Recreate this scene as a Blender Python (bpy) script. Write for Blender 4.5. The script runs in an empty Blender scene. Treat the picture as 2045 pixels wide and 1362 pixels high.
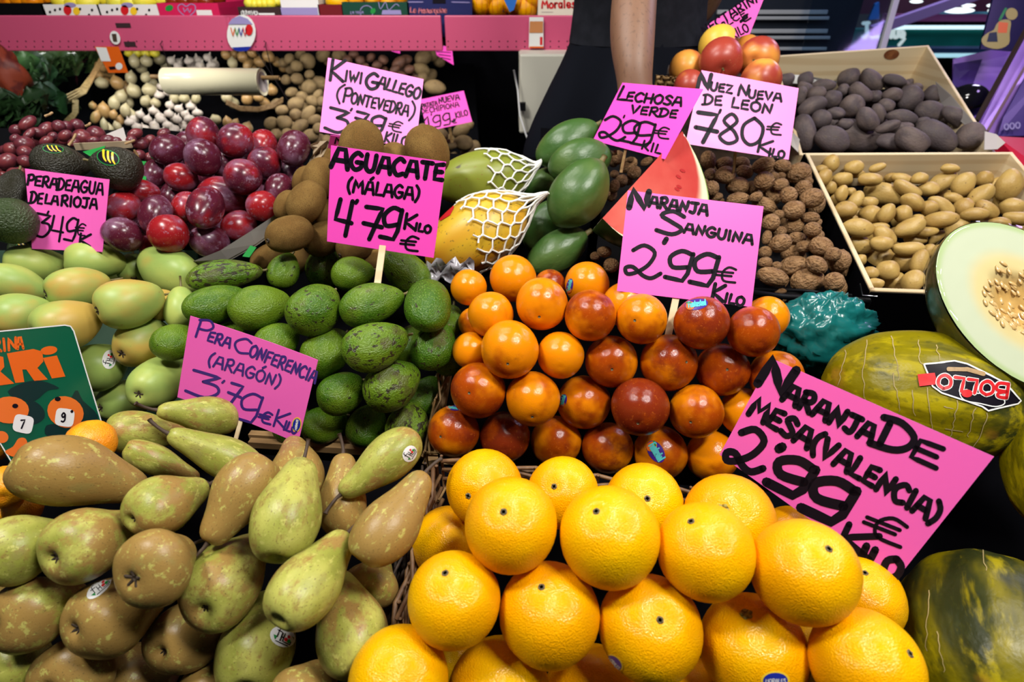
import bpy, math, random
import numpy as np
from mathutils import Vector, Matrix, Quaternion, noise
from mathutils.bvhtree import BVHTree
random.seed(7)
sc = bpy.context.scene
COL = sc.collection
# ---------------------------------------------------------------- camera
F_PX, CX, CY, CAM_H, PITCH = 1136.0, 1022.5, 681.0, 1.30, math.radians(33.0)
cd = bpy.data.cameras.new('camera'); cam = bpy.data.objects.new('camera', cd); COL.objects.link(cam)
cam.location = (0, 0, CAM_H); cam.rotation_euler = (math.pi/2-PITCH, 0, 0)
cd.sensor_width = 36.0; cd.lens = F_PX/2045*36.0; cd.clip_start = .02; cd.clip_end = 60
cd.dof.use_dof = True; cd.dof.focus_distance = .70; cd.dof.aperture_fstop = 5.6
sc.camera = cam
CAMP = Vector((0, 0, CAM_H)); RIGHT = Vector((1, 0, 0))
FWD = Vector((0, math.cos(PITCH), -math.sin(PITCH))); UPV = Vector((0, math.sin(PITCH), math.cos(PITCH)))
def ray(px, py): return FWD+RIGHT*((px-CX)/F_PX)+UPV*((CY-py)/F_PX)
def P(px, py, d): return CAMP+ray(px, py)*d
# ---------------------------------------------------------------- world, lamps, exposure
w = bpy.data.worlds.new('world'); sc.world = w; w.use_nodes = True
w.node_tree.nodes['Background'].inputs[0].default_value = (.55, .62, .80, 1)
w.node_tree.nodes['Background'].inputs[1].default_value = .035
def lamp(name, loc, aim, sx, sy, power, col=(1, .97, .92)):
    l = bpy.data.lights.new(name, 'AREA'); l.shape = 'RECTANGLE'; l.size = sx; l.size_y = sy; l.energy = power; l.color = col
    o = bpy.data.objects.new(name, l); COL.objects.link(o); o.location = loc
    o.rotation_euler = (Vector(aim)-Vector(loc)).to_track_quat('-Z', 'Y').to_euler(); return o
lamp('stall_lamp', (.62, .12, 2.3), (.25, .6, .9), .42, .16, 21)
lamp('stall_lamp', (-.75, .35, 2.4), (-.4, .7, .95), .42, .16, 19)
lamp('stall_lamp', (.9, .85, 2.5), (.9, 1.1, .95), .42, .16, 10)
lamp('rear_bin_fill', (-.5, 1.25, 2.25), (-.4, 2.2, 1.0), .9, .16, 13)  # unseen fill light, placed to reach the bins under the shelf
lamp('under_shelf_fill', (-.72, 2.02, 1.094), (-.72, 2.36, .84), 2.5, .02, 4.6)  # added fill light behind the rail, brightens the upper part of the bins
lamp('aisle_lamp', (3.6, 4.2, 3.0), (3.0, 4.8, .8), 1.6, .6, 60, (.72, .68, 1))
sc.view_settings.view_transform = 'Standard'; sc.view_settings.look = 'None'; sc.view_settings.gamma = 1
sc.view_settings.use_curve_mapping = False
sc.view_settings.exposure = 0.22
# ---------------------------------------------------------------- materials
def srgb(r, g, b):
    f = lambda c: c/12.92 if c <= .04045 else ((c+.055)/1.055)**2.4
    return (f(r/255), f(g/255), f(b/255), 1)
class NT:
    def __init__(s, name):
        s.m = bpy.data.materials.new(name); s.m.use_nodes = True; s.t = s.m.node_tree; s.n = s.t.nodes; s.p = s.n['Principled BSDF']
    def add(s, typ, **kw):
        n = s.n.new(typ)
        for k, v in kw.items(): setattr(n, k, v)
        return n
    def link(s, a, b): s.t.links.new(a, b)
    def math(s, op, a, b=None, clamp=False):
        n = s.add('ShaderNodeMath', operation=op, use_clamp=clamp)
        for i, x in enumerate((a, b)):
            if x is None: continue
            if isinstance(x, (int, float)): n.inputs[i].default_value = x
            else: s.link(x, n.inputs[i])
        return n.outputs[0]
def M(name, base, layers=(), rough=.45, bump=None, coat=0, spec=.5, metal=0, emit=None, alpha=1, sss=0, world=False, trans=0, sheen=0):
    """base colour, then colour layers mixed in by noise masks; bump = (scale, strength, detail, kind)"""
    t = NT(name); p = t.p
    p.inputs['Roughness'].default_value = rough; p.inputs['Specular IOR Level'].default_value = spec
    p.inputs['Metallic'].default_value = metal; p.inputs['Coat Weight'].default_value = coat; p.inputs['Coat Roughness'].default_value = .12
    p.inputs['Alpha'].default_value = alpha; p.inputs['Transmission Weight'].default_value = trans; p.inputs['Sheen Weight'].default_value = sheen
    if sss:
        p.inputs['Subsurface Weight'].default_value = sss; p.inputs['Subsurface Radius'].default_value = (.012, .006, .002); p.inputs['Subsurface Scale'].default_value = .3
    if emit: p.inputs['Emission Color'].default_value = emit[0]; p.inputs['Emission Strength'].default_value = emit[1]
    p.inputs['Base Color'].default_value = base; t.m.diffuse_color = base
    if not layers and not bump: return t.m
    tc = t.add('ShaderNodeTexCoord'); oi = t.add('ShaderNodeObjectInfo')
    co = tc.outputs['Object']
    if world:
        g = t.add('ShaderNodeNewGeometry'); co = g.outputs['Position']
    off = t.math('MULTIPLY', oi.outputs['Random'], 41.0)
    av = t.add('ShaderNodeVectorMath', operation='ADD'); t.link(co, av.inputs[0]); t.link(off, av.inputs[1]); vec = av.outputs[0]
    if world: vec = co
    sepc = t.add('ShaderNodeSeparateColor'); t.link(oi.outputs['Color'], sepc.inputs[0])
    cur = None
    for L in layers:
        kind = L.get('k', 'noise'); v = vec
        if 'st' in L:
            mp = t.add('ShaderNodeMapping'); mp.inputs['Scale'].default_value = L['st']; t.link(vec, mp.inputs[0]); v = mp.outputs[0]
        if kind == 'noise':
            n = t.add('ShaderNodeTexNoise'); n.inputs['Scale'].default_value = L['s']; n.inputs['Detail'].default_value = L.get('d', 3); n.inputs['Roughness'].default_value = L.get('r', .55)
            n.inputs['Distortion'].default_value = L.get('dist', 0); t.link(v, n.inputs['Vector']); val = n.outputs[0]
        elif kind == 'voro':
            n = t.add('ShaderNodeTexVoronoi'); n.inputs['Scale'].default_value = L['s']; t.link(v, n.inputs['Vector']); val = t.math('SUBTRACT', 1, n.outputs[0])
        elif kind == 'wave':
            n = t.add('ShaderNodeTexWave', bands_direction=L.get('dir', 'X')); n.inputs['Scale'].default_value = L['s']; n.inputs['Distortion'].default_value = L.get('dist', 3); n.inputs['Detail'].default_value = 3
            n.inputs['Detail Scale'].default_value = L.get('ds', 1); t.link(v, n.inputs['Vector']); val = n.outputs['Fac']
        elif kind == 'attr':
            n = t.add('ShaderNodeAttribute', attribute_name=L['a']); val = n.outputs['Fac']
        elif kind == 'z':
            sx = t.add('ShaderNodeSeparateXYZ'); t.link(tc.outputs['Object'], sx.inputs[0]); val = sx.outputs[L.get('ax', 2)]
        if 'mixn' in L:   # add noise to the value
            n2 = t.add('ShaderNodeTexNoise'); n2.inputs['Scale'].default_value = L['mixn'][0]; n2.inputs['Detail'].default_value = 4; t.link(vec, n2.inputs['Vector'])
            val = t.math('ADD', val, t.math('MULTIPLY', t.math('SUBTRACT', n2.outputs[0], .5), L['mixn'][1]))
        if 'ctl' in L:
            ch, amt = L['ctl']; val = t.math('ADD', val, t.math('MULTIPLY', t.math('SUBTRACT', sepc.outputs[ch], .5), amt))
        mr = t.add('ShaderNodeMapRange'); mr.interpolation_type = 'SMOOTHSTEP'
        mr.inputs[1].default_value = L['lo']; mr.inputs[2].default_value = L['hi']; mr.inputs[4].default_value = L.get('a1', 1.0)
        t.link(val, mr.inputs[0])
        mx = t.add('ShaderNodeMix', data_type='RGBA'); t.link(mr.outputs[0], mx.inputs[0])
        if cur is None: mx.inputs[6].default_value = base
        else: t.link(cur, mx.inputs[6])
        mx.inputs[7].default_value = L['c']; cur = mx.outputs[2]
    if cur is not None: t.link(cur, p.inputs['Base Color'])
    if bump:
        bs, st, det, kind = bump
        if kind == 'voro':
            n = t.add('ShaderNodeTexVoronoi'); n.inputs['Scale'].default_value = bs; t.link(vec, n.inputs['Vector']); h = n.outputs[0]
        elif kind == 'wave':
            n = t.add('ShaderNodeTexWave'); n.inputs['Scale'].default_value = bs; n.inputs['Distortion'].default_value = 2; t.link(vec, n.inputs['Vector']); h = n.outputs['Fac']
        else:
            n = t.add('ShaderNodeTexNoise'); n.inputs['Scale'].default_value = bs; n.inputs['Detail'].default_value = det; t.link(vec, n.inputs['Vector']); h = n.outputs[0]
        b = t.add('ShaderNodeBump'); b.inputs['Strength'].default_value = st; b.inputs['Distance'].default_value = .01 if kind != 'fine' else .004
        t.link(h, b.inputs['Height']); t.link(b.outputs[0], p.inputs['Normal'])
        if coat: pass
    return t.m
S = srgb
MT = {}
MT['orange'] = M('orange_peel', (.93, .40, .0, 1), [dict(s=1.3, lo=.35, hi=.7, c=(.93, .50, .0, 1), ctl=(0, .5)), dict(s=26, d=2, lo=.62, hi=.8, c=(.88, .30, .0, 1), a1=.5)], rough=.22, bump=(64, .27, 1, 'noise'), spec=.38)
MT['blood'] = M('blood_orange_peel', (.80, .25, .002, 1), [dict(s=1.25, d=3, lo=.40, hi=.66, c=(.36, .055, .002, 1), ctl=(0, .9)), dict(s=2.6, d=4, lo=.56, hi=.78, c=(.17, .016, .006, 1), ctl=(0, .7), a1=.8), dict(s=18, d=3, lo=.58, hi=.75, c=(.72, .20, .02, 1), a1=.35)], rough=.17, bump=(60, .10, 2, 'noise'), spec=.42)
MT['mandarin'] = M('mandarin_peel', (.90, .30, .006, 1), [dict(s=2, lo=.4, hi=.7, c=(.92, .42, .01, 1))], rough=.33, bump=(30, .25, 2, 'noise'))
MT['conf'] = M('conference_pear_skin', (.27, .285, .045, 1), [
    dict(s=1.8, d=2, lo=.35, hi=.7, c=(.47, .46, .10, 1), a1=.9),
    dict(s=5, d=7, r=.72, lo=.50, hi=.66, c=(.27, .165, .045, 1), a1=.75),
    dict(s=1.7, d=9, r=.68, lo=.465, hi=.565, c=(.32, .195, .052, 1), ctl=(0, .58)),
    dict(s=3, d=3, lo=.55, hi=.75, c=(.255, .22, .064, 1), a1=.7),
    dict(s=9, d=7, r=.72, lo=.56, hi=.62, c=(.50, .48, .12, 1), a1=.75),
    dict(s=40, d=1, lo=.66, hi=.71, c=(.13, .085, .03, 1), a1=.65)], rough=.36, bump=(40, .06, 3, 'noise'), spec=.32)
MT['rioja'] = M('water_pear_skin', (.29, .41, .095, 1), [dict(s=1.5, lo=.35, hi=.7, c=(.40, .46, .105, 1)), dict(s=1.0, lo=.55, hi=.8, c=(.50, .33, .07, 1), ctl=(0, .9)), dict(s=30, d=1, lo=.70, hi=.76, c=(.24, .30, .06, 1), a1=.5), dict(s=7, d=3, lo=.72, hi=.77, c=(.30, .22, .06, 1), a1=.6)], rough=.42, spec=.4)
MT['avo'] = M('smooth_avocado_skin', (.044, .125, .004, 1), [dict(s=1.6, lo=.35, hi=.7, c=(.125, .215, .010, 1), ctl=(0, .5)), dict(s=46, d=1, lo=.55, hi=.68, c=(.20, .32, .05, 1), a1=.55), dict(s=9, d=3, lo=.66, hi=.71, c=(.035, .032, .012, 1), ctl=(1, .22)), dict(s=2.4, d=4, lo=.64, hi=.72, c=(.085, .085, .022, 1), ctl=(1, .22), a1=.7)], rough=.26, bump=(34, .38, 3, 'noise'), spec=.38)
MT['hass'] = M('dark_avocado_skin', (.022, .020, .010, 1), [dict(s=2, lo=.4, hi=.65, c=(.035, .06, .016, 1), ctl=(0, .8)), dict(s=30, d=2, lo=.6, hi=.75, c=(.05, .05, .02, 1), a1=.5)], rough=.34, bump=(26, .6, 3, 'noise'), spec=.5)
MT['plum'] = M('plum_skin', (.080, .009, .022, 1), [dict(s=1.5, d=2, lo=.42, hi=.70, c=(.29, .010, .014, 1), ctl=(0, .9)), dict(s=1.6, d=4, lo=.46, hi=.72, c=(.24, .12, .20, 1), a1=.7), dict(s=4.5, d=6, r=.65, lo=.56, hi=.68, c=(.38, .26, .36, 1), a1=.6), dict(s=30, d=1, lo=.68, hi=.74, c=(.45, .25, .2, 1), a1=.35)], rough=.24, spec=.4)
MT['kiwi'] = M('kiwi_skin', (.170, .092, .026, 1), [dict(s=2, lo=.35, hi=.7, c=(.24, .142, .042, 1)), dict(s=46, d=4, lo=.45, hi=.7, c=(.085, .05, .018, 1), a1=.7)], rough=.9, bump=(70, .45, 2, 'noise'), spec=.08)
MT['walnut'] = M('walnut_shell', (.37, .21, .092, 1), [dict(s=2.5, lo=.3, hi=.7, c=(.24, .122, .046, 1)), dict(s=7, d=5, r=.65, st=(1, 1, .5), lo=.52, hi=.68, c=(.095, .045, .018, 1), a1=.85)], rough=.55, bump=(9, .8, 4, 'noise'), spec=.35)
MT['potato'] = M('yellow_potato_skin', (.49, .325, .095, 1), [dict(s=1.7, lo=.35, hi=.7, c=(.39, .24, .064, 1), ctl=(0, .5)), dict(s=6, d=2, lo=.70, hi=.75, c=(.13, .07, .03, 1))], rough=.42, bump=(14, .1, 3, 'noise'), spec=.4)
MT['purple'] = M('purple_potato_skin', (.078, .060, .062, 1), [dict(s=2.2, lo=.35, hi=.7, c=(.135, .10, .09, 1), ctl=(0, .5)), dict(s=7, d=4, lo=.55, hi=.75, c=(.10, .078, .055, 1), a1=.7), dict(s=6, d=2, lo=.74, hi=.78, c=(.02, .014, .015, 1))], rough=.62, bump=(16, .2, 4, 'noise'), spec=.25)
MT['brownpot'] = M('brown_potato_skin', (.27, .185, .085, 1), [dict(s=2.2, lo=.35, hi=.7, c=(.19, .125, .06, 1), ctl=(0, .5)), dict(s=8, d=3, lo=.62, hi=.75, c=(.10, .07, .04, 1), a1=.6)], rough=.7, spec=.25)
MT['redpot'] = M('red_potato_skin', (.20, .085, .05, 1), [dict(s=2.2, lo=.35, hi=.7, c=(.13, .06, .04, 1))], rough=.6)
MT['onion'] = M('onion_skin', (.52, .45, .26, 1), [dict(s=2, lo=.4, hi=.65, c=(.46, .27, .10, 1), ctl=(0, 1.0)), dict(s=10, st=(1, 1, .12), lo=.55, hi=.7, c=(.36, .28, .13, 1), a1=.5)], rough=.32, spec=.5)
MT['garlic'] = M('garlic_skin', (.62, .55, .47, 1), [dict(s=8, st=(1, 1, .2), lo=.45, hi=.7, c=(.50, .38, .36, 1), a1=.7), dict(s=2, lo=.6, hi=.8, c=(.55, .45, .27, 1))], rough=.6)
MT['lemon'] = M('lemon_peel', (.82, .66, .03, 1), [dict(s=2, lo=.4, hi=.7, c=(.75, .70, .08, 1))], rough=.38, bump=(22, .2, 2, 'noise'))
MT['grape'] = M('grape_skin', (.105, .018, .028, 1), [dict(s=1.3, lo=.4, hi=.7, c=(.19, .032, .034, 1)), dict(s=3, lo=.55, hi=.75, c=(.19, .10, .13, 1), a1=.5)], rough=.3, spec=.5)
MT['nect'] = M('nectarine_skin', (.80, .33, .05, 1), [dict(s=1.1, d=2, lo=.36, hi=.62, c=(.36, .045, .025, 1), ctl=(0, 1.2)), dict(s=1.6, d=2, lo=.60, hi=.7, c=(.78, .48, .06, 1), ctl=(1, 1.0)), dict(s=30, lo=.66, hi=.72, c=(.8, .5, .2, 1), a1=.3)], rough=.36, spec=.45)
MT['gpap'] = M('green_papaya_skin', (.040, .105, .018, 1), [dict(s=1.3, lo=.4, hi=.7, c=(.085, .150, .032, 1)), dict(s=2, d=3, lo=.62, hi=.8, c=(.13, .14, .05, 1), a1=.6), dict(s=24, d=2, lo=.73, hi=.77, c=(.35, .40, .22, 1), a1=.6)], rough=.38, spec=.5, bump=(5, .15, 3, 'noise'))
MT['rpap'] = M('ripe_papaya_skin', (.60, .38, .020, 1), [dict(s=1.4, d=3, lo=.42, hi=.60, c=(.20, .23, .022, 1), ctl=(0, .7)), dict(s=1.0, d=2, lo=.55, hi=.75, c=(.58, .23, .012, 1), ctl=(1, .4)), dict(s=26, d=1, lo=.66, hi=.70, c=(.20, .14, .02, 1), a1=.8), dict(s=3.4, d=2, lo=.74, hi=.78, c=(.05, .035, .01, 1))], rough=.4, spec=.45)
MT['melon'] = M('green_melon_rind', (.20, .165, .001, 1), [dict(s=2.6, d=4, st=(1, 1, .3), lo=.42, hi=.60, c=(.026, .032, .007, 1), ctl=(0, .6)), dict(s=9, d=5, st=(1, 1, .14), lo=.50, hi=.66, c=(.42, .34, .004, 1), a1=.75, ctl=(0, -.16)), dict(s=22, d=4, lo=.55, hi=.7, c=(.05, .055, .008, 1), a1=.45), dict(s=3, d=3, lo=.64, hi=.76, c=(.36, .17, .02, 1), a1=.5)], rough=.36, bump=(10, .15, 4, 'noise'), spec=.25)
MT['crack'] = M('rind_crack', (.36, .28, .11, 1), rough=.8)
MT['pink'] = M('pink_card', S(240, 100, 188), rough=.42, spec=.35)
MT['pink2'] = M('hot_pink_card', S(252, 80, 198), rough=.40, spec=.35)
MT['pink3'] = M('pale_pink_card', S(246, 136, 208), rough=.38, spec=.4)
MT['ink'] = M('black_marker', (.006, .004, .009, 1), rough=.5, spec=.15)
MT['inkg'] = M('faded_marker', (.012, .008, .016, 1), rough=.5, spec=.2)
MT['inkb'] = M('blue_marker', (.045, .02, .19, 1), rough=.4)
MT['white'] = M('white_paper', (.78, .78, .76, 1), rough=.5)
MT['wood'] = M('pale_wood', (.72, .58, .36, 1), [dict(k='wave', s=1.6, dir='Z', dist=6, ds=1.5, st=(.4, .4, 6), lo=.4, hi=.9, c=(.55, .38, .19, 1), a1=.55), dict(s=3, st=(.3, .3, 9), lo=.5, hi=.8, c=(.72, .58, .37, 1), a1=.6)], rough=.6, world=True)
MT['wood2'] = M('tan_crate_wood', (.40, .24, .10, 1), [dict(s=8, st=(1, 8, 8), lo=.4, hi=.7, c=(.30, .17, .065, 1))], rough=.6, world=True)
MT['knot'] = M('wood_knot', (.16, .045, .012, 1), [dict(s=60, lo=.4, hi=.7, c=(.28, .10, .03, 1))], rough=.6)
MT['wicker'] = M('brown_wicker', (.13, .062, .025, 1), [dict(s=60, d=3, lo=.4, hi=.7, c=(.23, .125, .05, 1))], rough=.55, world=True)
MT['wickdk'] = M('dark_wicker', (.05, .027, .014, 1), [dict(s=70, d=3, lo=.4, hi=.7, c=(.015, .008, .005, 1))], rough=.7, world=True)
MT['straw'] = M('straw_wicker', (.36, .22, .09, 1), [dict(s=90, d=3, lo=.4, hi=.7, c=(.22, .125, .045, 1))], rough=.55, world=True)
MT['black'] = M('black_plastic', (.003, .003, .004, 1), rough=.5, spec=.15)
MT['dark'] = M('dark_board_gap_shade', (.0022, .0022, .003, 1), rough=.95, spec=.02)  # near black; on the heap beds it stands in for shade between fruits
MT['darkgreen'] = M('dark_green_liner', (.012, .045, .022, 1), rough=.6)
MT['teal'] = M('teal_plastic_bag', (.006, .125, .12, 1), rough=.24, spec=.6)
MT['foam'] = M('white_foam_net', (.80, .79, .74, 1), rough=.7)
MT['foil'] = M('grey_film', (.50, .49, .53, 1), rough=.25, spec=.6)
MT['paper'] = M('grey_paper', (.42, .38, .36, 1), rough=.7)
MT['card'] = M('brown_cardboard', (.40, .30, .19, 1), [dict(s=10, lo=.4, hi=.7, c=(.30, .22, .13, 1))], rough=.8, world=True)
MT['stem'] = M('dry_stem', (.055, .032, .018, 1), rough=.7)
MT['gstem'] = M('green_brown_stem', (.15, .12, .04, 1), rough=.6)
MT['calyx'] = M('dry_calyx', (.045, .028, .015, 1), rough=.8)
MT['button'] = M('stem_scar', (.13, .105, .05, 1), rough=.7)
MT['buttong'] = M('green_stem_button', (.30, .26, .05, 1), rough=.6)
MT['fascia'] = M('pink_shelf_paint', S(200, 82, 118), rough=.38, spec=.45)
MT['hole'] = M('black_hole', (.03, .008, .012, 1), rough=.9)
MT['metal'] = M('brushed_metal', (.55, .55, .58, 1), rough=.3, metal=1)
MT['skin'] = M('skin', (.205, .105, .060, 1), [dict(s=14, lo=.4, hi=.7, c=(.175, .085, .048, 1), a1=.6), dict(s=160, d=2, st=(1, 1, .35), lo=.58, hi=.68, c=(.07, .035, .02, 1), a1=.4)], rough=.5, sss=.1)
MT['shirt'] = M('black_shirt_cloth', (.011, .012, .016, 1), [dict(s=30, lo=.4, hi=.7, c=(.016, .017, .023, 1))], rough=.9, spec=.08)
MT['trouser'] = M('black_trouser_cloth', (.005, .006, .010, 1), rough=.9, spec=.08)
MT['hair'] = M('dark_hair', (.02, .012, .008, 1), rough=.5)
MT['cream'] = M('cream_enamel', (.62, .60, .50, 1), rough=.45)
MT['leaf'] = M('dark_leaf', (.008, .028, .008, 1), [dict(s=8, lo=.4, hi=.7, c=(.018, .055, .012, 1))], rough=.5)
MT['leaflt'] = M('pale_leaf', (.07, .13, .035, 1), rough=.5)
def film(name, tint, base=.03):
    t = NT(name); t.n.remove(t.p); tr = t.add('ShaderNodeBsdfTransparent'); gl = t.add('ShaderNodeBsdfGlossy'); mx = t.add('ShaderNodeMixShader'); fr = t.add('ShaderNodeLayerWeight'); fr.inputs[0].default_value = .25
    tr.inputs[0].default_value = tint; gl.inputs['Roughness'].default_value = .06; t.link(t.math('ADD', t.math('MULTIPLY', t.math('POWER', fr.outputs[1], 3.0), .45), base), mx.inputs[0]); t.link(tr.outputs[0], mx.inputs[1]); t.link(gl.outputs[0], mx.inputs[2]); t.link(mx.outputs[0], t.n['Material Output'].inputs[0]); return t.m
MT['film'] = film('cling_film', (.97, .98, .97, 1))
MT['glass'] = film('glass', (.72, .82, .90, 1), .04)
MT['greencard'] = M('green_print', S(8, 88, 62), rough=.3, spec=.4)
MT['orgprint'] = M('orange_print', S(225, 98, 22), rough=.35)
MT['orgprint2'] = M('orange_fruit_print', S(228, 112, 40), rough=.35)
MT['dkprint'] = M('dark_leaf_print', S(8, 42, 42), rough=.35)
MT['red'] = M('red_print', S(205, 32, 38), rough=.35)
MT['blue'] = M('blue_print', S(30, 45, 150), rough=.3)
MT['violet'] = M('violet_print', S(66, 36, 140), rough=.3)
MT['yellow'] = M('yellow_print', S(240, 200, 40), rough=.35)
MT['green'] = M('green_bright_print', S(30, 140, 60), rough=.4)
MT['tealp'] = M('teal_print', S(90, 200, 200), rough=.35)
MT['lav'] = M('lavender_print', S(150, 140, 190), rough=.4)
MT['flesh'] = M('melon_flesh', (.54, .58, .42, 1), [dict(k='attr', a='rad', lo=.70, hi=.48, c=(.66, .54, .26, 1), mixn=(6, .16)), dict(k='attr', a='rad', lo=.50, hi=.22, c=(.60, .36, .11, 1), mixn=(9, .2)), dict(k='attr', a='rad', lo=.90, hi=.98, c=(.42, .52, .26, 1))], rough=.18, coat=.6, spec=.6)
MT['wflesh'] = M('watermelon_flesh', (.52, .050, .042, 1), [dict(s=5, d=5, lo=.4, hi=.75, c=(.66, .15, .11, 1)), dict(k='attr', a='rad', lo=.72, hi=.88, c=(.82, .72, .50, 1), mixn=(4, .06)), dict(k='attr', a='rad', lo=.95, hi=.99, c=(.30, .45, .13, 1))], rough=.2, coat=.5)
MT['wrind'] = M('watermelon_rind', (.035, .085, .02, 1), [dict(s=4, lo=.45, hi=.6, c=(.10, .19, .05, 1))], rough=.3)
MT['seed'] = M('melon_seed', (.62, .40, .15, 1), rough=.3, coat=.4)
# ---------------------------------------------------------------- mesh helpers
class MB:
    def __init__(s): s.v = []; s.f = []; s.mi = []; s.cur = 0; s.flat = False
    def add(s, vs, fs):
        b = len(s.v); s.v += [tuple(x) for x in vs]; s.f += [tuple(i+b for i in f) for f in fs]; s.mi += [s.cur]*len(fs)
    def grid(s, rows, closed=False):
        m = len(rows[0]); vs = [p for r in rows for p in r]; fs = []
        for i in range(len(rows)-1):
            for j in range(m if closed else m-1):
                k = (j+1) % m; fs.append((i*m+j, i*m+k, (i+1)*m+k, (i+1)*m+j))
        s.add(vs, fs)
    def box(s, c, d, rot=None):
        c = Vector(c); hx, hy, hz = d[0]/2, d[1]/2, d[2]/2
        vs = [Vector((x, y, z)) for x in (-hx, hx) for y in (-hy, hy) for z in (-hz, hz)]
        if rot is not None: vs = [rot @ v for v in vs]
        s.add([c+v for v in vs], [(0, 1, 3, 2), (4, 6, 7, 5), (0, 4, 5, 1), (2, 3, 7, 6), (0, 2, 6, 4), (1, 5, 7, 3)])
    def hexa(s, top, bot):   # two loops of n points
        n = len(top); fs = [tuple(range(n)), tuple(range(2*n-1, n-1, -1))]
        for i in range(n): fs.append((i, i+n, (i+1) % n+n, (i+1) % n))
        s.add(list(top)+list(bot), fs)
    def beam(s, a, b, wdt, h, up=Vector((0, 0, 1))):
        a = Vector(a); b = Vector(b); t = (b-a).normalized(); sx = t.cross(up).normalized()*wdt/2; uz = sx.cross(t).normalized()*h/2
        s.hexa([a-sx-uz, a+sx-uz, a+sx+uz, a-sx+uz], [b-sx-uz, b+sx-uz, b+sx+uz, b-sx+uz])
    def tube(s, pts, rad, n=8, cap=True):
        pts = [Vector(p) for p in pts]; rr = rad if isinstance(rad, (list, tuple)) else [rad]*len(pts)
        rows = []; ref = None
        for i, p in enumerate(pts):
            t = (pts[min(i+1, len(pts)-1)]-pts[max(i-1, 0)]).normalized()
            if ref is None: ref = t.orthogonal().normalized()
            ref = (ref-t*ref.dot(t)).normalized(); bn = t.cross(ref)
            rows.append([p+(ref*math.cos(a)+bn*math.sin(a))*rr[i] for a in [2*math.pi*k/n for k in range(n)]])
        s.grid(rows, True)
        if cap:
            b = len(s.v); s.f += [tuple(b-1-k for k in range(n)), tuple(b-len(rows)*n+k for k in range(n))]; s.mi += [s.cur]*2
    def ell(s, c, r, nu=16, nv=10, rot=None, bump=0, seed=0):
        rows = []
        for i in range(nv+1):
            th = math.pi*i/nv; row = []
            for j in range(nu):
                ph = 2*math.pi*j/nu; d = Vector((math.sin(th)*math.cos(ph), math.sin(th)*math.sin(ph), math.cos(th)))
                k = 1+bump*noise.noise(d*1.6+Vector((seed, seed*.7, 0))) if bump else 1
                q = Vector((d.x*r[0], d.y*r[1], d.z*r[2]))*k
                if rot is not None: q = rot @ q
                row.append(Vector(c)+q)
            rows.append(row)
        s.grid(rows, True)
    def mesh(s, name, mats, smooth=True):
        me = bpy.data.meshes.new(name); me.from_pydata(s.v, [], s.f)
        for m in (mats if isinstance(mats, (list, tuple)) else [mats]): me.materials.append(MT[m] if isinstance(m, str) else m)
        me.polygons.foreach_set('material_index', s.mi)
        me.polygons.foreach_set('use_smooth', [smooth]*len(me.polygons)); me.update(); return me
    def build(s, name, mats, parent=None, smooth=True, **tags):
        o = bpy.data.objects.new(name, s.mesh(name, mats, smooth)); COL.objects.link(o)
        if parent is not None: o.parent = parent
        for k, v in tags.items(): o[k] = v
        return o
def tag(o, label, cat, group=None):
    o['label'] = label; o['category'] = cat
    if group: o['group'] = group
    return o
def empty(name, loc, label, cat, group=None):
    o = bpy.data.objects.new(name, None); COL.objects.link(o); o.location = loc; o.empty_display_size = .02; return tag(o, label, cat, group)
def wpart(mb, name, mats, root, smooth=False, **tags):
    """a part whose mesh was made in world coordinates, under a root that stands somewhere else"""
    q = root; off = Vector()
    while q is not None: off += q.location; q = q.parent
    mb.v = [tuple(Vector(p)-off) for p in mb.v]
    return mb.build(name, mats, root, smooth, **tags)
def bevel(o, wd=.002, seg=2):
    m = o.modifiers.new('bevel', 'BEVEL'); m.width = wd; m.segments = seg; m.limit_method = 'ANGLE'; return o
def catmull(pts, sub=5, closed=False):
    out = []; n = len(pts)
    for i in range(n if closed else n-1):
        p0, p1, p2, p3 = [np.array(pts[(i+k) % n] if closed else pts[min(max(i+k, 0), n-1)], float) for k in (-1, 0, 1, 2)]
        for j in range(sub):
            t = j/sub; out.append(tuple(.5*((2*p1)+(-p0+p2)*t+(2*p0-5*p1+4*p2-p3)*t*t+(-p0+3*p1-3*p2+p3)*t**3)))
    if not closed: out.append(tuple(pts[-1]))
    return out
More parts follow.
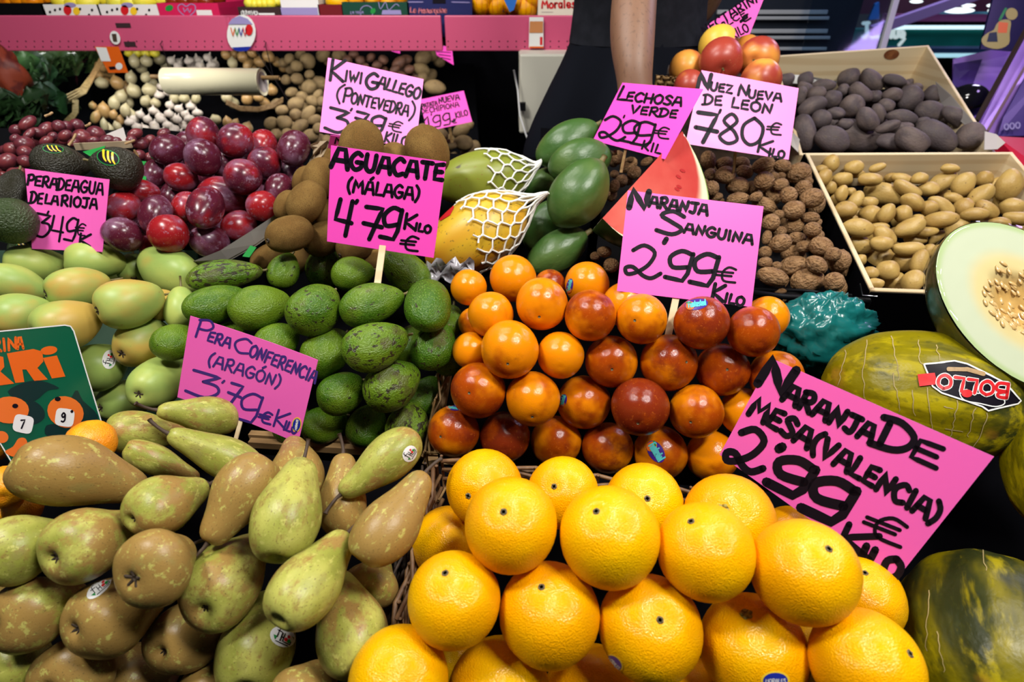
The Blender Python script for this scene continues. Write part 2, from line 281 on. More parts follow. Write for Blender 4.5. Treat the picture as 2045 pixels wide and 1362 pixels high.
# ---------------------------------------------------------------- fruit bodies: unit length along z, unit width
PROF = {
 'sphere': [(-.5, 0), (-.47, .17), (-.40, .30), (-.25, .433), (0, .5), (.25, .433), (.40, .30), (.47, .17), (.5, 0)],
 'orange': [(-.487, 0), (-.495, .06), (-.47, .17), (-.40, .305), (-.25, .437), (0, .5), (.25, .435), (.40, .30), (.465, .17), (.480, .08), (.470, .03), (.468, 0)],
 'mandarin': [(-.46, 0), (-.49, .1), (-.5, .2), (-.42, .36), (-.2, .475), (0, .5), (.2, .475), (.40, .35), (.49, .2), (.48, .08), (.44, 0)],
 'conf': [(-.425, 0), (-.435, .03), (-.475, .075), (-.5, .15), (-.487, .25), (-.43, .365), (-.33, .455), (-.19, .5), (-.05, .485), (.08, .42), (.19, .35), (.29, .295), (.38, .25), (.44, .205), (.48, .14), (.497, .07), (.49, .03), (.485, 0)],
 'rioja': [(-.465, 0), (-.475, .035), (-.49, .08), (-.497, .14), (-.47, .26), (-.40, .37), (-.28, .46), (-.12, .5), (.04, .485), (.17, .435), (.29, .36), (.38, .285), (.445, .205), (.485, .12), (.495, .05), (.485, 0)],
 'avo': [(-.5, 0), (-.485, .13), (-.44, .26), (-.35, .39), (-.22, .475), (-.08, .5), (.07, .475), (.2, .41), (.32, .31), (.41, .22), (.47, .12), (.495, .05), (.5, 0)],
 'plum': [(-.49, 0), (-.47, .16), (-.38, .32), (-.2, .46), (0, .5), (.2, .46), (.36, .32), (.45, .16), (.485, .06), (.5, 0)],
 'kiwi': [(-.49, 0), (-.49, .1), (-.45, .24), (-.34, .385), (-.16, .48), (0, .5), (.16, .485), (.34, .39), (.45, .25), (.49, .11), (.485, 0)],
 'garlic': [(-.36, 0), (-.38, .15), (-.34, .32), (-.22, .46), (-.06, .5), (.08, .43), (.19, .27), (.27, .13), (.36, .07), (.5, .045), (.5, 0)],
 'onion': [(-.46, 0), (-.45, .12), (-.38, .30), (-.22, .45), (0, .5), (.18, .44), (.31, .28), (.39, .14), (.45, .06), (.5, .03), (.5, 0)],
 'lemon': [(-.5, 0), (-.47, .08), (-.42, .17), (-.33, .33), (-.15, .47), (0, .5), (.15, .47), (.33, .33), (.42, .18), (.46, .1), (.5, 0)],
 'nect': [(-.48, 0), (-.46, .18), (-.38, .33), (-.2, .46), (0, .5), (.2, .47), (.36, .36), (.44, .24), (.465, .14), (.44, .05), (.42, 0)],
 'papaya': [(-.49, 0), (-.49, .05), (-.455, .17), (-.39, .29), (-.27, .41), (-.12, .485), (.02, .5), (.17, .46), (.3, .38), (.4, .27), (.465, .15), (.49, .07), (.5, 0)],
}
def fruit_mesh(kind, seed, nu=28, nv=22):
    rnd = random.Random(seed*13+7)
    prof = PROF.get({'blood': 'orange', 'hass': 'avo', 'gpap': 'papaya', 'rpap': 'papaya', 'grape': 'sphere', 'potato': 'sphere', 'purple': 'sphere', 'brownpot': 'sphere', 'redpot': 'sphere', 'walnut': 'sphere', 'melon': 'sphere'}.get(kind, kind))
    pr = catmull(prof, 6)
    # resample by arc length
    acc = [0]
    for a, b in zip(pr, pr[1:]): acc.append(acc[-1]+math.dist(a, b))
    pts = []
    for i in range(nv+1):
        t = acc[-1]*i/nv; k = min(max(np.searchsorted(acc, t)-1, 0), len(pr)-2); u = (t-acc[k])/max(acc[k+1]-acc[k], 1e-9)
        pts.append((pr[k][0]*(1-u)+pr[k+1][0]*u, max(pr[k][1]*(1-u)+pr[k+1][1]*u, 0)))
    pts[0] = (pts[0][0], .0004); pts[-1] = (pts[-1][0], .0004)
    so = Vector((rnd.uniform(0, 50), rnd.uniform(0, 50), rnd.uniform(0, 50)))
    amp = dict(orange=.025, blood=.028, conf=.07, rioja=.06, avo=.06, plum=.03, kiwi=.05, potato=.14, purple=.17, brownpot=.14, redpot=.12, hass=.06, nect=.03, walnut=.03, gpap=.05, rpap=.05, melon=.03).get(kind, .03)
    bend = dict(conf=.07, avo=.06, rioja=.05, potato=.10, purple=.12, rpap=.03).get(kind, 0)*rnd.uniform(.2, 1)
    sq = rnd.uniform(.95, 1.05) if kind in ('conf', 'avo', 'rioja', 'kiwi', 'potato', 'purple', 'plum') else 1
    rows = []
    for z, r in pts:
        row = []
        for j in range(nu):
            ph = 2*math.pi*j/nu; c, s_ = math.cos(ph), math.sin(ph); k = 1.0
            if kind in ('plum', 'nect'): k -= .055*math.exp(-(min(ph, 2*math.pi-ph)/.22)**2)
            if kind in ('gpap', 'rpap'): k += .022*math.cos(5*ph)
            if kind == 'garlic': k += .07*abs(math.cos(3.5*ph))*(1 if z < .2 else .3)-.04
            if kind == 'melon': k += .017*math.cos(10*ph)
            if kind == 'mandarin': k += .012*math.cos(9*ph)
            p = Vector((r*c*k*sq, r*s_*k/sq, z))
            n1 = noise.noise(p*2.0+so); p = p*(1+amp*n1)
            if kind == 'walnut':
                d = abs(s_)*r
                wr = abs(noise.noise(Vector((p.x*8, p.y*8, p.z*3.2))+so))+.5*abs(noise.noise(Vector((p.x*17, p.y*17, p.z*7))+so))
                p = p*(1.015-.045*wr)
                if d < .05: p = p*(1+.055*(1-d/.05)*min(1, r*3))
                elif d < .12: p = p*.965
            p.x += bend*(math.cos(z*math.pi)-.6)
            row.append(p)
        rows.append(row)
    mb = MB(); mb.grid(rows, True)
    # the top and bottom points of the outline after noise, for stem and calyx
    return mb.mesh(kind, {'gpap': 'gpap', 'rpap': 'rpap'}.get(kind, kind)), rows[0][0].copy(), rows[-1][0].copy()
PROTO = {}
def proto(kind):
    if kind not in PROTO:
        n, nu, nv = dict(conf=(6, 36, 30), orange=(4, 36, 26), blood=(4, 32, 24), avo=(5, 32, 24), rioja=(4, 32, 24), plum=(4, 26, 18), walnut=(5, 40, 26), grape=(2, 14, 10), garlic=(3, 21, 14), onion=(3, 16, 12), brownpot=(4, 16, 12), redpot=(2, 14, 10), potato=(7, 22, 16), purple=(7, 24, 18), lemon=(2, 20, 14), rpap=(2, 40, 28), gpap=(3, 36, 26), melon=(3, 60, 36)).get(kind, (3, 28, 20))
        PROTO[kind] = [fruit_mesh(kind, i+1, nu, nv) for i in range(n)]
    return PROTO[kind]
PARTM = {}
def stem_mesh(kind):
    """small part meshes, in metres, growing along +z from the origin"""
    if kind in PARTM: return PARTM[kind]
    mb = MB()
    if kind == 'pear_stem': mb.tube([(0, 0, -.004), (0, 0, .006), (.0015, 0, .013), (.004, 0, .020), (.0055, 0, .0225)], [.0027, .0018, .0016, .0019, .0024], 8); m = 'stem'
    elif kind == 'short_stem': mb.tube([(0, 0, -.002), (0, 0, .004), (.001, 0, .007)], [.0022, .0018, .002], 8); m = 'gstem'
    elif kind == 'green_stem': mb.tube([(0, 0, -.002), (.0005, 0, .008), (.002, 0, .018)], [.0022, .0014, .0016], 8); m = 'gstem'
    elif kind == 'calyx':
        mb.tube([(0, 0, -.003), (0, 0, .0012)], [.0042, .0030], 9)
        for k in range(5):
            a = 2*math.pi*k/5+.3; c, s = math.cos(a), math.sin(a)
            mb.tube([(c*.002, s*.002, .0005), (c*.0048, s*.0048, .0026), (c*.0070, s*.0070, .0022)], [.0014, .0011, .0004], 5)
        m = 'calyx'
    elif kind == 'button':
        mb.tube([(0, 0, -.002), (0, 0, .0006), (0, 0, .0009)], [.0032, .0030, .0016], 10)
        for k in range(5): a = k*1.256; mb.ell((.0022*math.cos(a), .0022*math.sin(a), .0008), (.0010, .0010, .0006), 6, 4)
        m = 'button'
    elif kind == 'green_button':
        mb.tube([(0, 0, -.002), (0, 0, .0008)], [.0062, .0058], 12)
        for k in range(5): a = k*1.256; mb.ell((.0036*math.cos(a), .0036*math.sin(a), .0010), (.0021, .0021, .0010), 6, 4)
        m = 'buttong'
    elif kind == 'scar': mb.tube([(0, 0, -.002), (0, 0, .0005)], [.0024, .0019], 8); m = 'button'
    elif kind == 'papaya_stem': mb.tube([(0, 0, -.004), (0, 0, .005), (.001, 0, .010)], [.006, .0045, .0055], 8); m = 'gstem'
    elif kind == 'kiwi_tip': mb.tube([(0, 0, -.002), (0, 0, .002)], [.004, .0028], 8); m = 'calyx'
    PARTM[kind] = mb.mesh(kind, m); return PARTM[kind]
DEFPARTS = dict(conf=[('stem', 1, 'pear_stem'), ('calyx', 0, 'calyx')], rioja=[('stem', 1, 'green_stem'), ('calyx', 0, 'calyx')], orange=[('stem_scar', 1, 'button')], blood=[('stem_scar', 1, 'scar')],
    avo=[('stem', 1, 'short_stem')], hass=[('stem', 1, 'short_stem')], kiwi=[('calyx', 0, 'kiwi_tip')], mandarin=[('stem_scar', 1, 'button')], nect=[('stem', 1, 'short_stem')],
    gpap=[('stem', 1, 'papaya_stem')], rpap=[('stem', 1, 'papaya_stem')], melon=[('stem', 1, 'papaya_stem')])
NAME = dict(conf='conference_pear', rioja='water_pear', orange='orange', blood='blood_orange', avo='green_avocado', hass='dark_avocado', kiwi='kiwi', mandarin='mandarin', nect='nectarine', gpap='green_papaya', rpap='ripe_papaya', melon='green_melon',
    plum='plum', grape='red_grape', walnut='walnut', potato='yellow_potato', purple='purple_potato', brownpot='brown_potato', redpot='red_potato', onion='onion', garlic='garlic_bulb', lemon='lemon')
def spawn(kind, loc, quat, W, L, variant, color=None, parts=True):
    me, bot, top = proto(kind)[variant % len(proto(kind))]
    o = bpy.data.objects.new(NAME[kind], me); COL.objects.link(o)
    o.rotation_mode = 'QUATERNION'; o.rotation_quaternion = quat; o.location = loc; o.scale = (W, W, L)
    if color: o.color = (*color, 1)
    if parts:
        for pn, end, pm in (DEFPARTS.get(kind, []) if parts is True else parts):
            c = bpy.data.objects.new(pn, stem_mesh(pm)); COL.objects.link(c); c.parent = o
            q = top if end else bot
            c.location = (q.x, q.y, q.z)
            e = 1.35 if pn == 'calyx' and kind == 'conf' else 1
            c.scale = (e/W, e/W, e/L)
            if not end: c.rotation_euler = (math.pi, 0, 0)
    return o
# ---------------------------------------------------------------- fruit piles
ITEMS = []
class It: pass
def interp(tab, y):
    if y <= tab[0][0]: return tab[0][1]
    for (a, da), (b, db) in zip(tab, tab[1:]):
        if y <= b: return da+(db-da)*(y-a)/(b-a)
    return tab[-1][1]
def frame(px, py):
    r = ray(px, py).normalized(); u = (RIGHT-r*RIGHT.dot(r)).normalized(); v = u.cross(r).normalized()
    if v.dot(UPV) < 0: v = -v
    return r, u, v
def pile(key, kind, tab, rows, lay=.04, xs=0.0, xc=1000):
    """rows: (px, py, Lpx, Wpx, angle of the stem end, tilt of the stem end away from the viewer, layer, extras)"""
    out = []
    for row in rows:
        it = It(); ex = row[7] if len(row) > 7 else {}
        it.px, it.py, L, W, ang, tilt, it.layer = row[:7]
        it.kind = ex.get('kind', kind); it.key = key; it.ex = ex
        d = ex.get('d') or interp(tab, it.py)+lay*it.layer+xs*(it.px-xc)
        it.r, u, v = frame(it.px, it.py)
        k = 1/it.r.dot(FWD)
        ct, st = math.cos(math.radians(tilt)), math.sin(math.radians(tilt)); a = math.radians(ang)
        if 'stem' in ex:                                   # the stem end is seen at this pixel, on a round fruit
            dx, dy = (ex['stem'][0]-it.px)/(W/2), (it.py-ex['stem'][1])/(W/2); q = math.hypot(dx, dy)
            if q > .93: dx, dy = dx*.93/q, dy*.93/q; q = .93
            it.axis = (u*dx+v*dy-it.r*math.sqrt(1-q*q)).normalized()
        else: it.axis = (u*math.cos(a)+v*math.sin(a))*ct+it.r*st
        if it.kind in ('orange', 'blood', 'mandarin', 'nect'): W = (L+W)/2; L = W
        elif L > W*1.03:                                   # a wide lens draws things longer away from the middle: take that off
            ph = math.atan2(CY-it.py, it.px-CX); dl = a-ph; c1, s1 = math.cos(dl)/k, math.sin(dl)
            L *= math.hypot(c1, s1); W *= math.hypot(math.sin(dl)/k, math.cos(dl))
            if 'stem' not in ex: a = ph+math.atan2(s1, c1); it.axis = (u*math.cos(a)+v*math.sin(a))*ct+it.r*st
        if L > W*1.01 and abs(ct) > .2: L3 = math.sqrt(max(L*L-(W*st)**2, W*W))/ct
        else: L3 = L
        L3 = min(max(L3, W*ex.get('amin', .92)), W*ex.get('amax', 2.5 if it.kind == 'conf' else 2.1))
        it.W, it.L = W/F_PX, L3/F_PX                        # size per unit of depth
        it.D = d*k; it.k = k; it.D0 = it.D
        off = (it.L-it.W)/2
        if off > .12*it.W: it.sph = [(-off*.9, it.W*.49), (0, it.W*.47), (off*.95, it.W*(.36 if it.kind in ('conf', 'avo', 'rioja') else .44))]
        else: it.sph = [(0, (it.W+it.L)/4)]
        ITEMS.append(it); out.append(it)
    return out
def solve(iters=110, tol=.025, cap=.14):
    n = len(ITEMS); own = []; offs = []; rad = []
    for i, it in enumerate(ITEMS):
        for t, r in it.sph: own.append(i); offs.append(np.array(it.axis)*t/it.k); rad.append(r/it.k)
    own = np.array(own); offs = np.array(offs); rad = np.array(rad)
    R = np.array([it.r for it in ITEMS]); D = np.array([it.D for it in ITEMS]); D0 = D.copy()
    lay = np.array([it.layer*10 for it in ITEMS], float)
    idx = np.arange(n)
    for _ in range(iters):
        C = R[own]*D[own][:, None]+offs*D[own][:, None]; rr = rad*D[own]
        d2 = ((C[:, None, :]-C[None, :, :])**2).sum(2); pen = (rr[:, None]+rr[None, :])*(1-tol)-np.sqrt(d2)
        pen[own[:, None] == own[None, :]] = -1
        a, b = np.where(pen > 0)
        if len(a) == 0: break
        m = own[a] < own[b]; a, b = a[m], b[m]
        push = np.zeros(n)
        for x, y in zip(a, b):
            i, j = own[x], own[y]; p = pen[x, y]
            ki, kj = (lay[i], D[i]), (lay[j], D[j])
            if ki > kj: push[i] = max(push[i], p)
            else: push[j] = max(push[j], p)
        D = np.minimum(D+push*.5, D0+cap)
    for it, d in zip(ITEMS, D): it.D = d
ORD = ['first', 'second', 'third', 'fourth', 'fifth', 'sixth', 'seventh', 'eighth', 'ninth', 'tenth', 'eleventh', 'twelfth', 'thirteenth', 'fourteenth']
def realise(items, label=None, cat='fruit', group=None, rowh=60, adj=None, parts=True):
    """builds the items; label(it, row, col, nrow, ncol) or a format with {adj} {pos}"""
    hidden = [i for i in items if i.layer >= 1.4 and not callable(label) and '{pos}' in label]
    todo = sorted([i for i in items if i not in hidden], key=lambda i: i.py); rows = []
    for it in todo:
        if rows and it.py-rows[-1][0].py < rowh: rows[-1].append(it)
        else: rows.append([it])
    for it in hidden: it.ex['lab'] = label.split(',')[0].replace('{adj}', '').strip(); it.ex['lab'] = 'mostly hidden '+it.ex['lab'].strip(); it.ex['group'] = it.ex['lab']+', deeper layer'
    nvis = len(rows); rows += [hidden] if hidden else []
    for ri, rw in enumerate(rows):
        rw.sort(key=lambda i: i.px)
        for ci, it in enumerate(rw):
            rnd = random.Random(int(it.px*7+it.py*13))
            z = it.axis.normalized(); rollv = it.r.cross(z)
            if rollv.length < .05: rollv = RIGHT.cross(z)
            x = rollv.normalized(); y = z.cross(x)
            q = Matrix((x, y, z)).transposed().to_quaternion() @ Quaternion((0, 0, 1), it.ex.get('roll', rnd.uniform(0, 6.28)))
            var = it.ex.get('v', rnd.randrange(100)); colr = it.ex.get('c', (rnd.uniform(.25, .75), rnd.uniform(.2, .8), rnd.random()))
            pl = it.ex.get('parts', parts)
            o = spawn(it.kind, CAMP+it.r*it.D, q, it.W*it.D/it.k, it.L*it.D/it.k, var, colr, pl)
            it.o = o; it.color = colr
            rname = 'top row' if ri == 0 else ('bottom row' if ri == nvis-1 and nvis > 1 else ORD[min(ri, 13)]+' row')
            cname = 'leftmost' if ci == 0 else ('rightmost' if ci == len(rw)-1 and len(rw) > 1 else (ORD[min(ci, 13)]+' from left' if ci <= (len(rw)-1)/2 else ORD[min(len(rw)-1-ci, 13)]+' from right'))
            if len(rw) == 1: cname = 'the only one'
            a = it.ex.get('adj') or (adj(it) if adj else '')
            lb = it.ex.get('lab') or (label(it) if callable(label) else label.format(adj=a, pos=f'{cname} in {rname}'))
            tag(o, ' '.join(lb.split()), cat, it.ex.get('group', group))
# ---------------------------------------------------------------- drawing on surfaces: strokes and stickers measured in photo pixels
class Plane:
    def __init__(s, c, ex, ey, n, bend=0, half=.1): s.c, s.ex, s.ey, s.n, s.bend, s.half = c, ex, ey, n, bend, half
    def ab(s, px, py):
        d = ray(px, py); t = (s.c-CAMP).dot(s.n)/d.dot(s.n); q = CAMP+d*t-s.c; return q.dot(s.ex), q.dot(s.ey)
    def at(s, a, b, off=0): return s.c+s.ex*a+s.ey*b+s.n*(off+s.bend*((a/s.half)**2-.4))
    def hit(s, px, py, off=0): return s.at(*s.ab(px, py), off)
class Surf:
    def __init__(s, objs):
        vs, fs = [], []
        bpy.context.view_layer.update()
        for o in (objs if isinstance(objs, (list, tuple)) else [objs]):
            b = len(vs); vs += [o.matrix_world @ v.co for v in o.data.vertices]; fs += [tuple(i+b for i in p.vertices) for p in o.data.polygons]
        s.t = BVHTree.FromPolygons(vs, fs)
    def hit(s, px, py, off=0):
        d = ray(px, py).normalized(); loc, n, i, dist = s.t.ray_cast(CAMP, d)
        if loc is None:
            best = None
            for k in range(40):
                q = CAMP+d*(.3+k*.03); l, n_, i_, ds = s.t.find_nearest(q)
                if best is None or ds < best[0]: best = (ds, l, n_)
            loc, n = best[1], best[2]
        if n.dot(d) > 0: n = -n
        return loc+n*off
def ribbon(mb, pr, pts, wd, off, taper=0):
    """a pen stroke through photo pixels, laid on the surface"""
    P2 = [pts[0]]
    for a, b in zip(pts, pts[1:]):
        k = max(1, int(math.dist(a, b)/max(wd*1.2, 5)))
        for i in range(1, k+1): P2.append((a[0]+(b[0]-a[0])*i/k, a[1]+(b[1]-a[1])*i/k))
    L, R = [], []; n = len(P2)
    for i, p in enumerate(P2):
        q, r = P2[max(i-1, 0)], P2[min(i+1, n-1)]; dx, dy = r[0]-q[0], r[1]-q[1]; l = math.hypot(dx, dy) or 1
        h = wd/2*(1-taper*(i/(n-1) if n > 1 else 0)); L.append((p[0]-dy/l*h, p[1]+dx/l*h)); R.append((p[0]+dy/l*h, p[1]-dx/l*h))
    mb.grid([[pr.hit(*a, off) for a in L], [pr.hit(*a, off) for a in R]])
    for p, h in ((P2[0], wd/2), (P2[-1], wd/2*(1-taper))):
        ring = [pr.hit(p[0]+h*math.cos(a), p[1]+h*math.sin(a), off) for a in [k*math.pi/4 for k in range(8)]]
        mb.add(ring, [tuple(range(8))])
def oval(mb, pr, cx, cy, w_, h_, ang, off, rings=3, n=20, sq=1):
    ca, sa = math.cos(math.radians(ang)), math.sin(math.radians(ang)); rows = []
    for i in range(rings+1):
        t = max(i/rings, .01); row = []
        for k in range(n):
            a = 2*math.pi*k/n; x, y = math.cos(a), math.sin(a)
            if sq < 1: x, y = math.copysign(abs(x)**sq, x), math.copysign(abs(y)**sq, y)
            x *= w_/2*t; y *= h_/2*t; row.append(pr.hit(cx+x*ca+y*sa, cy-x*sa+y*ca, off))
        rows.append(row)
    mb.grid(rows, True)
def poly(mb, pr, pts, off): mb.add([pr.hit(*p, off) for p in pts], [tuple(range(len(pts)))])
GL = {}
def _g(ch, wd, *strokes):
    o = []
    for s in strokes:
        k, *c = s.split(); o.append((k, [tuple(float(x) for x in q.split(',')) for q in c]))
    GL[ch] = (wd, o)
_g('A', .72, 'l 0,0 .22,.95 .52,.95 .72,0', 'l .1,.38 .62,.38'); _g('B', .6, 'l .05,0 .05,1', 'c .05,1 .45,1 .5,.75 .1,.55', 'c .1,.55 .6,.5 .55,.05 .05,0')
_g('C', .62, 'c .6,.85 .35,1 .05,.7 .02,.35 .25,0 .6,.12'); _g('D', .66, 'l .08,.05 .1,.85', 'c -.05,.95 .3,1.02 .62,.75 .6,.35 .35,.05 -.1,-.05')
_g('E', .55, 'l .5,.98 .08,.9 .05,.05 .52,.05', 'l .05,.5 .45,.52'); _g('F', .55, 'l .55,.97 .08,.92 .05,0', 'l .06,.5 .45,.52'); _g('G', .7, 'c .6,.88 .35,1.02 .05,.7 .03,.3 .3,0 .62,.15 .65,.42', 'l .35,.45 .68,.45')
_g('H', .66, 'l .05,1 .05,0', 'l .6,1 .6,0', 'l .05,.5 .6,.5'); _g('I', .22, 'l .1,1 .1,0'); _g('J', .6, 'l .05,.95 .62,.97', 'c .42,.95 .42,.3 .3,.02 .02,.1'); _g('K', .62, 'l .08,1 .05,0', 'l .6,1 .06,.45 .6,0')
_g('L', .52, 'l .1,1 .05,.03 .52,.05'); _g('M', .85, 'l .03,0 .12,1 .42,.4 .72,1 .82,0'); _g('N', .68, 'l .04,0 .1,1 .56,.05 .64,1'); _g('O', .68, 'c .34,1 .04,.75 .05,.25 .34,0 .62,.25 .63,.75 .34,1')
_g('P', .56, 'l .06,0 .08,.98', 'c .02,.95 .4,1.05 .58,.75 .4,.5 .06,.48'); _g('R', .62, 'l .05,0 .08,.98', 'c .02,.95 .4,1.05 .55,.76 .4,.52 .1,.5', 'l .2,.5 .6,0'); _g('S', .58, 'c .56,.85 .3,1.02 .06,.78 .3,.55 .55,.3 .35,.02 .0,.1')
_g('T', .62, 'l .0,.97 .62,.97', 'l .31,.97 .28,0'); _g('U', .64, 'c .06,1 .04,.3 .25,0 .5,.1 .58,.5 .6,1'); _g('V', .64, 'l .02,1 .3,0 .62,1'); _g('W', .85, 'l .02,1 .2,0 .42,.75 .6,0 .84,1'); _g('Z', .6, 'l .05,.97 .58,.95 .05,.05 .6,.03')
_g(' ', .35); _g('(', .32, 'c .3,1.15 .08,.8 .05,.3 .25,-.15'); _g(')', .32, 'c .02,1.15 .26,.8 .26,.3 .05,-.15'); _g("'", .25, 'l .15,1.05 .1,.78')
_g('Ó', .68, 'c .34,1 .04,.75 .05,.25 .34,0 .62,.25 .63,.75 .34,1', 'l .3,1.2 .5,1.4'); _g('Á', .72, 'l 0,0 .22,.95 .52,.95 .72,0', 'l .1,.38 .62,.38', 'l .35,1.15 .55,1.35'); _g('Ñ', .68, 'l .04,0 .1,1 .56,.05 .64,1', 'l .1,1.2 .6,1.2')
_g('€', .8, 'c .75,.9 .45,1 .22,.6 .3,.05 .78,.02', 'l .0,.62 .65,.66', 'l -.02,.38 .6,.42')
_g('0', .7, 'c .38,1 .08,.7 .08,.25 .32,0 .6,.2 .66,.7 .38,1'); _g('1', .4, 'l .02,.7 .26,1 .22,0', 'l .0,0 .42,0'); _g('2', 1.0, 'c .12,.80 .4,1.02 .72,.85 .62,.45 .34,.14 .08,.02 .0,.2 .2,.27 .5,.06 .75,.02 .98,.22'); _g('3', .85, 'l .05,.97 .75,.93 .36,.60', 'c .36,.60 .72,.55 .80,.28 .5,-.02 .0,.06')
_g('4', .75, 'l .12,1 .05,.42 .72,.38', 'l .62,1 .56,0'); _g('7', .8, 'l .08,.95 .72,.97 .40,0', 'l .08,.45 .80,.42'); _g('8', .85, 'c .45,.52 .2,.75 .45,1 .66,.78 .42,.5 .1,.2 .4,-.02 .72,.12 .62,.38 .45,.52')
_g('9', .80, 'c .72,.93 .40,.98 .10,.72 .22,.42 .66,.5', 'l .76,.95 .70,.30 .58,.04 .05,.06'); _g('f', .5, 'c .5,.9 .3,1 .2,.8 .2,0', 'l .05,.55 .45,.55'); _g('i', .2, 'l .1,.6 .1,0', 'l .1,.85 .1,.9'); _g('e', .6, 'c .05,.3 .5,.35 .45,.6 .2,.65 .05,.35 .25,0 .55,.12'); _g('r', .4, 'l .08,.65 .08,0', 'c .08,.4 .25,.65 .42,.6')
_g('n', .55, 'l .06,.65 .06,0', 'c .06,.4 .3,.7 .48,.5 .48,0'); _g('o', .55, 'c .28,.65 .04,.4 .1,.05 .28,0 .5,.1 .5,.5 .28,.65'); _g('s', .45, 'c .42,.58 .15,.65 .1,.45 .4,.25 .3,0 .02,.06'); _g('a', .55, 'c .45,.55 .2,.65 .05,.3 .2,0 .45,.2', 'l .47,.62 .47,0'); _g('l', .22, 'l .1,1 .1,0'); _g('q', .55, 'c .45,.55 .2,.65 .05,.3 .2,0 .45,.2', 'l .47,.62 .47,-.35'); _g('u', .55, 'c .06,.62 .06,.1 .3,0 .48,.3', 'l .48,.62 .48,0')
_g('t', .35, 'l .15,.95 .15,.05 .32,.02', 'l .0,.62 .32,.62'); _g('d', .55, 'c .45,.55 .2,.65 .05,.3 .2,0 .45,.2', 'l .47,1 .47,0'); _g('9s', .55, 'c .50,.75 .28,.98 .06,.74 .25,.48 .50,.72', 'c .5,.75 .5,.2 .3,0 .06,.08'); _g('7s', .55, 'l .04,.95 .52,.95 .2,0')
def glyph(mb, pr, ch, x, y, wv, hv, wd, off, taper=0):
    for k, c in GL[ch][1]:
        c2 = [(x+wv[0]*a+hv[0]*b, y+wv[1]*a+hv[1]*b) for a, b in c]
        ribbon(mb, pr, catmull(c2, 4) if k == 'c' and len(c2) > 2 else c2, wd, off, taper)
def word(mb, pr, text, p0, p1, h, wd, lean=0.0, off=.0004, gap=.16):
    wd *= 1.14 if isinstance(pr, Plane) else 1
    """text along a baseline between two pixels; lean tilts the uprights to the right"""
    tot = sum(GL[c][0] for c in text)+gap*(len(text)-1); bx, by = p1[0]-p0[0], p1[1]-p0[1]; l = math.hypot(bx, by); ux, uy = bx/l, by/l
    sc_ = l/tot; hv = (uy*h+ux*h*lean, -ux*h+uy*h*lean); x = 0
    for c in text:
        glyph(mb, pr, c, p0[0]+ux*x*sc_, p0[1]+uy*x*sc_, (ux*sc_, uy*sc_), hv, wd, off); x += GL[c][0]+gap
PRIOR = Vector((0, -1, .30)).normalized()
def sign_plane(corners, d, bend=0, pw=.5):
    """the flat card whose outline has these four corners: of all planes through its middle, the one on which it is most nearly a rectangle"""
    cx = sum(c[0] for c in corners)/4; cy = sum(c[1] for c in corners)/4; c = P(cx, cy, d); r, u, v = frame(cx, cy); best = None
    for i in range(-9, 10):
        for j in range(-9, 10):
            n = (-r+u*math.tan(math.radians(i*5))+v*math.tan(math.radians(j*5))).normalized()
            q = [CAMP+ray(*k)*((c-CAMP).dot(n)/ray(*k).dot(n)) for k in corners]
            e = [q[(a+1) % 4]-q[a] for a in range(4)]; l = [x.length for x in e]
            cost = abs(math.log(l[0]/l[2]))+abs(math.log(l[1]/l[3]))+sum(abs(e[a].normalized().dot(e[(a+1) % 4].normalized())) for a in range(4))+pw*(1-n.dot(PRIOR))
            if best is None or cost < best[0]: best = (cost, n, q)
    n, q = best[1], best[2]; ex = ((q[1]-q[0])+(q[2]-q[3])).normalized(); ey = n.cross(ex)
    return Plane(c, ex, ey, n, bend, (q[1]-q[0]).length/2), q
def price_card(corners, d, mat, label, writing, ink='ink', bend=0, stick=None, name='price_card', pw=.5):
    pl, q = sign_plane(corners, d, bend, pw)
    root = empty(name, (q[2]+q[3])/2, label, 'price card')
    mb = MB(); ab = [pl.ab(*c) for c in corners]; N = 10; top, back = [], []
    for i in range(N+1):
        rt, rb = [], []
        for j in range(N+1):
            s_, t = j/N, i/N
            a = (ab[0][0]*(1-s_)+ab[1][0]*s_)*(1-t)+(ab[3][0]*(1-s_)+ab[2][0]*s_)*t; b = (ab[0][1]*(1-s_)+ab[1][1]*s_)*(1-t)+(ab[3][1]*(1-s_)+ab[2][1]*s_)*t
            rt.append(pl.at(a, b)); rb.append(pl.at(a, b, -.0006))
        top.append(rt); back.append(rb)
    mb.grid(top); mb.grid([r[::-1] for r in back])
    edge = [top[0], [r[-1] for r in top], top[-1][::-1], [r[0] for r in top][::-1]]; eb = [back[0], [r[-1] for r in back], back[-1][::-1], [r[0] for r in back][::-1]]
    for a, b in zip(edge, eb): mb.grid([b, a])
    wpart(mb, 'card', mat, root)
    mb = MB(); writing(mb, pl); wpart(mb, 'lettering', ink, root)
    if stick:
        (x0, y0), (x1, y1), wpx, dback = stick; mb = MB()
        a = pl.hit(x0, y0, -.003); b = P(x1, y1, d+dback)
        mb.beam(a, b, wpx*d/F_PX, .002, up=pl.n); bevel(wpart(mb, 'stick', 'straw' if wpx < 9 else 'wood', root), .0005, 1)
    return root, pl
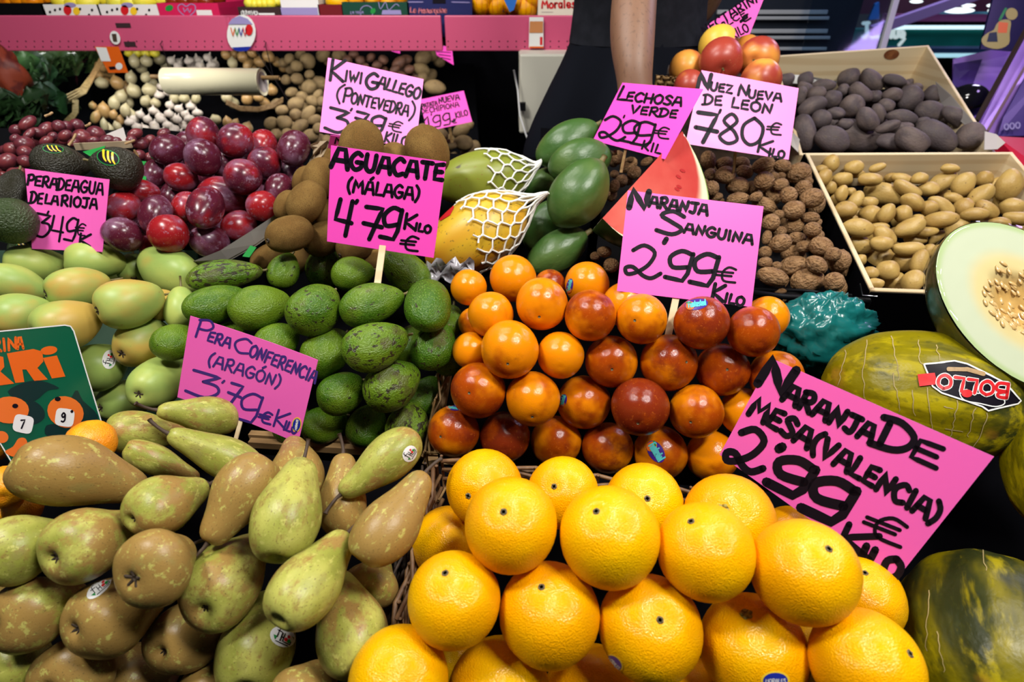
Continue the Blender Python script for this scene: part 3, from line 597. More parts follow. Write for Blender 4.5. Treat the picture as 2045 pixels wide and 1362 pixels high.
# ---------------------------------------------------------------- the heaps: pixel position, length, width, direction of the stem end, tilt, layer
def shade(it):
    c = it.ex.get('c', (.5,))[0]; return 'very dark red' if c > .95 else 'dark red' if c > .68 else 'bright orange' if c < .32 else 'orange-red'
oranges = pile('oranges', 'orange', [(940, .51), (1000, .495), (1070, .475), (1240, .458), (1420, .452)], [
 (1020, 1048, 186, 186, 0, 0, 0, dict(stem=(1006, 1024))), (1217, 1071, 198, 198, 0, 0, 0, dict(stem=(1194, 1024))), (1408, 1100, 190, 188, 0, 0, 0, dict(stem=(1387, 1043))),
 (1606, 1141, 202, 202, 0, 0, 0, dict(stem=(1657, 1100), d=.462)),
 (907, 1197, 184, 184, 0, 0, 0, dict(stem=(887, 1149))), (1097, 1226, 200, 198, 0, 0, .3, dict(stem=(1083, 1178))), (1298, 1254, 204, 202, 0, 0, .3, dict(stem=(1319, 1240))),
 (1504, 1296, 208, 206, 0, 0, .3, dict(stem=(1503, 1234), parts=[('stem_scar', 1, 'green_button')])), (1728, 1325, 206, 206, 0, 0, 0, dict(stem=(1812, 1308), d=.445)),
 (1718, 1195, 160, 160, 0, 0, 1, dict(stem=(1737, 1147))),
 (968, 974, 152, 152, 0, 0, 1, dict(stem=(935, 990))), (1124, 983, 142, 142, 0, 0, 1.1, dict(stem=(1107, 972))), (1286, 1004, 156, 156, 0, 0, 1, dict(stem=(1293, 996))), (1455, 1036, 176, 176, 0, 0, .8, dict(stem=(1447, 1018), parts=[('stem_scar', 1, 'green_button')])),
 (1582, 1072, 120, 120, 40, 70, 2), (897, 1085, 146, 146, 90, 60, 1.3),
 (797, 1356, 198, 198, 90, 50, 0), (997, 1385, 206, 206, 90, 50, .6), (1184, 1400, 204, 204, 90, 50, 1), (1385, 1424, 200, 200, 90, 50, 1), (925, 1318, 120, 120, 90, 50, 2.2), (1622, 1285, 150, 150, 90, 50, 2.2)], lay=.075)
blood = pile('blood', 'blood', [(540, .85), (600, .775), (640, .745), (724, .735), (805, .75), (890, .785)], [
 (1025, 556, 94, 92, 90, 50, .5, dict(c=(.22, .5, .5))), (936, 574, 72, 72, 90, 50, .6, dict(c=(.25, .5, .5))), (1098, 571, 66, 66, 90, 50, 2, dict(c=(.7, .5, .5))), (1172, 567, 90, 88, 90, 50, 1, dict(c=(.35, .5, .5))),
 (1082, 607, 106, 104, 0, 0, 0, dict(stem=(1077, 633), c=(.42, .5, .5))), (1179, 630, 104, 102, 90, 60, 0, dict(c=(.58, .5, .5))), (1248, 608, 90, 90, 90, 50, 1.2, dict(c=(.3, .5, .5))), (1281, 637, 102, 100, 0, 0, 0, dict(stem=(1268, 640), c=(.5, .5, .5))),
 (1401, 645, 108, 108, 90, 70, -.2, dict(c=(.78, .5, .5))), (1504, 662, 102, 100, 120, 60, 0, dict(c=(.62, .5, .5))), (1532, 634, 84, 84, 90, 50, 1, dict(c=(.4, .5, .5))), (980, 628, 94, 88, 90, 50, .5, dict(c=(.3, .5, .5))), (946, 645, 62, 62, 90, 50, 1.2, dict(c=(.4, .5, .5))),
 (1018, 698, 118, 116, 0, 0, 0, dict(stem=(1014, 727), c=(.42, .5, .5))), (1119, 709, 94, 94, 90, 60, .8, dict(c=(.3, .5, .5))), (1221, 722, 106, 104, 0, 0, .5, dict(stem=(1222, 738), c=(.56, .5, .5))), (1335, 724, 114, 112, 0, 0, .2, dict(stem=(1370, 723), c=(.66, .5, .5))),
 (1443, 738, 106, 104, 0, 0, .5, dict(stem=(1452, 738), c=(.76, .5, .5))), (1550, 752, 104, 104, 90, 50, 1, dict(c=(.6, .5, .5))), (940, 700, 74, 74, 90, 50, 1.2, dict(c=(.3, .5, .5))),
 (955, 779, 112, 110, 0, 0, .2, dict(stem=(937, 785), c=(.62, .5, .5))), (1064, 796, 112, 106, 0, 0, .3, dict(stem=(1063, 832), c=(.42, .5, .5))), (1166, 803, 112, 102, 90, 60, .5, dict(c=(.5, .5, .5))), (1278, 812, 116, 114, 0, 0, .1, dict(stem=(1273, 846), c=(1.0, .5, .5))),
 (1390, 821, 108, 106, 0, 0, .4, dict(stem=(1379, 843), c=(.55, .5, .5))), (1486, 822, 98, 92, 90, 60, 1, dict(c=(.35, .5, .5))),
 (906, 862, 104, 102, 0, 0, .6, dict(stem=(880, 872), c=(.62, .5, .5))), (1008, 872, 102, 100, 90, 60, .9, dict(c=(.86, .5, .5))), (1110, 881, 102, 100, 90, 60, .9, dict(c=(.54, .5, .5))), (1213, 894, 102, 102, 90, 60, .9, dict(c=(.62, .5, .5))),
 (1319, 904, 108, 106, 90, 60, .7, dict(c=(.55, .5, .5))), (1421, 911, 102, 100, 90, 60, .9, dict(c=(.45, .5, .5)))], lay=.03)
conf = pile('conf', 'conf', [(820, .655), (905, .585), (1000, .525), (1100, .492), (1200, .472), (1350, .46)], [
 (166, 949, 278, 142, -8, 5, 0, dict(c=(.85, .5, .5), v=0)), (297, 864, 165, 86, 0, 10, 1, dict(c=(.48, .5, .5), v=1)), (397, 828, 160, 78, 174, -10, 0, dict(c=(.42, .5, .5), v=2)), (435, 908, 208, 88, 158, -5, 0, dict(c=(.22, .5, .5), v=0)),
 (325, 925, 160, 62, -20, 0, 1.2, dict(c=(.45, .5, .5))), (340, 1002, 182, 120, 28, 30, .1, dict(c=(.52, .5, .5), v=3)), (474, 997, 205, 122, 238, -5, 0, dict(c=(.82, .5, .5), v=1)), (580, 1008, 212, 136, 77, 28, 0, dict(c=(.14, .5, .5), v=2)),
 (759, 927, 190, 94, 220, -5, 0, dict(c=(.38, .5, .5), v=4)), (790, 1030, 212, 122, 55, 10, 0, dict(c=(.78, .5, .5), v=5)), (592, 930, 122, 108, 100, 60, 1, dict(c=(1.0, .5, .5))), (684, 985, 165, 100, 92, 10, 1.1, dict(c=(.95, .5, .5))),
 (60, 1090, 210, 128, 22, 25, .2, dict(c=(.18, .5, .5), v=3)), (192, 1078, 190, 142, 28, 35, .2, dict(c=(.50, .5, .5), v=4)), (322, 1124, 172, 150, 35, 42, 0, dict(c=(1.05, .5, .5), v=1)), (460, 1146, 182, 152, 55, 48, .2, dict(c=(.48, .5, .5), v=0)),
 (629, 1150, 226, 128, 55, 28, .2, dict(c=(.44, .5, .5), v=2)), (88, 1218, 198, 138, 24, 30, .6, dict(c=(.60, .5, .5), v=5)), (240, 1222, 200, 150, 30, 34, .5, dict(c=(.95, .5, .5), v=0)), (392, 1257, 172, 132, 40, 45, .6, dict(c=(.92, .5, .5), v=1)),
 (517, 1272, 215, 152, 80, 35, .6, dict(c=(.36, .5, .5), v=3)), (695, 1238, 215, 150, 108, 25, .7, dict(c=(.36, .5, .5), v=4)), (745, 1158, 110, 106, 70, 40, 1.6, dict(c=(.60, .5, .5))), (160, 1335, 200, 150, 45, 45, .9, dict(c=(.98, .5, .5), v=2)),
 (285, 1352, 205, 158, 40, 20, 1, dict(c=(.88, .5, .5), v=3)), (35, 1325, 170, 124, 30, 30, 1, dict(c=(.30, .5, .5))), (425, 1375, 130, 120, 60, 30, 1.3, dict(c=(.95, .5, .5))), (615, 1385, 150, 140, 60, 30, 1.2, dict(c=(.9, .5, .5))), (5, 1198, 100, 80, 60, 30, 1.3, dict(c=(.9, .5, .5)))], lay=.045)
rioja = pile('rioja', 'rioja', [(510, .94), (570, .85), (605, .80), (645, .775), (725, .78), (810, .80)], [(x, y, L*1.03, W*1.1, *r) for x, y, L, W, *r in [
 (74, 528, 130, 70, -6, 0, .3), (192, 521, 124, 68, -4, 0, .2, dict(parts=[('stem', 1, 'green_stem')])), (150, 530, 70, 62, 60, 50, 1), (268, 536, 62, 58, 90, 50, 1), (334, 539, 92, 84, 150, 55, .2), (32, 568, 140, 66, -16, 0, .4), (158, 573, 132, 74, 10, 10, 0),
 (262, 604, 138, 90, 12, 15, -.1, dict(c=(.62, .5, .5))), (320, 608, 72, 62, 30, 20, 1, dict(c=(1.0, .5, .5))), (362, 614, 86, 66, 90, 20, 1), (250, 566, 70, 60, 40, 30, 1.5), (45, 627, 138, 76, 8, 15, .2), (136, 646, 142, 94, 15, 20, 0, dict(c=(.7, .5, .5))),
 (288, 680, 112, 86, 30, 40, .4, dict(c=(.7, .5, .5))), (203, 730, 108, 92, 35, 30, .4, dict(c=(.2, .5, .5))), (322, 757, 92, 84, 40, 55, .3, dict(c=(.2, .5, .5))), (254, 799, 118, 78, 18, 30, .6, dict(c=(.15, .5, .5))), (195, 790, 70, 60, 60, 30, 1.6), (15, 690, 90, 80, 60, 30, 1), (120, 725, 100, 80, 60, 30, 1.2), (385, 562, 60, 56, 60, 30, 1.8)]], lay=.045)
avo = pile('avo', 'avo', [(530, .885), (605, .79), (690, .745), (770, .76), (850, .80)], [
 (450, 549, 158, 64, 6, 0, .2, dict(c=(.7, 1.1, .5), amax=2.4)), (430, 606, 134, 76, 18, 10, .2, dict(c=(.4, .4, .5))), (568, 539, 78, 64, 60, 35, 1), (647, 531, 90, 74, 80, 40, .8, dict(c=(.3, .8, .5))), (706, 546, 88, 68, 10, 30, .5, dict(c=(.7, .5, .5))), (808, 540, 118, 76, 140, 20, .8),
 (522, 613, 128, 90, 15, 25, .2, dict(c=(.8, .4, .5))), (630, 615, 120, 102, 40, 40, 0, dict(c=(.6, .8, .5))), (744, 607, 134, 86, 18, 15, 0, dict(c=(.6, .6, .5))), (856, 605, 92, 90, 80, 65, .1, dict(c=(.1, .5, .5))), (555, 682, 100, 78, 30, 30, .9), (654, 701, 118, 92, 45, 30, .5, dict(c=(.6, .5, .5))),
 (752, 690, 142, 98, 18, 20, 0, dict(c=(.7, .9, .5))), (815, 685, 90, 60, 60, 20, 1.2), (868, 690, 108, 84, 55, 30, .4), (684, 783, 104, 84, 30, 40, .4), (786, 767, 126, 98, 35, 30, .2, dict(c=(.7, 1.0, .5))), (848, 790, 90, 66, 60, 20, 1.2), (650, 846, 100, 74, 20, 40, .7),
 (734, 848, 90, 76, 60, 50, .8), (814, 848, 94, 84, 70, 50, .6, dict(c=(.9, 1.15, .5))), (348, 681, 92, 74, 30, 40, .6, dict(c=(.7, .5, .5))), (900, 640, 66, 56, 80, 20, 1.4), (540, 760, 100, 80, 60, 30, 1), (450, 690, 110, 84, 60, 30, 1.2), (585, 845, 90, 74, 60, 30, 1.2), (895, 720, 60, 56, 60, 30, 1.6)], lay=.045)
plum = pile('plum', 'plum', [(260, 1.08), (330, 1.0), (390, .95), (430, .92), (500, .90)], [(x, y, L*1.06, W*1.06, *r) for x, y, L, W, *r in [
 (405, 270, 68, 66, 160, 10, 0, dict(c=(.55, .5, .5))), (471, 281, 72, 68, 30, 20, 0, dict(c=(.55, .5, .5))), (336, 299, 72, 62, 20, 30, .2, dict(c=(.2, .5, .5))), (405, 314, 76, 72, 100, 20, -.1, dict(c=(.1, .5, .5))), (588, 296, 68, 66, 60, 40, 0, dict(c=(.1, .5, .5))), (525, 288, 60, 54, 60, 30, .8, dict(c=(.7, .5, .5))),
 (529, 326, 70, 64, 120, 20, .1, dict(c=(.5, .5, .5))), (582, 351, 66, 56, 60, 30, .8, dict(c=(.05, .5, .5))), (484, 353, 78, 68, 170, 20, 0, dict(c=(.55, .5, .5))), (362, 355, 72, 54, -20, 10, .4, dict(c=(.8, .5, .5))), (310, 346, 56, 52, 60, 30, .8, dict(c=(.3, .5, .5))),
 (446, 391, 106, 70, 165, 10, .3, dict(c=(.6, .5, .5))), (346, 392, 62, 54, 60, 30, 1, dict(c=(.0, .5, .5))), (281, 382, 80, 46, 172, 0, .3, dict(c=(.75, .5, .5))), (247, 413, 70, 62, 30, 20, .2, dict(c=(1.1, .5, .5))), (311, 428, 80, 68, 70, 20, .1, dict(c=(.3, .5, .5))), (411, 414, 84, 76, 60, 50, -.2, dict(c=(.55, .5, .5))),
 (372, 412, 60, 58, 60, 40, 1, dict(c=(.8, .5, .5))), (478, 451, 72, 58, 20, 20, .3, dict(c=(1.15, .5, .5))), (336, 466, 82, 74, 130, 20, -.1, dict(c=(.95, .5, .5))), (246, 469, 88, 66, -25, 20, .1, dict(c=(.05, .5, .5))), (419, 482, 84, 62, -15, 20, .1, dict(c=(.0, .5, .5))), (304, 492, 52, 50, 60, 30, 1.4, dict(c=(.7, .5, .5))),
 (524, 411, 64, 58, 20, 30, .5, dict(c=(1.2, .5, .5))), (558, 379, 66, 58, 60, 30, .5, dict(c=(.3, .5, .5))), (450, 326, 60, 56, 60, 30, 1.5, dict(c=(.0, .5, .5))), (512, 378, 60, 56, 60, 30, 1.2, dict(c=(.1, .5, .5))), (470, 420, 60, 54, 60, 30, 1.2, dict(c=(.6, .5, .5)))]]+[(x, y, 62, 58, 50, 30, 2.2, dict(c=(.15, .5, .5))) for x, y in [(372, 290), (440, 300), (500, 310), (560, 320), (340, 335), (395, 360), (425, 345), (520, 360), (320, 400), (375, 440), (290, 450), (450, 440), (500, 430), (280, 430), (545, 395), (340, 420)]], lay=.045)
kiwi = pile('kiwi', 'kiwi', [(250, .93), (300, .91), (400, .89), (470, .885), (520, .95)], [(x, y, L*1.06, W*1.08, *r) for x, y, L, W, *r in [
 (722, 292, 96, 84, 75, 20, -.3), (853, 302, 100, 80, 110, 20, .5), (788, 322, 70, 60, 90, 30, 1), (640, 356, 78, 68, 60, 30, .5), (612, 404, 84, 70, 55, 20, 0), (574, 411, 60, 50, 60, 30, .9), (578, 467, 92, 68, 15, 35, 0), (646, 477, 80, 62, 30, 30, .4), (708, 492, 70, 62, 30, 30, .4),
 (538, 514, 76, 50, 30, 20, .7), (595, 522, 60, 50, 30, 30, 1.4), (655, 425, 64, 58, 30, 30, 1), (752, 522, 50, 46, 30, 30, 1.2), (680, 320, 80, 66, 60, 30, .8), (612, 362, 60, 54, 60, 30, 1.8), (560, 440, 60, 54, 60, 30, 1.8), (625, 445, 60, 54, 60, 30, 1.8), (665, 385, 60, 54, 60, 30, 1.6)]], lay=.05)
gpap = pile('gpap', 'gpap', [(280, 1.07), (330, 1.02), (390, .96), (470, .97), (510, .95)], [
 (1132, 286, 142, 84, 32, 10, .2, dict(v=0)), (1158, 322, 134, 90, 15, 15, .1, dict(v=1)), (1155, 386, 160, 112, 55, 15, 0, dict(v=2)), (1088, 452, 120, 80, 60, 10, 1, dict(v=0)), (1113, 502, 140, 80, 32, 10, .1, dict(v=1)), (1088, 364, 96, 54, 30, 10, 1.2, dict(v=2))], lay=.05)
rpap = pile('rpap', 'rpap', [(355, 1.07), (470, .975)], [(965, 358, 205, 112, 188, -5, 0, dict(c=(.95, .2, .5), v=0)), (952, 468, 235, 140, 212, -5, 0, dict(c=(.15, .8, .5), v=1))], lay=.05)
nect = pile('nect', 'nect', [(70, 1.24), (120, 1.16), (165, 1.12)], [
 (1435, 92, 84, 70, 100, 30, .6, dict(c=(.0, 1.1, .5))), (1440, 122, 88, 84, 0, 0, 0, dict(stem=(1446, 137), c=(1.1, .0, .5))), (1371, 137, 74, 62, 70, 30, .3, dict(c=(.4, .4, .5))), (1514, 116, 82, 78, 0, 0, .2, dict(stem=(1507, 120), c=(.55, .3, .5))), (1492, 96, 50, 48, 60, 40, 1.2, dict(c=(.2, .5, .5))),
 (1519, 160, 84, 72, 60, 40, 0, dict(c=(.45, .3, .5))), (1440, 160, 60, 56, 60, 40, .8, dict(c=(.6, .3, .5))), (1377, 172, 66, 56, 60, 40, .3, dict(c=(.7, .2, .5)))], lay=.05)
hass = pile('hass', 'hass', [(310, .93), (430, .88)], [(122, 326, 128, 74, -12, 10, 0, dict(c=(.3, .5, .5))), (232, 336, 116, 84, 160, 15, .1, dict(c=(.2, .5, .5))), (24, 375, 84, 70, 60, 30, .5, dict(c=(.1, .5, .5))), (22, 438, 92, 96, 60, 40, 0, dict(c=(1.2, .5, .5))), (72, 452, 100, 76, 130, 30, .8, dict(c=(1.2, .5, .5))), (60, 500, 90, 60, 0, 20, 1, dict(c=(1.0, .5, .5)))], lay=.05)
grow = [(216, 97, 40, 28), (370, 88, 36, 26), (425, 150, 30, 24), (555, 145, 40, 30), (510, 205, 28, 22), (615, 125, 34, 30)]
GR = [(220, 103, 150, 84), (128, 160, 100, 80), (370, 150, 130, 90), (470, 130, 90, 80), (520, 140, 120, 90), (615, 122, 116, 86), (235, 190, 110, 60), (300, 180, 130, 70), (280, 235, 130, 100), (195, 275, 150, 110), (120, 225, 80, 60), (100, 320, 150, 100), (200, 340, 130, 90), (370, 250, 110, 70), (480, 255, 110, 70), (520, 205, 110, 80), (655, 220, 120, 110), (768, 195, 120, 110), (745, 245, 100, 60), (860, 245, 120, 80), (40, 320, 90, 70), (55, 410, 160, 110), (180, 420, 110, 90), (20, 470, 90, 70), (110, 500, 110, 70), (165, 490, 90, 60), (30, 520, 90, 60), (590, 260, 90, 60), (420, 210, 80, 60), (690, 270, 90, 50), (200, 410, 90, 80), (930, 250, 90, 60), (20, 560, 80, 50)]
grape = pile('grape', 'grape', [(240, 1.13), (300, 1.05), (360, 1.0)], [(x/4.006, 220+y/4.006, max(l, w_)/4.006*1.12, min(l, w_*1.1)/4.006*1.12, (x*37 % 50)-10, (y % 40)-10, (i % 3)*.45) for i, (x, y, l, w_) in enumerate(GR)], lay=.03)
GR2 = [(1080, 190, 130, 90), (1130, 270, 130, 110), (1200, 235, 100, 80), (1110, 360, 110, 90), (1200, 380, 110, 90), (1310, 185, 110, 80), (1050, 240, 90, 80), (1250, 290, 90, 80)]
grape += pile('grape', 'grape', [(240, 1.14), (300, 1.09), (360, 1.04)], [(x/4.006, 220+y/4.006, l/4.006, w_/4.006, 20, 20, (i % 3)*.5, dict(lab='dark red grape in the shadowed bunch between grapes and plums', group='grapes behind the plums')) for i, (x, y, l, w_) in enumerate(GR2)], lay=.03)
WN = [(150, 135, 160, 130, -80), (290, 160, 150, 100, 20), (440, 155, 140, 100, 0), (300, 260, 170, 140, 10), (165, 255, 110, 90, 40), (470, 235, 140, 110, -20), (635, 175, 200, 120, 25), (800, 185, 150, 110, 0), (940, 245, 220, 160, 25), (640, 315, 170, 150, 30), (730, 275, 70, 70, 0), (790, 270, 80, 60, 0), (785, 345, 140, 100, 10), (405, 360, 190, 150, 0), (530, 375, 110, 120, 60), (180, 380, 130, 120, 80), (205, 455, 140, 70, 10), (410, 475, 190, 110, 10), (570, 455, 120, 80, 20), (710, 440, 160, 160, -50), (640, 525, 200, 130, -20), (855, 440, 150, 140, 30), (985, 380, 150, 130, 40), (1030, 320, 80, 70, 0), (1060, 465, 210, 150, 20), (900, 570, 190, 150, 10), (1050, 635, 150, 90, 0), (700, 680, 150, 140, 50), (770, 610, 80, 90, 0), (900, 710, 180, 130, 15), (1065, 740, 150, 120, 0), (775, 760, 120, 90, 20), (930, 815, 150, 100, 0), (785, 860, 190, 140, 20), (665, 810, 80, 120, 80), (1075, 830, 120, 80, 0), (1140, 890, 200, 165, -20), (990, 890, 130, 100, 0), (900, 940, 220, 150, 30), (1245, 960, 120, 130, 50), (1295, 1015, 200, 190, 55), (650, 940, 110, 100, 0), (650, 1030, 120, 90, 0), (750, 1060, 90, 70, 0), (895, 1060, 230, 160, 10), (1100, 1050, 190, 140, -30), (715, 1155, 260, 150, -15), (1020, 1190, 280, 190, 5), (1255, 1200, 180, 160, 20), (120, 330, 60, 60, 0), (780, 1280, 120, 50, 0)]
WN += [(x+45, y+62, l*.8, w_*.8, a+50, 2) for x, y, l, w_, a in WN[::2]]
wal = [(1380+x/4.394, 290+y/4.394, max(l, w_)/4.394*1.1, min(l, w_)/4.394*1.1, a, 15, (lz[0] if lz else (i*7 % 3)*.35)) for i, (x, y, l, w_, a, *lz) in enumerate(WN)]
WN2 = [(370, 285, 130, 110, 60), (460, 350, 180, 120, 35), (510, 420, 140, 110, 40), (620, 320, 120, 70, 30), (340, 430, 70, 80, 0), (400, 490, 110, 110, 0), (340, 535, 90, 120, 80), (460, 490, 90, 80, 0), (315, 615, 90, 120, 80), (270, 600, 70, 60, 0), (330, 330, 80, 80, 0), (250, 1110, 130, 100, 0), (310, 1230, 140, 130, 0), (170, 1150, 90, 80, 0), (480, 300, 60, 50, 0)]
wal += [(1150+x/4.393, 250+y/4.393, max(l, w_)/4.393, min(l, w_)/4.393, a, 15, (i*5 % 3)*.35+.2, dict(d=.97 if y > 1000 else None) if y > 1000 else {}) for i, (x, y, l, w_, a) in enumerate(WN2)]
walnut = pile('walnut', 'walnut', [(300, 1.14), (420, 1.03), (560, .93)], wal, lay=.03)
PT = [(450, 60, 140, 110, 70), (600, 70, 170, 100, 10), (495, 140, 110, 100, 0), (590, 185, 130, 100, 80), (555, 235, 120, 90, 0), (690, 25, 180, 70, 0), (820, 75, 200, 95, 0), (940, 195, 325, 165, -12), (1110, 150, 300, 110, -25), (1160, 255, 190, 130, -25), (1000, 60, 150, 70, 0), (1075, 70, 185, 85, -15), (1215, 65, 140, 85, 10), (1285, 150, 185, 110, -5), (1395, 95, 260, 130, 38), (1560, 110, 200, 165, 65), (1725, 70, 160, 110, 15), (1925, 115, 250, 200, 75), (1700, 200, 260, 130, 42), (1945, 295, 220, 135, 0), (2000, 380, 300, 90, 0), (1750, 310, 190, 130, -30), (1565, 295, 160, 140, 60), (1385, 285, 280, 110, -28), (1650, 350, 230, 90, 5), (1480, 220, 150, 80, -10), (1285, 300, 150, 115, 30), (1385, 395, 275, 125, 10), (1200, 395, 120, 80, 0), (1080, 350, 150, 130, 45), (950, 345, 160, 125, 70), (820, 355, 185, 135, -10), (620, 320, 190, 125, 8), (700, 240, 160, 110, 60), (810, 255, 140, 85, 0), (665, 170, 80, 60, 0), (715, 460, 260, 135, -5), (655, 385, 150, 50, 10), (1130, 460, 260, 130, 25), (930, 525, 190, 140, -45), (900, 450, 140, 60, 0), (740, 595, 190, 145, -25), (905, 585, 185, 115, 0), (1180, 555, 290, 75, 0), (1260, 490, 200, 75, 5), (1120, 625, 280, 100, 5), (895, 710, 225, 175, 10), (1085, 725, 165, 160, 60), (1210, 730, 190, 140, 80), (740, 715, 100, 90, 0), (960, 800, 195, 145, -15), (820, 820, 130, 100, -15), (1010, 890, 180, 145, 20), (1160, 885, 190, 160, 60), (860, 905, 140, 80, 0), (1850, 420, 200, 80, 0), (1290, 640, 120, 100, 0)]
PT += [(x+85, y+48, l*.85, w_*.9, a+40, 2) for x, y, l, w_, a in PT[::2] if y < 800]
pot = [(1533+x/3.994, 340+y/3.994, l/3.994*1.06, w_/3.994*1.1, a, 12, (lz[0] if lz else (i*5 % 3)*.3)) for i, (x, y, l, w_, a, *lz) in enumerate(PT)]
pot += [(1533+x/3.994, y/3.994, l/3.994, w_/3.994, a, 15, .2) for x, y, l, w_, a in [(505, 1308, 165, 130, 60), (690, 1335, 175, 115, 10), (430, 1350, 110, 70, 0), (875, 1338, 150, 70, 20), (1455, 1345, 160, 80, 0)]]
pot += [(1880+(i % 5)*62+(i//5 % 2)*30, 400+(i//5)*58, 62, 44, i*47 % 180, 12, 1.5) for i in range(20)]
potato = pile('potato', 'potato', [(320, 1.20), (420, 1.10), (570, .965)], pot, lay=.03)
PP = [(145, 640, 135, 110, 10), (295, 640, 160, 115, 20), (300, 705, 130, 95, -20), (385, 750, 155, 115, 20), (260, 765, 150, 110, 80), (450, 682, 190, 90, 5), (355, 850, 235, 130, 32), (512, 790, 150, 140, 0), (425, 955, 160, 150, 20), (545, 905, 160, 95, -8), (650, 622, 215, 135, 25), (830, 640, 210, 150, -35), (1010, 640, 210, 90, -5), (1020, 672, 215, 95, 5), (740, 745, 190, 150, -40), (670, 842, 200, 170, 70), (860, 772, 110, 90, 60), (600, 720, 120, 90, 20), (995, 758, 165, 105, 5), (1130, 790, 235, 185, 40), (1312, 755, 160, 130, 10), (1180, 700, 120, 70, 0), (1300, 888, 240, 150, -12), (1500, 930, 240, 135, -28), (795, 950, 200, 165, -45), (945, 845, 140, 110, -20), (890, 905, 160, 105, -60), (1070, 935, 265, 110, -5), (1060, 1020, 200, 90, 5), (290, 1062, 285, 190, 100), (520, 1115, 280, 195, -22), (700, 1085, 370, 240, -25), (1000, 1140, 270, 130, -8), (1150, 1125, 290, 200, -30), (1345, 1085, 350, 220, -30), (1610, 1085, 230, 215, 60), (960, 1012, 210, 85, 22), (880, 1065, 130, 90, -30), (1240, 980, 130, 90, 0), (620, 990, 120, 90, 0)]
PP += [(x+80, y+50, l*.8, w_*.9, a+40, 2) for x, y, l, w_, a in PP[::2] if y < 1000]
purple = pile('purple', 'purple', [(140, 1.60), (200, 1.44), (290, 1.27)], [(1533+x/3.994, y/3.994, l/3.994*1.04, w_/3.994*1.06, a, 12, (lz[0] if lz else (i*5 % 3)*.3)) for i, (x, y, l, w_, a, *lz) in enumerate(PP)], lay=.04)
mand = pile('mand', 'mandarin', [(860, .62), (960, .58), (1020, .56)], [(182, 884, 92, 84, 90, 60, 0, dict(d=.60)), (10, 972, 80, 80, 90, 60, 0, dict(d=.60)), (46, 1012, 70, 66, 90, 60, .6, dict(d=.61)), (-8, 885, 66, 66, 90, 60, 1.2, dict(d=.72)), (4, 1030, 74, 70, 90, 60, .9, dict(d=.62))], lay=.03)
solve()
C_ = lambda it: it.ex.get('c', (.5,))[0]
realise(oranges, '{adj} orange in the front heap, {pos}', 'orange', 'oranges in the front heap', 75, lambda it: 'large bright')
realise(blood, '{adj} blood orange in the middle heap, {pos}', 'orange', 'blood oranges in the basket', 42, shade)
realise(conf, '{adj} conference pear in the lower left basket, {pos}', 'pear', 'conference pears', 62, lambda it: 'fully russet brown' if C_(it) > .8 else 'brown' if C_(it) > .55 else 'mottled green-brown' if C_(it) > .33 else 'yellow-green')
realise(rioja, '{adj} pear in the upper left heap, {pos}', 'pear', 'pale green pears', 34, lambda it: 'pale green blushed' if C_(it) > .6 else 'pale green')
realise(avo, '{adj} avocado in the wooden crate, {pos}', 'avocado', 'green avocados in the crate', 44, lambda it: 'green black-speckled' if it.ex.get('c', (0, 0))[1] > .75 else 'smooth green')
realise(plum, '{adj} plum in the plum heap, {pos}', 'plum', 'plums', 36, lambda it: 'bright red' if C_(it) > .85 else 'dark purple' if C_(it) < .35 else 'bloomy red')
realise(kiwi, 'fuzzy brown kiwi in the heap beside plums, {pos}', 'kiwi', 'kiwis', 44)
realise(gpap, 'smooth green papaya beside the watermelon wedge, {pos}', 'papaya', 'green papayas', 40)
rpap[0].ex['lab'] = 'greenish yellow papaya in a white foam net, the upper of two'; rpap[1].ex['lab'] = 'spotted yellow papaya in a white foam net, the lower of two'
realise(rpap, '', 'papaya', 'netted ripe papayas')
realise(nect, '{adj} nectarine in the straw basket, {pos}', 'nectarine', 'nectarines', 32, lambda it: 'dark red' if C_(it) > .9 else 'mostly yellow' if C_(it) < .1 else 'red and yellow')
realise(hass, '{adj} avocado around the water pear price card, {pos}', 'avocado', 'dark avocados', 40, lambda it: 'dark green' if C_(it) > .8 else 'blackish brown')
realise(grape, lambda it: 'dark red grape in the bunch above the dark avocados' if it.px > 62 else 'dark red grape at the left end of the bunch', 'grape', 'red grapes in the bunch', 20)
def walz(it):
    if it.py > 545 and it.px > 1500: return 'large wrinkled walnut at the front rim of the black basket'
    if it.px < 1290 and it.py < 420: return 'brown walnut between the green papayas and the watermelon wedge'
    if it.py > 480 and it.px < 1300: return 'shadowed walnut under the watermelon wedge'
    if it.py < 345: return 'brown walnut directly below the walnut price card'
    if it.px > 1620: return 'brown walnut along the right side wall of the black basket'
    if it.px < 1500: return 'brown walnut just right of the watermelon wedge'
    return 'brown walnut in the middle of the black basket'
realise(walnut, walz, 'walnut', 'walnuts', 30)
for it in walnut: it.o['group'] = it.o['label'].replace('walnut', 'walnuts', 1)
SH = lambda it: ('long' if it.L > 1.75*it.W else 'rounded' if it.L < 1.25*it.W else 'oval')
realise(potato, '{adj} yellow potato in the right-hand crate, {pos}', 'potato', 'yellow potatoes', 24, SH)
realise(purple, '{adj} dusky purple potato in the pale pine crate, {pos}', 'potato', 'purple potatoes', 26, SH)
realise(mand, 'bright mandarin beside the green printed card, {pos}', 'mandarin', 'mandarins', 30)
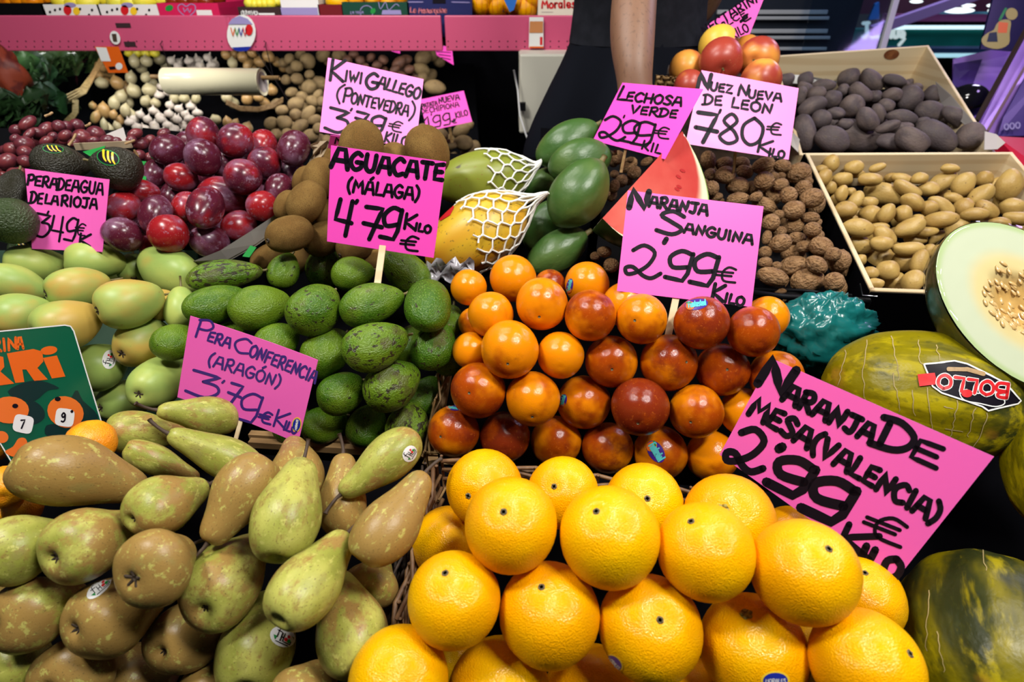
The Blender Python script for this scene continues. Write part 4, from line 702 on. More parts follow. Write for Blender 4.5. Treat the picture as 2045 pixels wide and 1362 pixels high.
# ---------------------------------------------------------------- stall structure, trays and crates
def A(px, py, Y):
    d = ray(px, py); return CAMP+d*(Y/d.y)
def ramp_z(y): return .455+.22*y
mb = MB(); mb.box((0, 3, -.03), (14, 12, .06)); f = mb.build('floor', 'dark', smooth=False); f['kind'] = 'structure'
mb = MB(); mb.box((-.6, 2.92, 1.2), (4.2, .06, 2.5)); f = mb.build('wall_back', 'dark', smooth=False); f['kind'] = 'structure'
mb = MB(); mb.box((.22, 1.59, .09), (.66, .50, .18)); tag(mb.build('platform', 'dark', smooth=False), 'low dark platform the vendor stands on behind the display', 'platform')
st = empty('display_stand', (0, .6, 0), 'dark sloping display stand carrying every fruit basket and crate', 'stand')
mb = MB()
def slab(x0, x1, y0, y1): mb.hexa([(x0, y0, ramp_z(y0)), (x1, y0, ramp_z(y0)), (x1, y1, ramp_z(y1)), (x0, y1, ramp_z(y1))], [(x0, y0, 0), (x1, y0, 0), (x1, y1, 0), (x0, y1, 0)])
slab(-1.5, .57, -.05, 1.33); slab(.572, 1.30, -.05, 1.95)
wpart(mb, 'ramp', 'dark', st)
def prism(name, mat, quad, label, cat, zoff=.001):
    top = [P(*q) for q in quad]; bot = [Vector((p.x, p.y, min(ramp_z(p.y)+zoff, p.z-.01))) for p in top]
    root = empty(name, sum((b for b in bot), Vector())/len(bot), label, cat); m_ = MB(); m_.hexa(top, bot); wpart(m_, 'base', mat, root); return root
def strands(root, name, mat, a, b, n, drop, r=.0022, wob=.004, seed=0):
    """a woven wall: wavy strands between two rim points, stacked downwards, with upright stakes"""
    rnd = random.Random(seed); a = Vector(a); b = Vector(b); m_ = MB(); L = (b-a).length; k = max(4, int(L/.035)); side = (b-a).cross(Vector((0, 0, 1))).normalized()
    for i in range(n):
        z = -drop*i/max(n-1, 1); ph = (i % 2)*math.pi
        m_.tube([a.lerp(b, j/k)+Vector((0, 0, z+rnd.uniform(-.0012, .0012)))+side*(wob*math.cos(j*math.pi+ph)) for j in range(k+1)], [r*rnd.uniform(.8, 1.2)]*(k+1), 6)
    for j in range(0, k+1): q = a.lerp(b, j/k); m_.tube([q+Vector((0, 0, .004)), q+Vector((0, 0, -drop))], r*.9, 6)
    wpart(m_, name, mat, root, True)
ob = prism('orange_basket', 'dark', [(870, 930, .70), (1640, 990, .72), (1960, 1420, .60), (720, 1420, .60)], 'dark wicker basket holding the large oranges at the front', 'basket')
strands(ob, 'rim', 'wicker', P(882, 915, .66), P(1440, 985, .67), 9, .06, seed=1)
strands(ob, 'side_wall', 'wicker', P(872, 935, .655), P(775, 1290, .53), 10, .09, r=.0026, seed=2)
strands(ob, 'side_wall', 'wicker', P(858, 985, .625), P(800, 1240, .535), 4, .03, r=.002, seed=5)
pb = prism('pear_basket', 'dark', [(60, 862, .75), (858, 940, .71), (770, 1420, .62), (-80, 1420, .65)], 'dark basket full of conference pears in the lower left corner', 'basket')  # base near black instead of wicker: shade between the pears put into its colour
strands(pb, 'side_wall', 'wickdk', P(850, 930, .68), P(752, 1260, .56), 8, .08, seed=3)
mb = MB()   # small white and green sticker caught in the woven wall
bb = prism('blood_orange_basket', 'dark', [(890, 520, 1.0), (1570, 560, .98), (1500, 965, .865), (858, 930, .87)], 'wicker basket holding the blood oranges in the middle', 'basket')
strands(bb, 'rim', 'wicker', P(955, 925, .81), P(1450, 985, .81), 7, .04, seed=4)
strands(bb, 'side_wall', 'straw', P(850, 905, .80), P(892, 700, .86), 5, .03, r=.0017, wob=.006, seed=6)
mb = MB()
for k, (a, b) in enumerate([((845, 903, .80), (985, 918, .80)), ((848, 905, .80), (868, 800, .82)), ((880, 925, .78), (960, 935, .79)), ((900, 965, .70), (875, 1000, .66))]): mb.tube([P(*a), P(*a).lerp(P(*b), .5)+Vector((0, 0, .004)), P(*b)], .0019, 6)
wpart(mb, 'loose_straws', 'straw', bb, True)
ac = prism('avocado_crate', 'dark', [(395, 480, 1.03), (895, 500, 1.02), (882, 888, .92), (500, 872, .92)], 'tan wooden crate holding the smooth green avocados', 'crate')
mb = MB(); mb.beam(P(500, 868, .85), P(868, 892, .83), .010, .009); mb.beam(P(500, 884, .84), P(868, 908, .82), .010, .011); wpart(mb, 'front_rail', 'wood2', ac)
mb = MB(); mb.beam(P(866, 897, .83), P(903, 700, .90), .011, .012); wpart(mb, 'side_rail', 'wood2', ac)
mb = MB(); mb.beam(P(862, 890, .83), P(866, 925, .80), .014, .012); wpart(mb, 'corner_post', 'wood2', ac)
prism('pear_tray', 'darkgreen', [(-40, 500, 1.02), (392, 500, 1.02), (385, 868, .92), (-80, 868, .94)], 'dark green tray under the pale green water pears', 'tray')
pc = prism('plum_box', 'dark', [(285, 255, 1.27), (585, 285, 1.24), (480, 530, 1.06), (205, 520, 1.07)], 'brown cardboard box under the heaped plums', 'box')  # base near black, not cardboard brown: painted shade for the gaps between plums
mb = MB(); R1 = [P(385, 522, .92), P(440, 500, .93), P(500, 462, .94), P(545, 432, .95), P(556, 420, .96)]; R2 = [P(392, 528, .94), P(455, 518, .95), P(510, 488, .96), P(552, 458, .97), P(560, 450, .98)]
mb.grid([R1, R2]); mb.grid([[p+Vector((0, .004, -.004)) for p in R2], [p+Vector((0, .004, -.003)) for p in R1]]); wpart(mb, 'torn_flap', 'paper', pc)
mb = MB(); mb.hexa([P(484, 512, .93), P(500, 490, .93), P(512, 494, .93), P(498, 514, .93)], [P(484, 512, .935), P(500, 490, .935), P(512, 494, .935), P(498, 514, .935)]); wpart(mb, 'green_print', 'green', pc)
mb = MB(); rows = [[P(618+j*14+8*math.sin(i+j), 284+i*13+5*math.cos(j*2+i), 1.04+.012*((i+j) % 2)) for j in range(4)] for i in range(5)]; mb.grid(rows); mb.grid([[p+Vector((0, .003, -.003)) for p in r][::-1] for r in rows]); wpart(mb, 'crumpled_paper', 'card', pc)
prism('kiwi_tray', 'dark', [(612, 290, 1.15), (862, 300, 1.15), (850, 540, 1.07), (505, 540, 1.07)], 'dark tray under the heap of kiwis', 'tray')
prism('avocado_tray', 'black', [(-60, 255, 1.32), (262, 260, 1.31), (185, 520, 1.06), (-80, 545, 1.05)], 'black tray under the grapes and dark avocados', 'tray')
gb = empty('grape_box', P(150, 290, 1.05), 'green and tan carton edge between the grapes and dark avocados', 'box')
mb = MB(); mb.beam(P(150, 293, 1.045), P(262, 288, 1.045), .004, .012); wpart(mb, 'edge', 'card', gb)
mb = MB(); mb.hexa([P(165, 303, 1.04), P(210, 291, 1.04), P(206, 318, 1.03), P(180, 312, 1.03)], [P(165, 303, 1.044), P(210, 291, 1.044), P(206, 318, 1.034), P(180, 312, 1.034)]); mb.hexa([P(275, 322, 1.05), P(292, 322, 1.05), P(292, 360, 1.03), P(282, 362, 1.03)], [P(275, 322, 1.054), P(292, 322, 1.054), P(292, 360, 1.034), P(282, 362, 1.034)]); wpart(mb, 'printed_flap', 'green', gb)
mb = MB(); mb.hexa([P(212, 268, 1.12), P(246, 254, 1.14), P(254, 282, 1.10), P(236, 288, 1.09)], [P(212, 268, 1.124), P(246, 254, 1.144), P(254, 282, 1.104), P(236, 288, 1.094)]); wpart(mb, 'paper_corner', 'paper', gb)
mb = MB()
for a, b in [((137, 290), (151, 268)), ((171, 252), (180, 246)), ((250, 287), (268, 280)), ((268, 300), (276, 318)), ((90, 232), (104, 225))]: mb.tube([P(*a, 1.02), P((a[0]+b[0])/2+2, (a[1]+b[1])/2, 1.02), P(*b, 1.03)], .0022, 6)
wpart(mb, 'grape_stalks', 'straw', gb, True)
prism('papaya_tray', 'dark', [(870, 305, 1.30), (1080, 315, 1.30), (1075, 560, 1.12), (865, 560, 1.12)], 'dark tray under the netted ripe papayas', 'tray')
pf = prism('green_papaya_tray', 'dark', [(1080, 255, 1.28), (1200, 265, 1.28), (1165, 560, 1.13), (1082, 560, 1.13)], 'dark tray under the green papayas', 'tray')
# black walnut basket with ribbed side wall
wb = prism('walnut_basket', 'black', [(1215, 295, 1.33), (1572, 318, 1.31), (1702, 600, 1.06), (1180, 590, 1.06)], 'black plastic basket heaped with walnuts', 'basket')
mb = MB(); a, b = P(1601, 330, 1.215), P(1737, 600, .945)
for k in range(14): q = a.lerp(b, k/13); mb.beam(q, q+Vector((-.012, 0, -.10)), .006, .004, up=Vector((0, 1, .3)))
mb.beam(a, b, .008, .010); mb.beam(a+Vector((-.014, 0, -.05)), b+Vector((-.014, 0, -.05)), .006, .008); wpart(mb, 'side_wall', 'black', wb)
mb = MB(); mb.tube([P(1500, 584, .935), P(1560, 592, .93), P(1640, 596, .93), P(1735, 600, .94)], .005, 8); mb.tube([P(1500, 578, .95), P(1600, 580, .95), P(1700, 590, .95)], .003, 8); wpart(mb, 'front_rim', 'black', wb, True)
# wooden crates
def crate(name, label, FL, FR, BR, BL, depth, bed, backh=0):
    FL, FR, BR, BL = [Vector(v) for v in (FL, FR, BR, BL)]; n = (FR-FL).cross(BL-FL).normalized(); n = n if n.z > 0 else -n; root = empty(name, (FL+FR+BR+BL)/4-n*depth, label, 'crate'); th = .008
    def panel(pn, a, b, inward, h, mat='wood'):
        m_ = MB(); i = inward*th; m_.hexa([a, b, b+i, a+i], [a-n*h, b-n*h, b+i-n*h, a+i-n*h]); return bevel(wpart(m_, pn, mat, root), .0012, 1)
    ey = (BL-FL).normalized(); ex = (FR-FL).normalized()
    panel('front_panel', FL, FR, ey, depth); panel('back_panel', BL, BR, -ey, depth); panel('side_panel', FL, BL, ex, depth); panel('side_panel', FR, BR, -ex, depth)
    m_ = MB(); e = .010; q = [FL+ex*e+ey*e, FR-ex*e+ey*e, BR-ex*e-ey*e, BL+ex*e-ey*e]; m_.hexa([p-n*(depth-.006) for p in q], [p-n*depth for p in q]); wpart(m_, 'bottom', 'wood', root)
    m_ = MB(); m_.hexa([p-n*bed for p in q], [p-n*(depth-.006) for p in q]); wpart(m_, 'lining', 'dark', root); return root, n
FLp, BLp, BRp, FRp = P(1740, 580, .93), P(1608, 305, 1.2), P(2022, 303, 1.2), P(2271, 600, .93)
yc, yn = crate('potato_crate', 'light wooden crate of small yellow potatoes at the right', FLp, FRp, BRp, BLp, .105, .075)
mb = MB(); ey_ = (BLp-FLp).normalized(); mb.hexa([FLp-ey_*.002-yn*.003, FRp-ey_*.002-yn*.003, FRp-ey_*.0004-yn*.003, FLp-ey_*.0004-yn*.003], [FLp-ey_*.002-yn*.104, FRp-ey_*.002-yn*.104, FRp-ey_*.0004-yn*.104, FLp-ey_*.0004-yn*.104]); wpart(mb, 'dark_front_face', 'dark', yc)  # thin dark layer over the outer front face of the crate
ex_ = (FRp-FLp).normalized(); mb = MB(); mb.hexa([FLp-ex_*.002-yn*.003, FLp-ex_*.0004-yn*.003, BLp-ex_*.0004-yn*.003, BLp-ex_*.002-yn*.003], [FLp-ex_*.002-yn*.104, FLp-ex_*.0004-yn*.104, BLp-ex_*.0004-yn*.104, BLp-ex_*.002-yn*.104]); wpart(mb, 'dark_side_face', 'dark', yc)  # the same dark layer over the outer left side
mb = MB()
mb.tube([P(1717, 566, .928), P(1722, 590, .926), P(1752, 592, .926)], .0012, 6); wpart(mb, 'wire_corner', 'metal', yc, True)
FL2, BL2, BR2, FR2 = P(1597, 309, 1.245), P(1543, 111, 1.6), P(1855, 90, 1.6), P(1995, 312, 1.245)
uc, un = crate('pine_crate', 'deep pale pine crate of purple potatoes behind the yellow potatoes', FL2, FR2, BR2, BL2, .135, .115)
bp = Plane(BL2.lerp(BR2, .5), (BR2-BL2).normalized(), un, (un.cross(BR2-BL2)).normalized())
if bp.n.y > 0: bp.n = -bp.n
mb = MB(); oval(mb, Plane(bp.c-(BR2-BL2).cross(un).normalized()*0+bp.n*.0085, bp.ex, bp.ey, bp.n), 1779, 113, 30, 20, 5, .0006); wpart(mb, 'knot', 'knot', uc)
lp = empty('paper_liner', P(1900, 260, 1.35), 'grey paper liner poking out beside the purple potatoes', 'paper')
def sheet(root, name, mat, pts, th=.0012):
    m_ = MB(); q = [P(*p) for p in pts]; m_.hexa(q, [p+Vector((0, th, -th)) for p in q]); return wpart(m_, name, mat, root)
sheet(lp, 'right_sheet', 'paper', [(1869, 163, 1.46), (1900, 190, 1.42), (1965, 268, 1.29), (1942, 262, 1.33), (1880, 205, 1.46)])
sheet(lp, 'right_sheet', 'paper', [(1967, 262, 1.262), (1990, 268, 1.255), (2008, 285, 1.235), (1992, 298, 1.235), (1966, 299, 1.24)])
sheet(lp, 'left_sheet', 'white', [(1556, 147, 1.56), (1600, 150, 1.56), (1672, 162, 1.55), (1668, 172, 1.57), (1580, 166, 1.57)])
sheet(lp, 'left_sheet', 'paper', [(1579, 260, 1.25), (1597, 278, 1.24), (1594, 304, 1.24), (1580, 290, 1.245)])
nb = prism('nectarine_basket', 'wickdk', [(1335, 130, 1.27), (1552, 122, 1.31), (1566, 210, 1.25), (1320, 205, 1.22)], 'straw basket holding the nectarines', 'basket')
strands(nb, 'rim', 'straw', P(1312, 154, 1.20), P(1350, 158, 1.18), 5, .035, r=.004, seed=8)
prism('melon_box', 'dark', [(1600, 720, .93), (2260, 700, .93), (2300, 1420, .66), (1780, 1420, .66)], 'black box under the whole green melons', 'box')
# crumpled bag and silver film
mb = MB(); cb = P(1640, 668, .87); rows = []
for i in range(41):
    th = math.pi*i/40; row = []
    for j in range(72):
        ph = 2*math.pi*j/72; d = Vector((math.sin(th)*math.cos(ph), math.sin(th)*math.sin(ph), math.cos(th)))
        q = d*2.3; r1 = 1-abs(noise.noise(q+Vector((3, 1, 7))))*1.1; r2 = 1-abs(noise.noise(q*2.3+Vector((9, 4, 2))))*1.0; r3 = 1-abs(noise.noise(q*4.7+Vector((1, 8, 5)))); k = .50+.26*r1+.19*r2+.08*r3
        row.append(cb+Vector((d.x*.085*k, d.y*.055*k, d.z*.072*k)))
    rows.append(row)
mb.grid(rows, True); tag(mb.build('plastic_bag', 'teal'), 'crumpled teal plastic bag between blood oranges and melon', 'bag')
mb = MB(); rows = []
for i in range(6):
    rows.append([P(852+j*9.5, 520+i*8+7*math.sin(j*1.9+i)+6*noise.noise((j*.8, i*.9, 3)), .915+.012*math.sin(j*1.3+i*2.1)+.004*i) for j in range(11)])
mb.grid(rows); mb.grid([[p+Vector((0, .002, -.001)) for p in r][::-1] for r in rows]); tag(mb.build('silver_film', 'foil'), 'crumpled silvery film under the lower netted papaya', 'film')
# ---------------------------------------------------------------- papaya nets
def net(pap, name, cuts, t0, t1, n, gather, seed, r=.0017):
    """a foam net sleeve on a papaya: diagonal strands, pulled together at the far end"""
    me = pap.data; bpy.context.view_layer.update(); mw = pap.matrix_world; prof = PROF['papaya']
    def rad(z):
        for (a, ra), (b, rb) in zip(prof, prof[1:]):
            if z <= b: return ra+(rb-ra)*(z-a)/max(b-a, 1e-6)
        return 0
    g = Vector(gather)
    def pt(t, ph):
        z = .5-t*1.0   # t=0 at the stem end
        rr = max(rad(max(min(z, .49), -.47)), .12)*1.07+.006; q = mw @ Vector((rr*math.cos(ph), rr*math.sin(ph), z))
        if t > .82: u = min((t-.82)/.33, 1); q = q.lerp(g+(q-g)*.06, u*u*(3-2*u))
        return q
    m_ = MB(); rnd = random.Random(seed); steps = 22
    for s in (-1, 1):
        for k in range(n):
            a0 = 2*math.pi*k/n; ts = t0+cuts(a0)*(1 if s > 0 else .6)+rnd.uniform(0, .05); pts = []
            for i in range(steps+1):
                t = ts+(t1-ts)*i/steps
                if t < ts: continue
                tw = (t-t0)*2.6; stp = math.floor(tw*n/6.283*2)  # hexagonal: steps round and along in turn
                pts.append(pt(t, a0+s*(tw-.45*math.sin(tw*n/3.1416*math.pi*2)*.16)))
            m_.tube(pts, r, 6)
    return wpart_rel(m_, name, 'foam', pap)
def wpart_rel(m_, name, mat, parent, smooth=True):
    bpy.context.view_layer.update(); inv = parent.matrix_world.inverted(); m_.v = [tuple(inv @ Vector(p)) for p in m_.v]; return m_.build(name, mat, parent, smooth)
net(rpap[0].o, 'foam_net', lambda a: .14*math.sin(a), .42, 1.16, 12, P(1080, 318, 1.06), 3)
net(rpap[1].o, 'foam_net', lambda a: .12*math.sin(a+1), .40, 1.16, 13, P(1096, 385, .94), 4)
# ---------------------------------------------------------------- watermelon wedge
def attr(o, vals):
    at = o.data.attributes.new('rad', 'FLOAT', 'POINT'); at.data.foreach_set('value', vals); return o
wa, wb_ = P(1362, 262, .945), P(1203, 436, .88)
wc = (wa+wb_)/2; ax = (wa-wb_).normalized(); hl = (wa-wb_).length/2; rr_, uu, vv = frame(1282, 350)
m1 = (rr_.cross(ax)).normalized()
if m1.dot(uu) < 0: m1 = -m1
m1 = (m1+rr_*.12).normalized(); m1 = (m1-ax*m1.dot(ax)).normalized(); away = rr_-ax*rr_.dot(ax); away = (away-m1*away.dot(m1)).normalized()
R_W = hl*1.0
def wpt(t, ang, s):   # s: 0 on the straight edge .. 1 at the rind; t: angle along the rind
    d = m1*math.cos(ang)+away*math.sin(ang); s *= math.sin(t)**(.6-.85*t/math.pi)*1.19; return wc+ax*(hl*math.cos(t))+d*(R_W*1.02*math.sin(t)*s)
ww = empty('watermelon_wedge', wc, 'red watermelon wedge standing between papayas and walnuts', 'watermelon')
for nm, an in (('cut_face', 0), ('cut_face', math.radians(84))):
    m_ = MB(); vals = []; rows = []
    for i in range(33):
        t = math.pi*i/32; row = []
        for j in range(13):
            s = j/12; p = wpt(t, an, s)+(away if an == 0 else m1)*.0008*noise.noise(Vector((i*.7, j*.9, 1))); row.append(p)
            q = p-wc; vals.append(s)
        rows.append(row)
    m_.grid(rows); attr(wpart(m_, nm, 'wflesh', ww, True), vals)
m_ = MB(); m_.grid([[wpt(math.pi*i/32, math.radians(84)*k/14, 1) for i in range(33)] for k in range(15)]); wpart(m_, 'rind', 'wrind', ww, True)
m_ = MB()
wpl = Plane(wc, ax, m1, -away)
for px, py, a in [(1363, 341, -25), (1355, 353, -35), (1356, 373, -30), (1352, 378, -30)]: oval(m_, wpl, px, py, 12, 6, a, .0006, 2, 10)
wpart(m_, 'seed_marks', M('watermelon_seed_hollow', (.42, .02, .02, 1), rough=.3), ww)
# ---------------------------------------------------------------- half melon under film
fc = P(2046, 606, .665); fr, fu, fv = frame(2046, 606); th = math.radians(-55.9)
e1 = fu*math.cos(th)+fv*math.sin(th); perp = -fu*math.sin(th)+fv*math.cos(th)
tl = math.radians(42); nf = (-fr*math.cos(tl)+perp*math.sin(tl)).normalized(); e2 = nf.cross(e1).normalized()
if e2.dot(perp) < 0: e2 = -e2
a_, b_ = 189*.665/F_PX, 108.6*.665/F_PX/math.cos(tl)
hm = empty('half_melon', fc-nf*b_*.9, 'pale cut half melon in cling film resting above the potato crate', 'melon')
m_ = MB(); vals = []; rows = []
for j in range(25):
    s = max(j/24, .004); row = []
    for i in range(72):
        a = 2*math.pi*i/72; sq = 1+.02*math.cos(2*a); k = s*sq
        dep = -.016*max(0, 1-(s/.40)**2)+.003*noise.noise(Vector((math.cos(a)*s*9, math.sin(a)*s*9, 2)))*(1 if s < .45 else .15)
        row.append(fc+e1*(a_*k*math.cos(a))+e2*(b_*k*math.sin(a))+nf*dep); vals.append(s)
    rows.append(row)
m_.grid(rows, True); attr(wpart(m_, 'flesh', 'flesh', hm, True), vals)
m_ = MB(); rows = []
for j in range(19):
    s = j/18*math.pi/2; rows.append([fc+e1*(a_*1.006*math.cos(s)*math.cos(a)*(1+.02*math.cos(2*a)))+e2*(b_*1.006*math.cos(s)*math.sin(a))-nf*(b_*1.05*math.sin(s)) for a in [2*math.pi*i/72 for i in range(72)]])
m_.grid(rows, True); wpart(m_, 'rind', M('dark_melon_rind', (.045, .055, .010, 1), [dict(s=6, d=4, lo=.45, hi=.65, c=(.13, .12, .015, 1)), dict(s=30, d=3, lo=.62, hi=.72, c=(.30, .26, .08, 1), a1=.5)], rough=.25, coat=.5, world=False), hm, True)
m_ = MB(); rnd = random.Random(5)
for k in range(110):
    a = rnd.uniform(0, 6.28); s = math.sqrt(rnd.random())*.48; c = fc+e1*(a_*s*math.cos(a))+e2*(b_*s*math.sin(a))+nf*(-.016*max(0, 1-(s/.40)**2)+.001)
    rot = Matrix((e1, e2, nf)).transposed() @ Matrix.Rotation(rnd.uniform(-.5, .5), 3, 'Z'); m_.ell(c, (.0052, .0021, .0012), 8, 6, rot)
wpart(m_, 'seeds', 'seed', hm, True, kind='stuff')
m_ = MB(); rows = []
for j in range(17):
    s = j/16; rows.append([fc+e1*(a_*1.012*s*math.cos(a)*(1+.02*math.cos(2*a)))+e2*(b_*1.012*s*math.sin(a))+nf*(.003+.0022*noise.noise(Vector((math.cos(a)*s*5, math.sin(a)*s*5+j*.1, 4)))+.0012*noise.noise(Vector((math.cos(a)*s*16, math.sin(a)*s*16, 9)))) for a in [2*math.pi*i/90 for i in range(90)]])
for j in range(1, 7): s = j*.11; rows.append([fc+e1*(a_*1.03*math.cos(s)*math.cos(a)*(1+.02*math.cos(2*a)))+e2*(b_*1.03*math.cos(s)*math.sin(a))-nf*(b_*1.06*math.sin(s))+(e1*math.cos(a)+e2*math.sin(a))*(.002*noise.noise(Vector((math.cos(a)*6, math.sin(a)*6, j*.7)))) for a in [2*math.pi*i/90 for i in range(90)]])
m_.grid(rows, True); wpart(m_, 'cling_film', 'film', hm, True)
# ---------------------------------------------------------------- whole melons
def whole_melon(px, py, d, L, W, ang, tilt, col, label, roll=0, cracks=()):
    r, u, v = frame(px, py); ct, st_ = math.cos(math.radians(tilt)), math.sin(math.radians(tilt)); a = math.radians(ang); z = (u*math.cos(a)+v*math.sin(a))*ct+r*st_
    x = r.cross(z).normalized(); q = Matrix((x, z.cross(x), z)).transposed().to_quaternion() @ Quaternion((0, 0, 1), roll)
    o = spawn('melon', P(px, py, d), q, W*d/F_PX, L*d/F_PX, 0, col); tag(o, label, 'melon')
    if cracks:
        sf = Surf(o); m_ = MB(); rnd = random.Random(3)
        for pts in cracks:
            q2 = [(x_+rnd.uniform(-2.5, 2.5), y_) for x_, y_ in catmull(pts, 5)]; ribbon(m_, sf, q2, 2.3, .0006, .4)
        wpart_rel(m_, 'rind_cracks', 'crack', o)
    return o
bol = whole_melon(1832, 792, .72, 345, 262, -14, 10, (.40, .5, .5), 'yellow-green ribbed melon with a black sticker, behind the largest card', .4,
    [[(1733, 680), (1725, 740), (1728, 800)], [(1780, 672), (1790, 720), (1796, 760)], [(1783, 745), (1792, 790), (1796, 822)], [(1833, 680), (1838, 720), (1848, 735)], [(1852, 775), (1857, 830), (1862, 870)], [(1690, 700), (1680, 740), (1676, 770)], [(1868, 690), (1878, 720)], [(1912, 800), (1905, 845), (1896, 872)], [(1946, 815), (1940, 850), (1932, 872)], [(1971, 825), (1958, 868), (1940, 895)], [(1822, 780), (1826, 830)], [(1888, 856), (1925, 862)], [(1885, 812), (1902, 816)]])
wm2 = whole_melon(1985, 1300, .535, 420, 345, 80, 40, (.62, .5, .5), 'dark green striped melon in the lower right corner', .9, [[(1857, 1180), (1853, 1240), (1850, 1300)], [(1872, 1262), (1880, 1310), (1888, 1342)], [(1962, 1100), (1970, 1140)]])
whole_melon(2145, 935, .63, 300, 225, 80, 20, (.45, .5, .5), 'green melon cut off by the right edge of the photo', .3)
sf = Surf(bol); pr = sf
sr = [(1845, 728), (1870, 726), (1905, 722), (1930, 728), (1965, 745), (2005, 765), (2036, 800), (2030, 806), (1972, 820), (1960, 812), (1925, 800), (1880, 785), (1862, 772), (1856, 755)]
m_ = MB()
def fan(m_, pr, pts, off):
    cx, cy = sum(p[0] for p in pts)/len(pts), sum(p[1] for p in pts)/len(pts); dn = []
    for a, b in zip(pts, pts[1:]+pts[:1]): dn += [(a[0]+(b[0]-a[0])*i/3, a[1]+(b[1]-a[1])*i/3) for i in range(3)]
    m_.grid([[pr.hit(cx+(x-cx)*t, cy+(y-cy)*t, off) for x, y in dn] for t in (.01, .35, .7, 1)], True)
fan(m_, sf, sr, .0012); dn = sr+sr[:1]
m_.cur = 1; ribbon(m_, sf, dn, 3, .0016)
m_.cur = 2; fan(m_, sf, [(1832, 748), (1866, 745), (1872, 768), (1836, 772)], .0018)
m_.cur = 3
def rword(m_, pr, text, p0, p1, h, wd, off):   # upside-down lettering: the baseline runs from right to left
    word(m_, pr, text, p0, p1, h, wd, 0, off)
rword(m_, sf, 'BOLLO', (2012, 768), (1874, 748), 27, 10, .0020)
m_.cur = 2; rword(m_, sf, 'BOLLO', (2012, 768), (1874, 748), 27, 6.4, .0024)
m_.cur = 4; ribbon(m_, sf, [(1893, 738), (1930, 739), (1962, 748)], 8, .0020)
m_.cur = 1; ribbon(m_, sf, catmull([(1928, 778), (1915, 785), (1925, 800), (1955, 806), (1985, 812), (2003, 805), (1995, 790), (1975, 782), (1950, 786), (1928, 778)], 4), 2.2, .0020)
m_.cur = 2; oval(m_, sf, 1929, 786, 22, 16, 0, .0021)
wpart_rel(m_, 'black_sticker', ['ink', 'white', 'red', 'white', 'straw'], bol)
# ---------------------------------------------------------------- fruit stickers
def sticker(it, draw, mats, name='sticker'):
    o = it.o; sf = Surf(o); m_ = MB(); draw(m_, sf); wpart_rel(m_, name, mats, o)
def find(items, px, py): return min(items, key=lambda i: math.hypot(i.px-px, i.py-py))
def purple_sticker(cx, cy, w_, h_, ang):
    def draw(m_, sf):
        ca, sa = math.cos(math.radians(ang)), math.sin(math.radians(ang)); T = lambda x, y: (cx+x*w_/2*ca+y*h_/2*sa, cy-x*w_/2*sa+y*h_/2*ca)
        oval(m_, sf, cx, cy, w_, h_, ang, .0004); m_.cur = 1; oval(m_, sf, *T(-.55, .1), w_*.38, h_*.75, ang, .0006)
        m_.cur = 2
        if w_ > 24: word(m_, sf, 'Fontestad', T(-.7, .38), T(.8, .38), h_*.5, max(h_*.11, 1.4), 0, .0008)
        else: ribbon(m_, sf, [T(-.5, 0), T(.6, 0)], h_*.28, .0008)
        m_.cur = 3; ribbon(m_, sf, [T(-.8, -.5), T(-.45, -.4)], h_*.12, .0008)
    return draw
PMAT = ['violet', 'orgprint2', 'tealp', 'green']
for (fx, fy), a in [((1401, 645), (1391, 608, 46, 22, 8)), ((1172, 567), (1138, 571, 30, 13, 78)), ((1166, 803), (1125, 800, 26, 14, 75)), ((1319, 904), (1310, 902, 48, 30, -58)), ((906, 862), (905, 815, 30, 10, -8))]: sticker(find(blood, fx, fy), purple_sticker(*a), PMAT)
def white_sticker(cx, cy, w_, h_, ang):
    def draw(m_, sf):
        ca, sa = math.cos(math.radians(ang)), math.sin(math.radians(ang)); T = lambda x, y: (cx+x*w_/2*ca+y*h_/2*sa, cy-x*w_/2*sa+y*h_/2*ca)
        oval(m_, sf, cx, cy, w_, h_, ang, .0004); wd = max(min(w_, h_)*.05, 1.1)
        m_.cur = 1
        ribbon(m_, sf, catmull([T(-.18, -.8), T(-.38, -.75), T(-.42, -.1), T(-.42, .2)], 3), wd, .0007); ribbon(m_, sf, [T(-.55, -.45), T(-.2, -.4)], wd, .0007)
        ribbon(m_, sf, [T(-.12, -.35), T(-.12, .45)], wd, .0007); ribbon(m_, sf, [T(.08, -.35), T(.08, .45)], wd, .0007); ribbon(m_, sf, [T(-.12, .05), T(.08, .05)], wd, .0007)
        ribbon(m_, sf, [T(-.4, .62), T(.6, .68)], wd*.9, .0007); ribbon(m_, sf, [T(.2, .45), T(.7, .5), T(.7, .2)], wd, .0007)
        m_.cur = 2; oval(m_, sf, *T(.30, .15), w_*.14, h_*.2, ang, .0007, 1, 8); oval(m_, sf, *T(.42, -.2), w_*.12, h_*.16, ang, .0007, 1, 8)
        m_.cur = 3; oval(m_, sf, *T(.54, .2), w_*.14, h_*.2, ang, .0007, 1, 8); poly(m_, sf, [T(-.72, .12), T(-.42, .12), T(-.5, .55)], .0007)
    return draw
WMAT = ['white', 'ink', 'red', 'green']
for (fx, fy), a in [((759, 927), (818, 906, 34, 27, 62)), ((240, 222+1000), (198, 1174, 62, 26, 42)), ((517, 1272), (564, 1272, 52, 40, -22))]: sticker(find(conf, fx, fy), white_sticker(*a), WMAT)
sticker(find(rioja, 203, 730), white_sticker(218, 718, 38, 28, 80), WMAT)
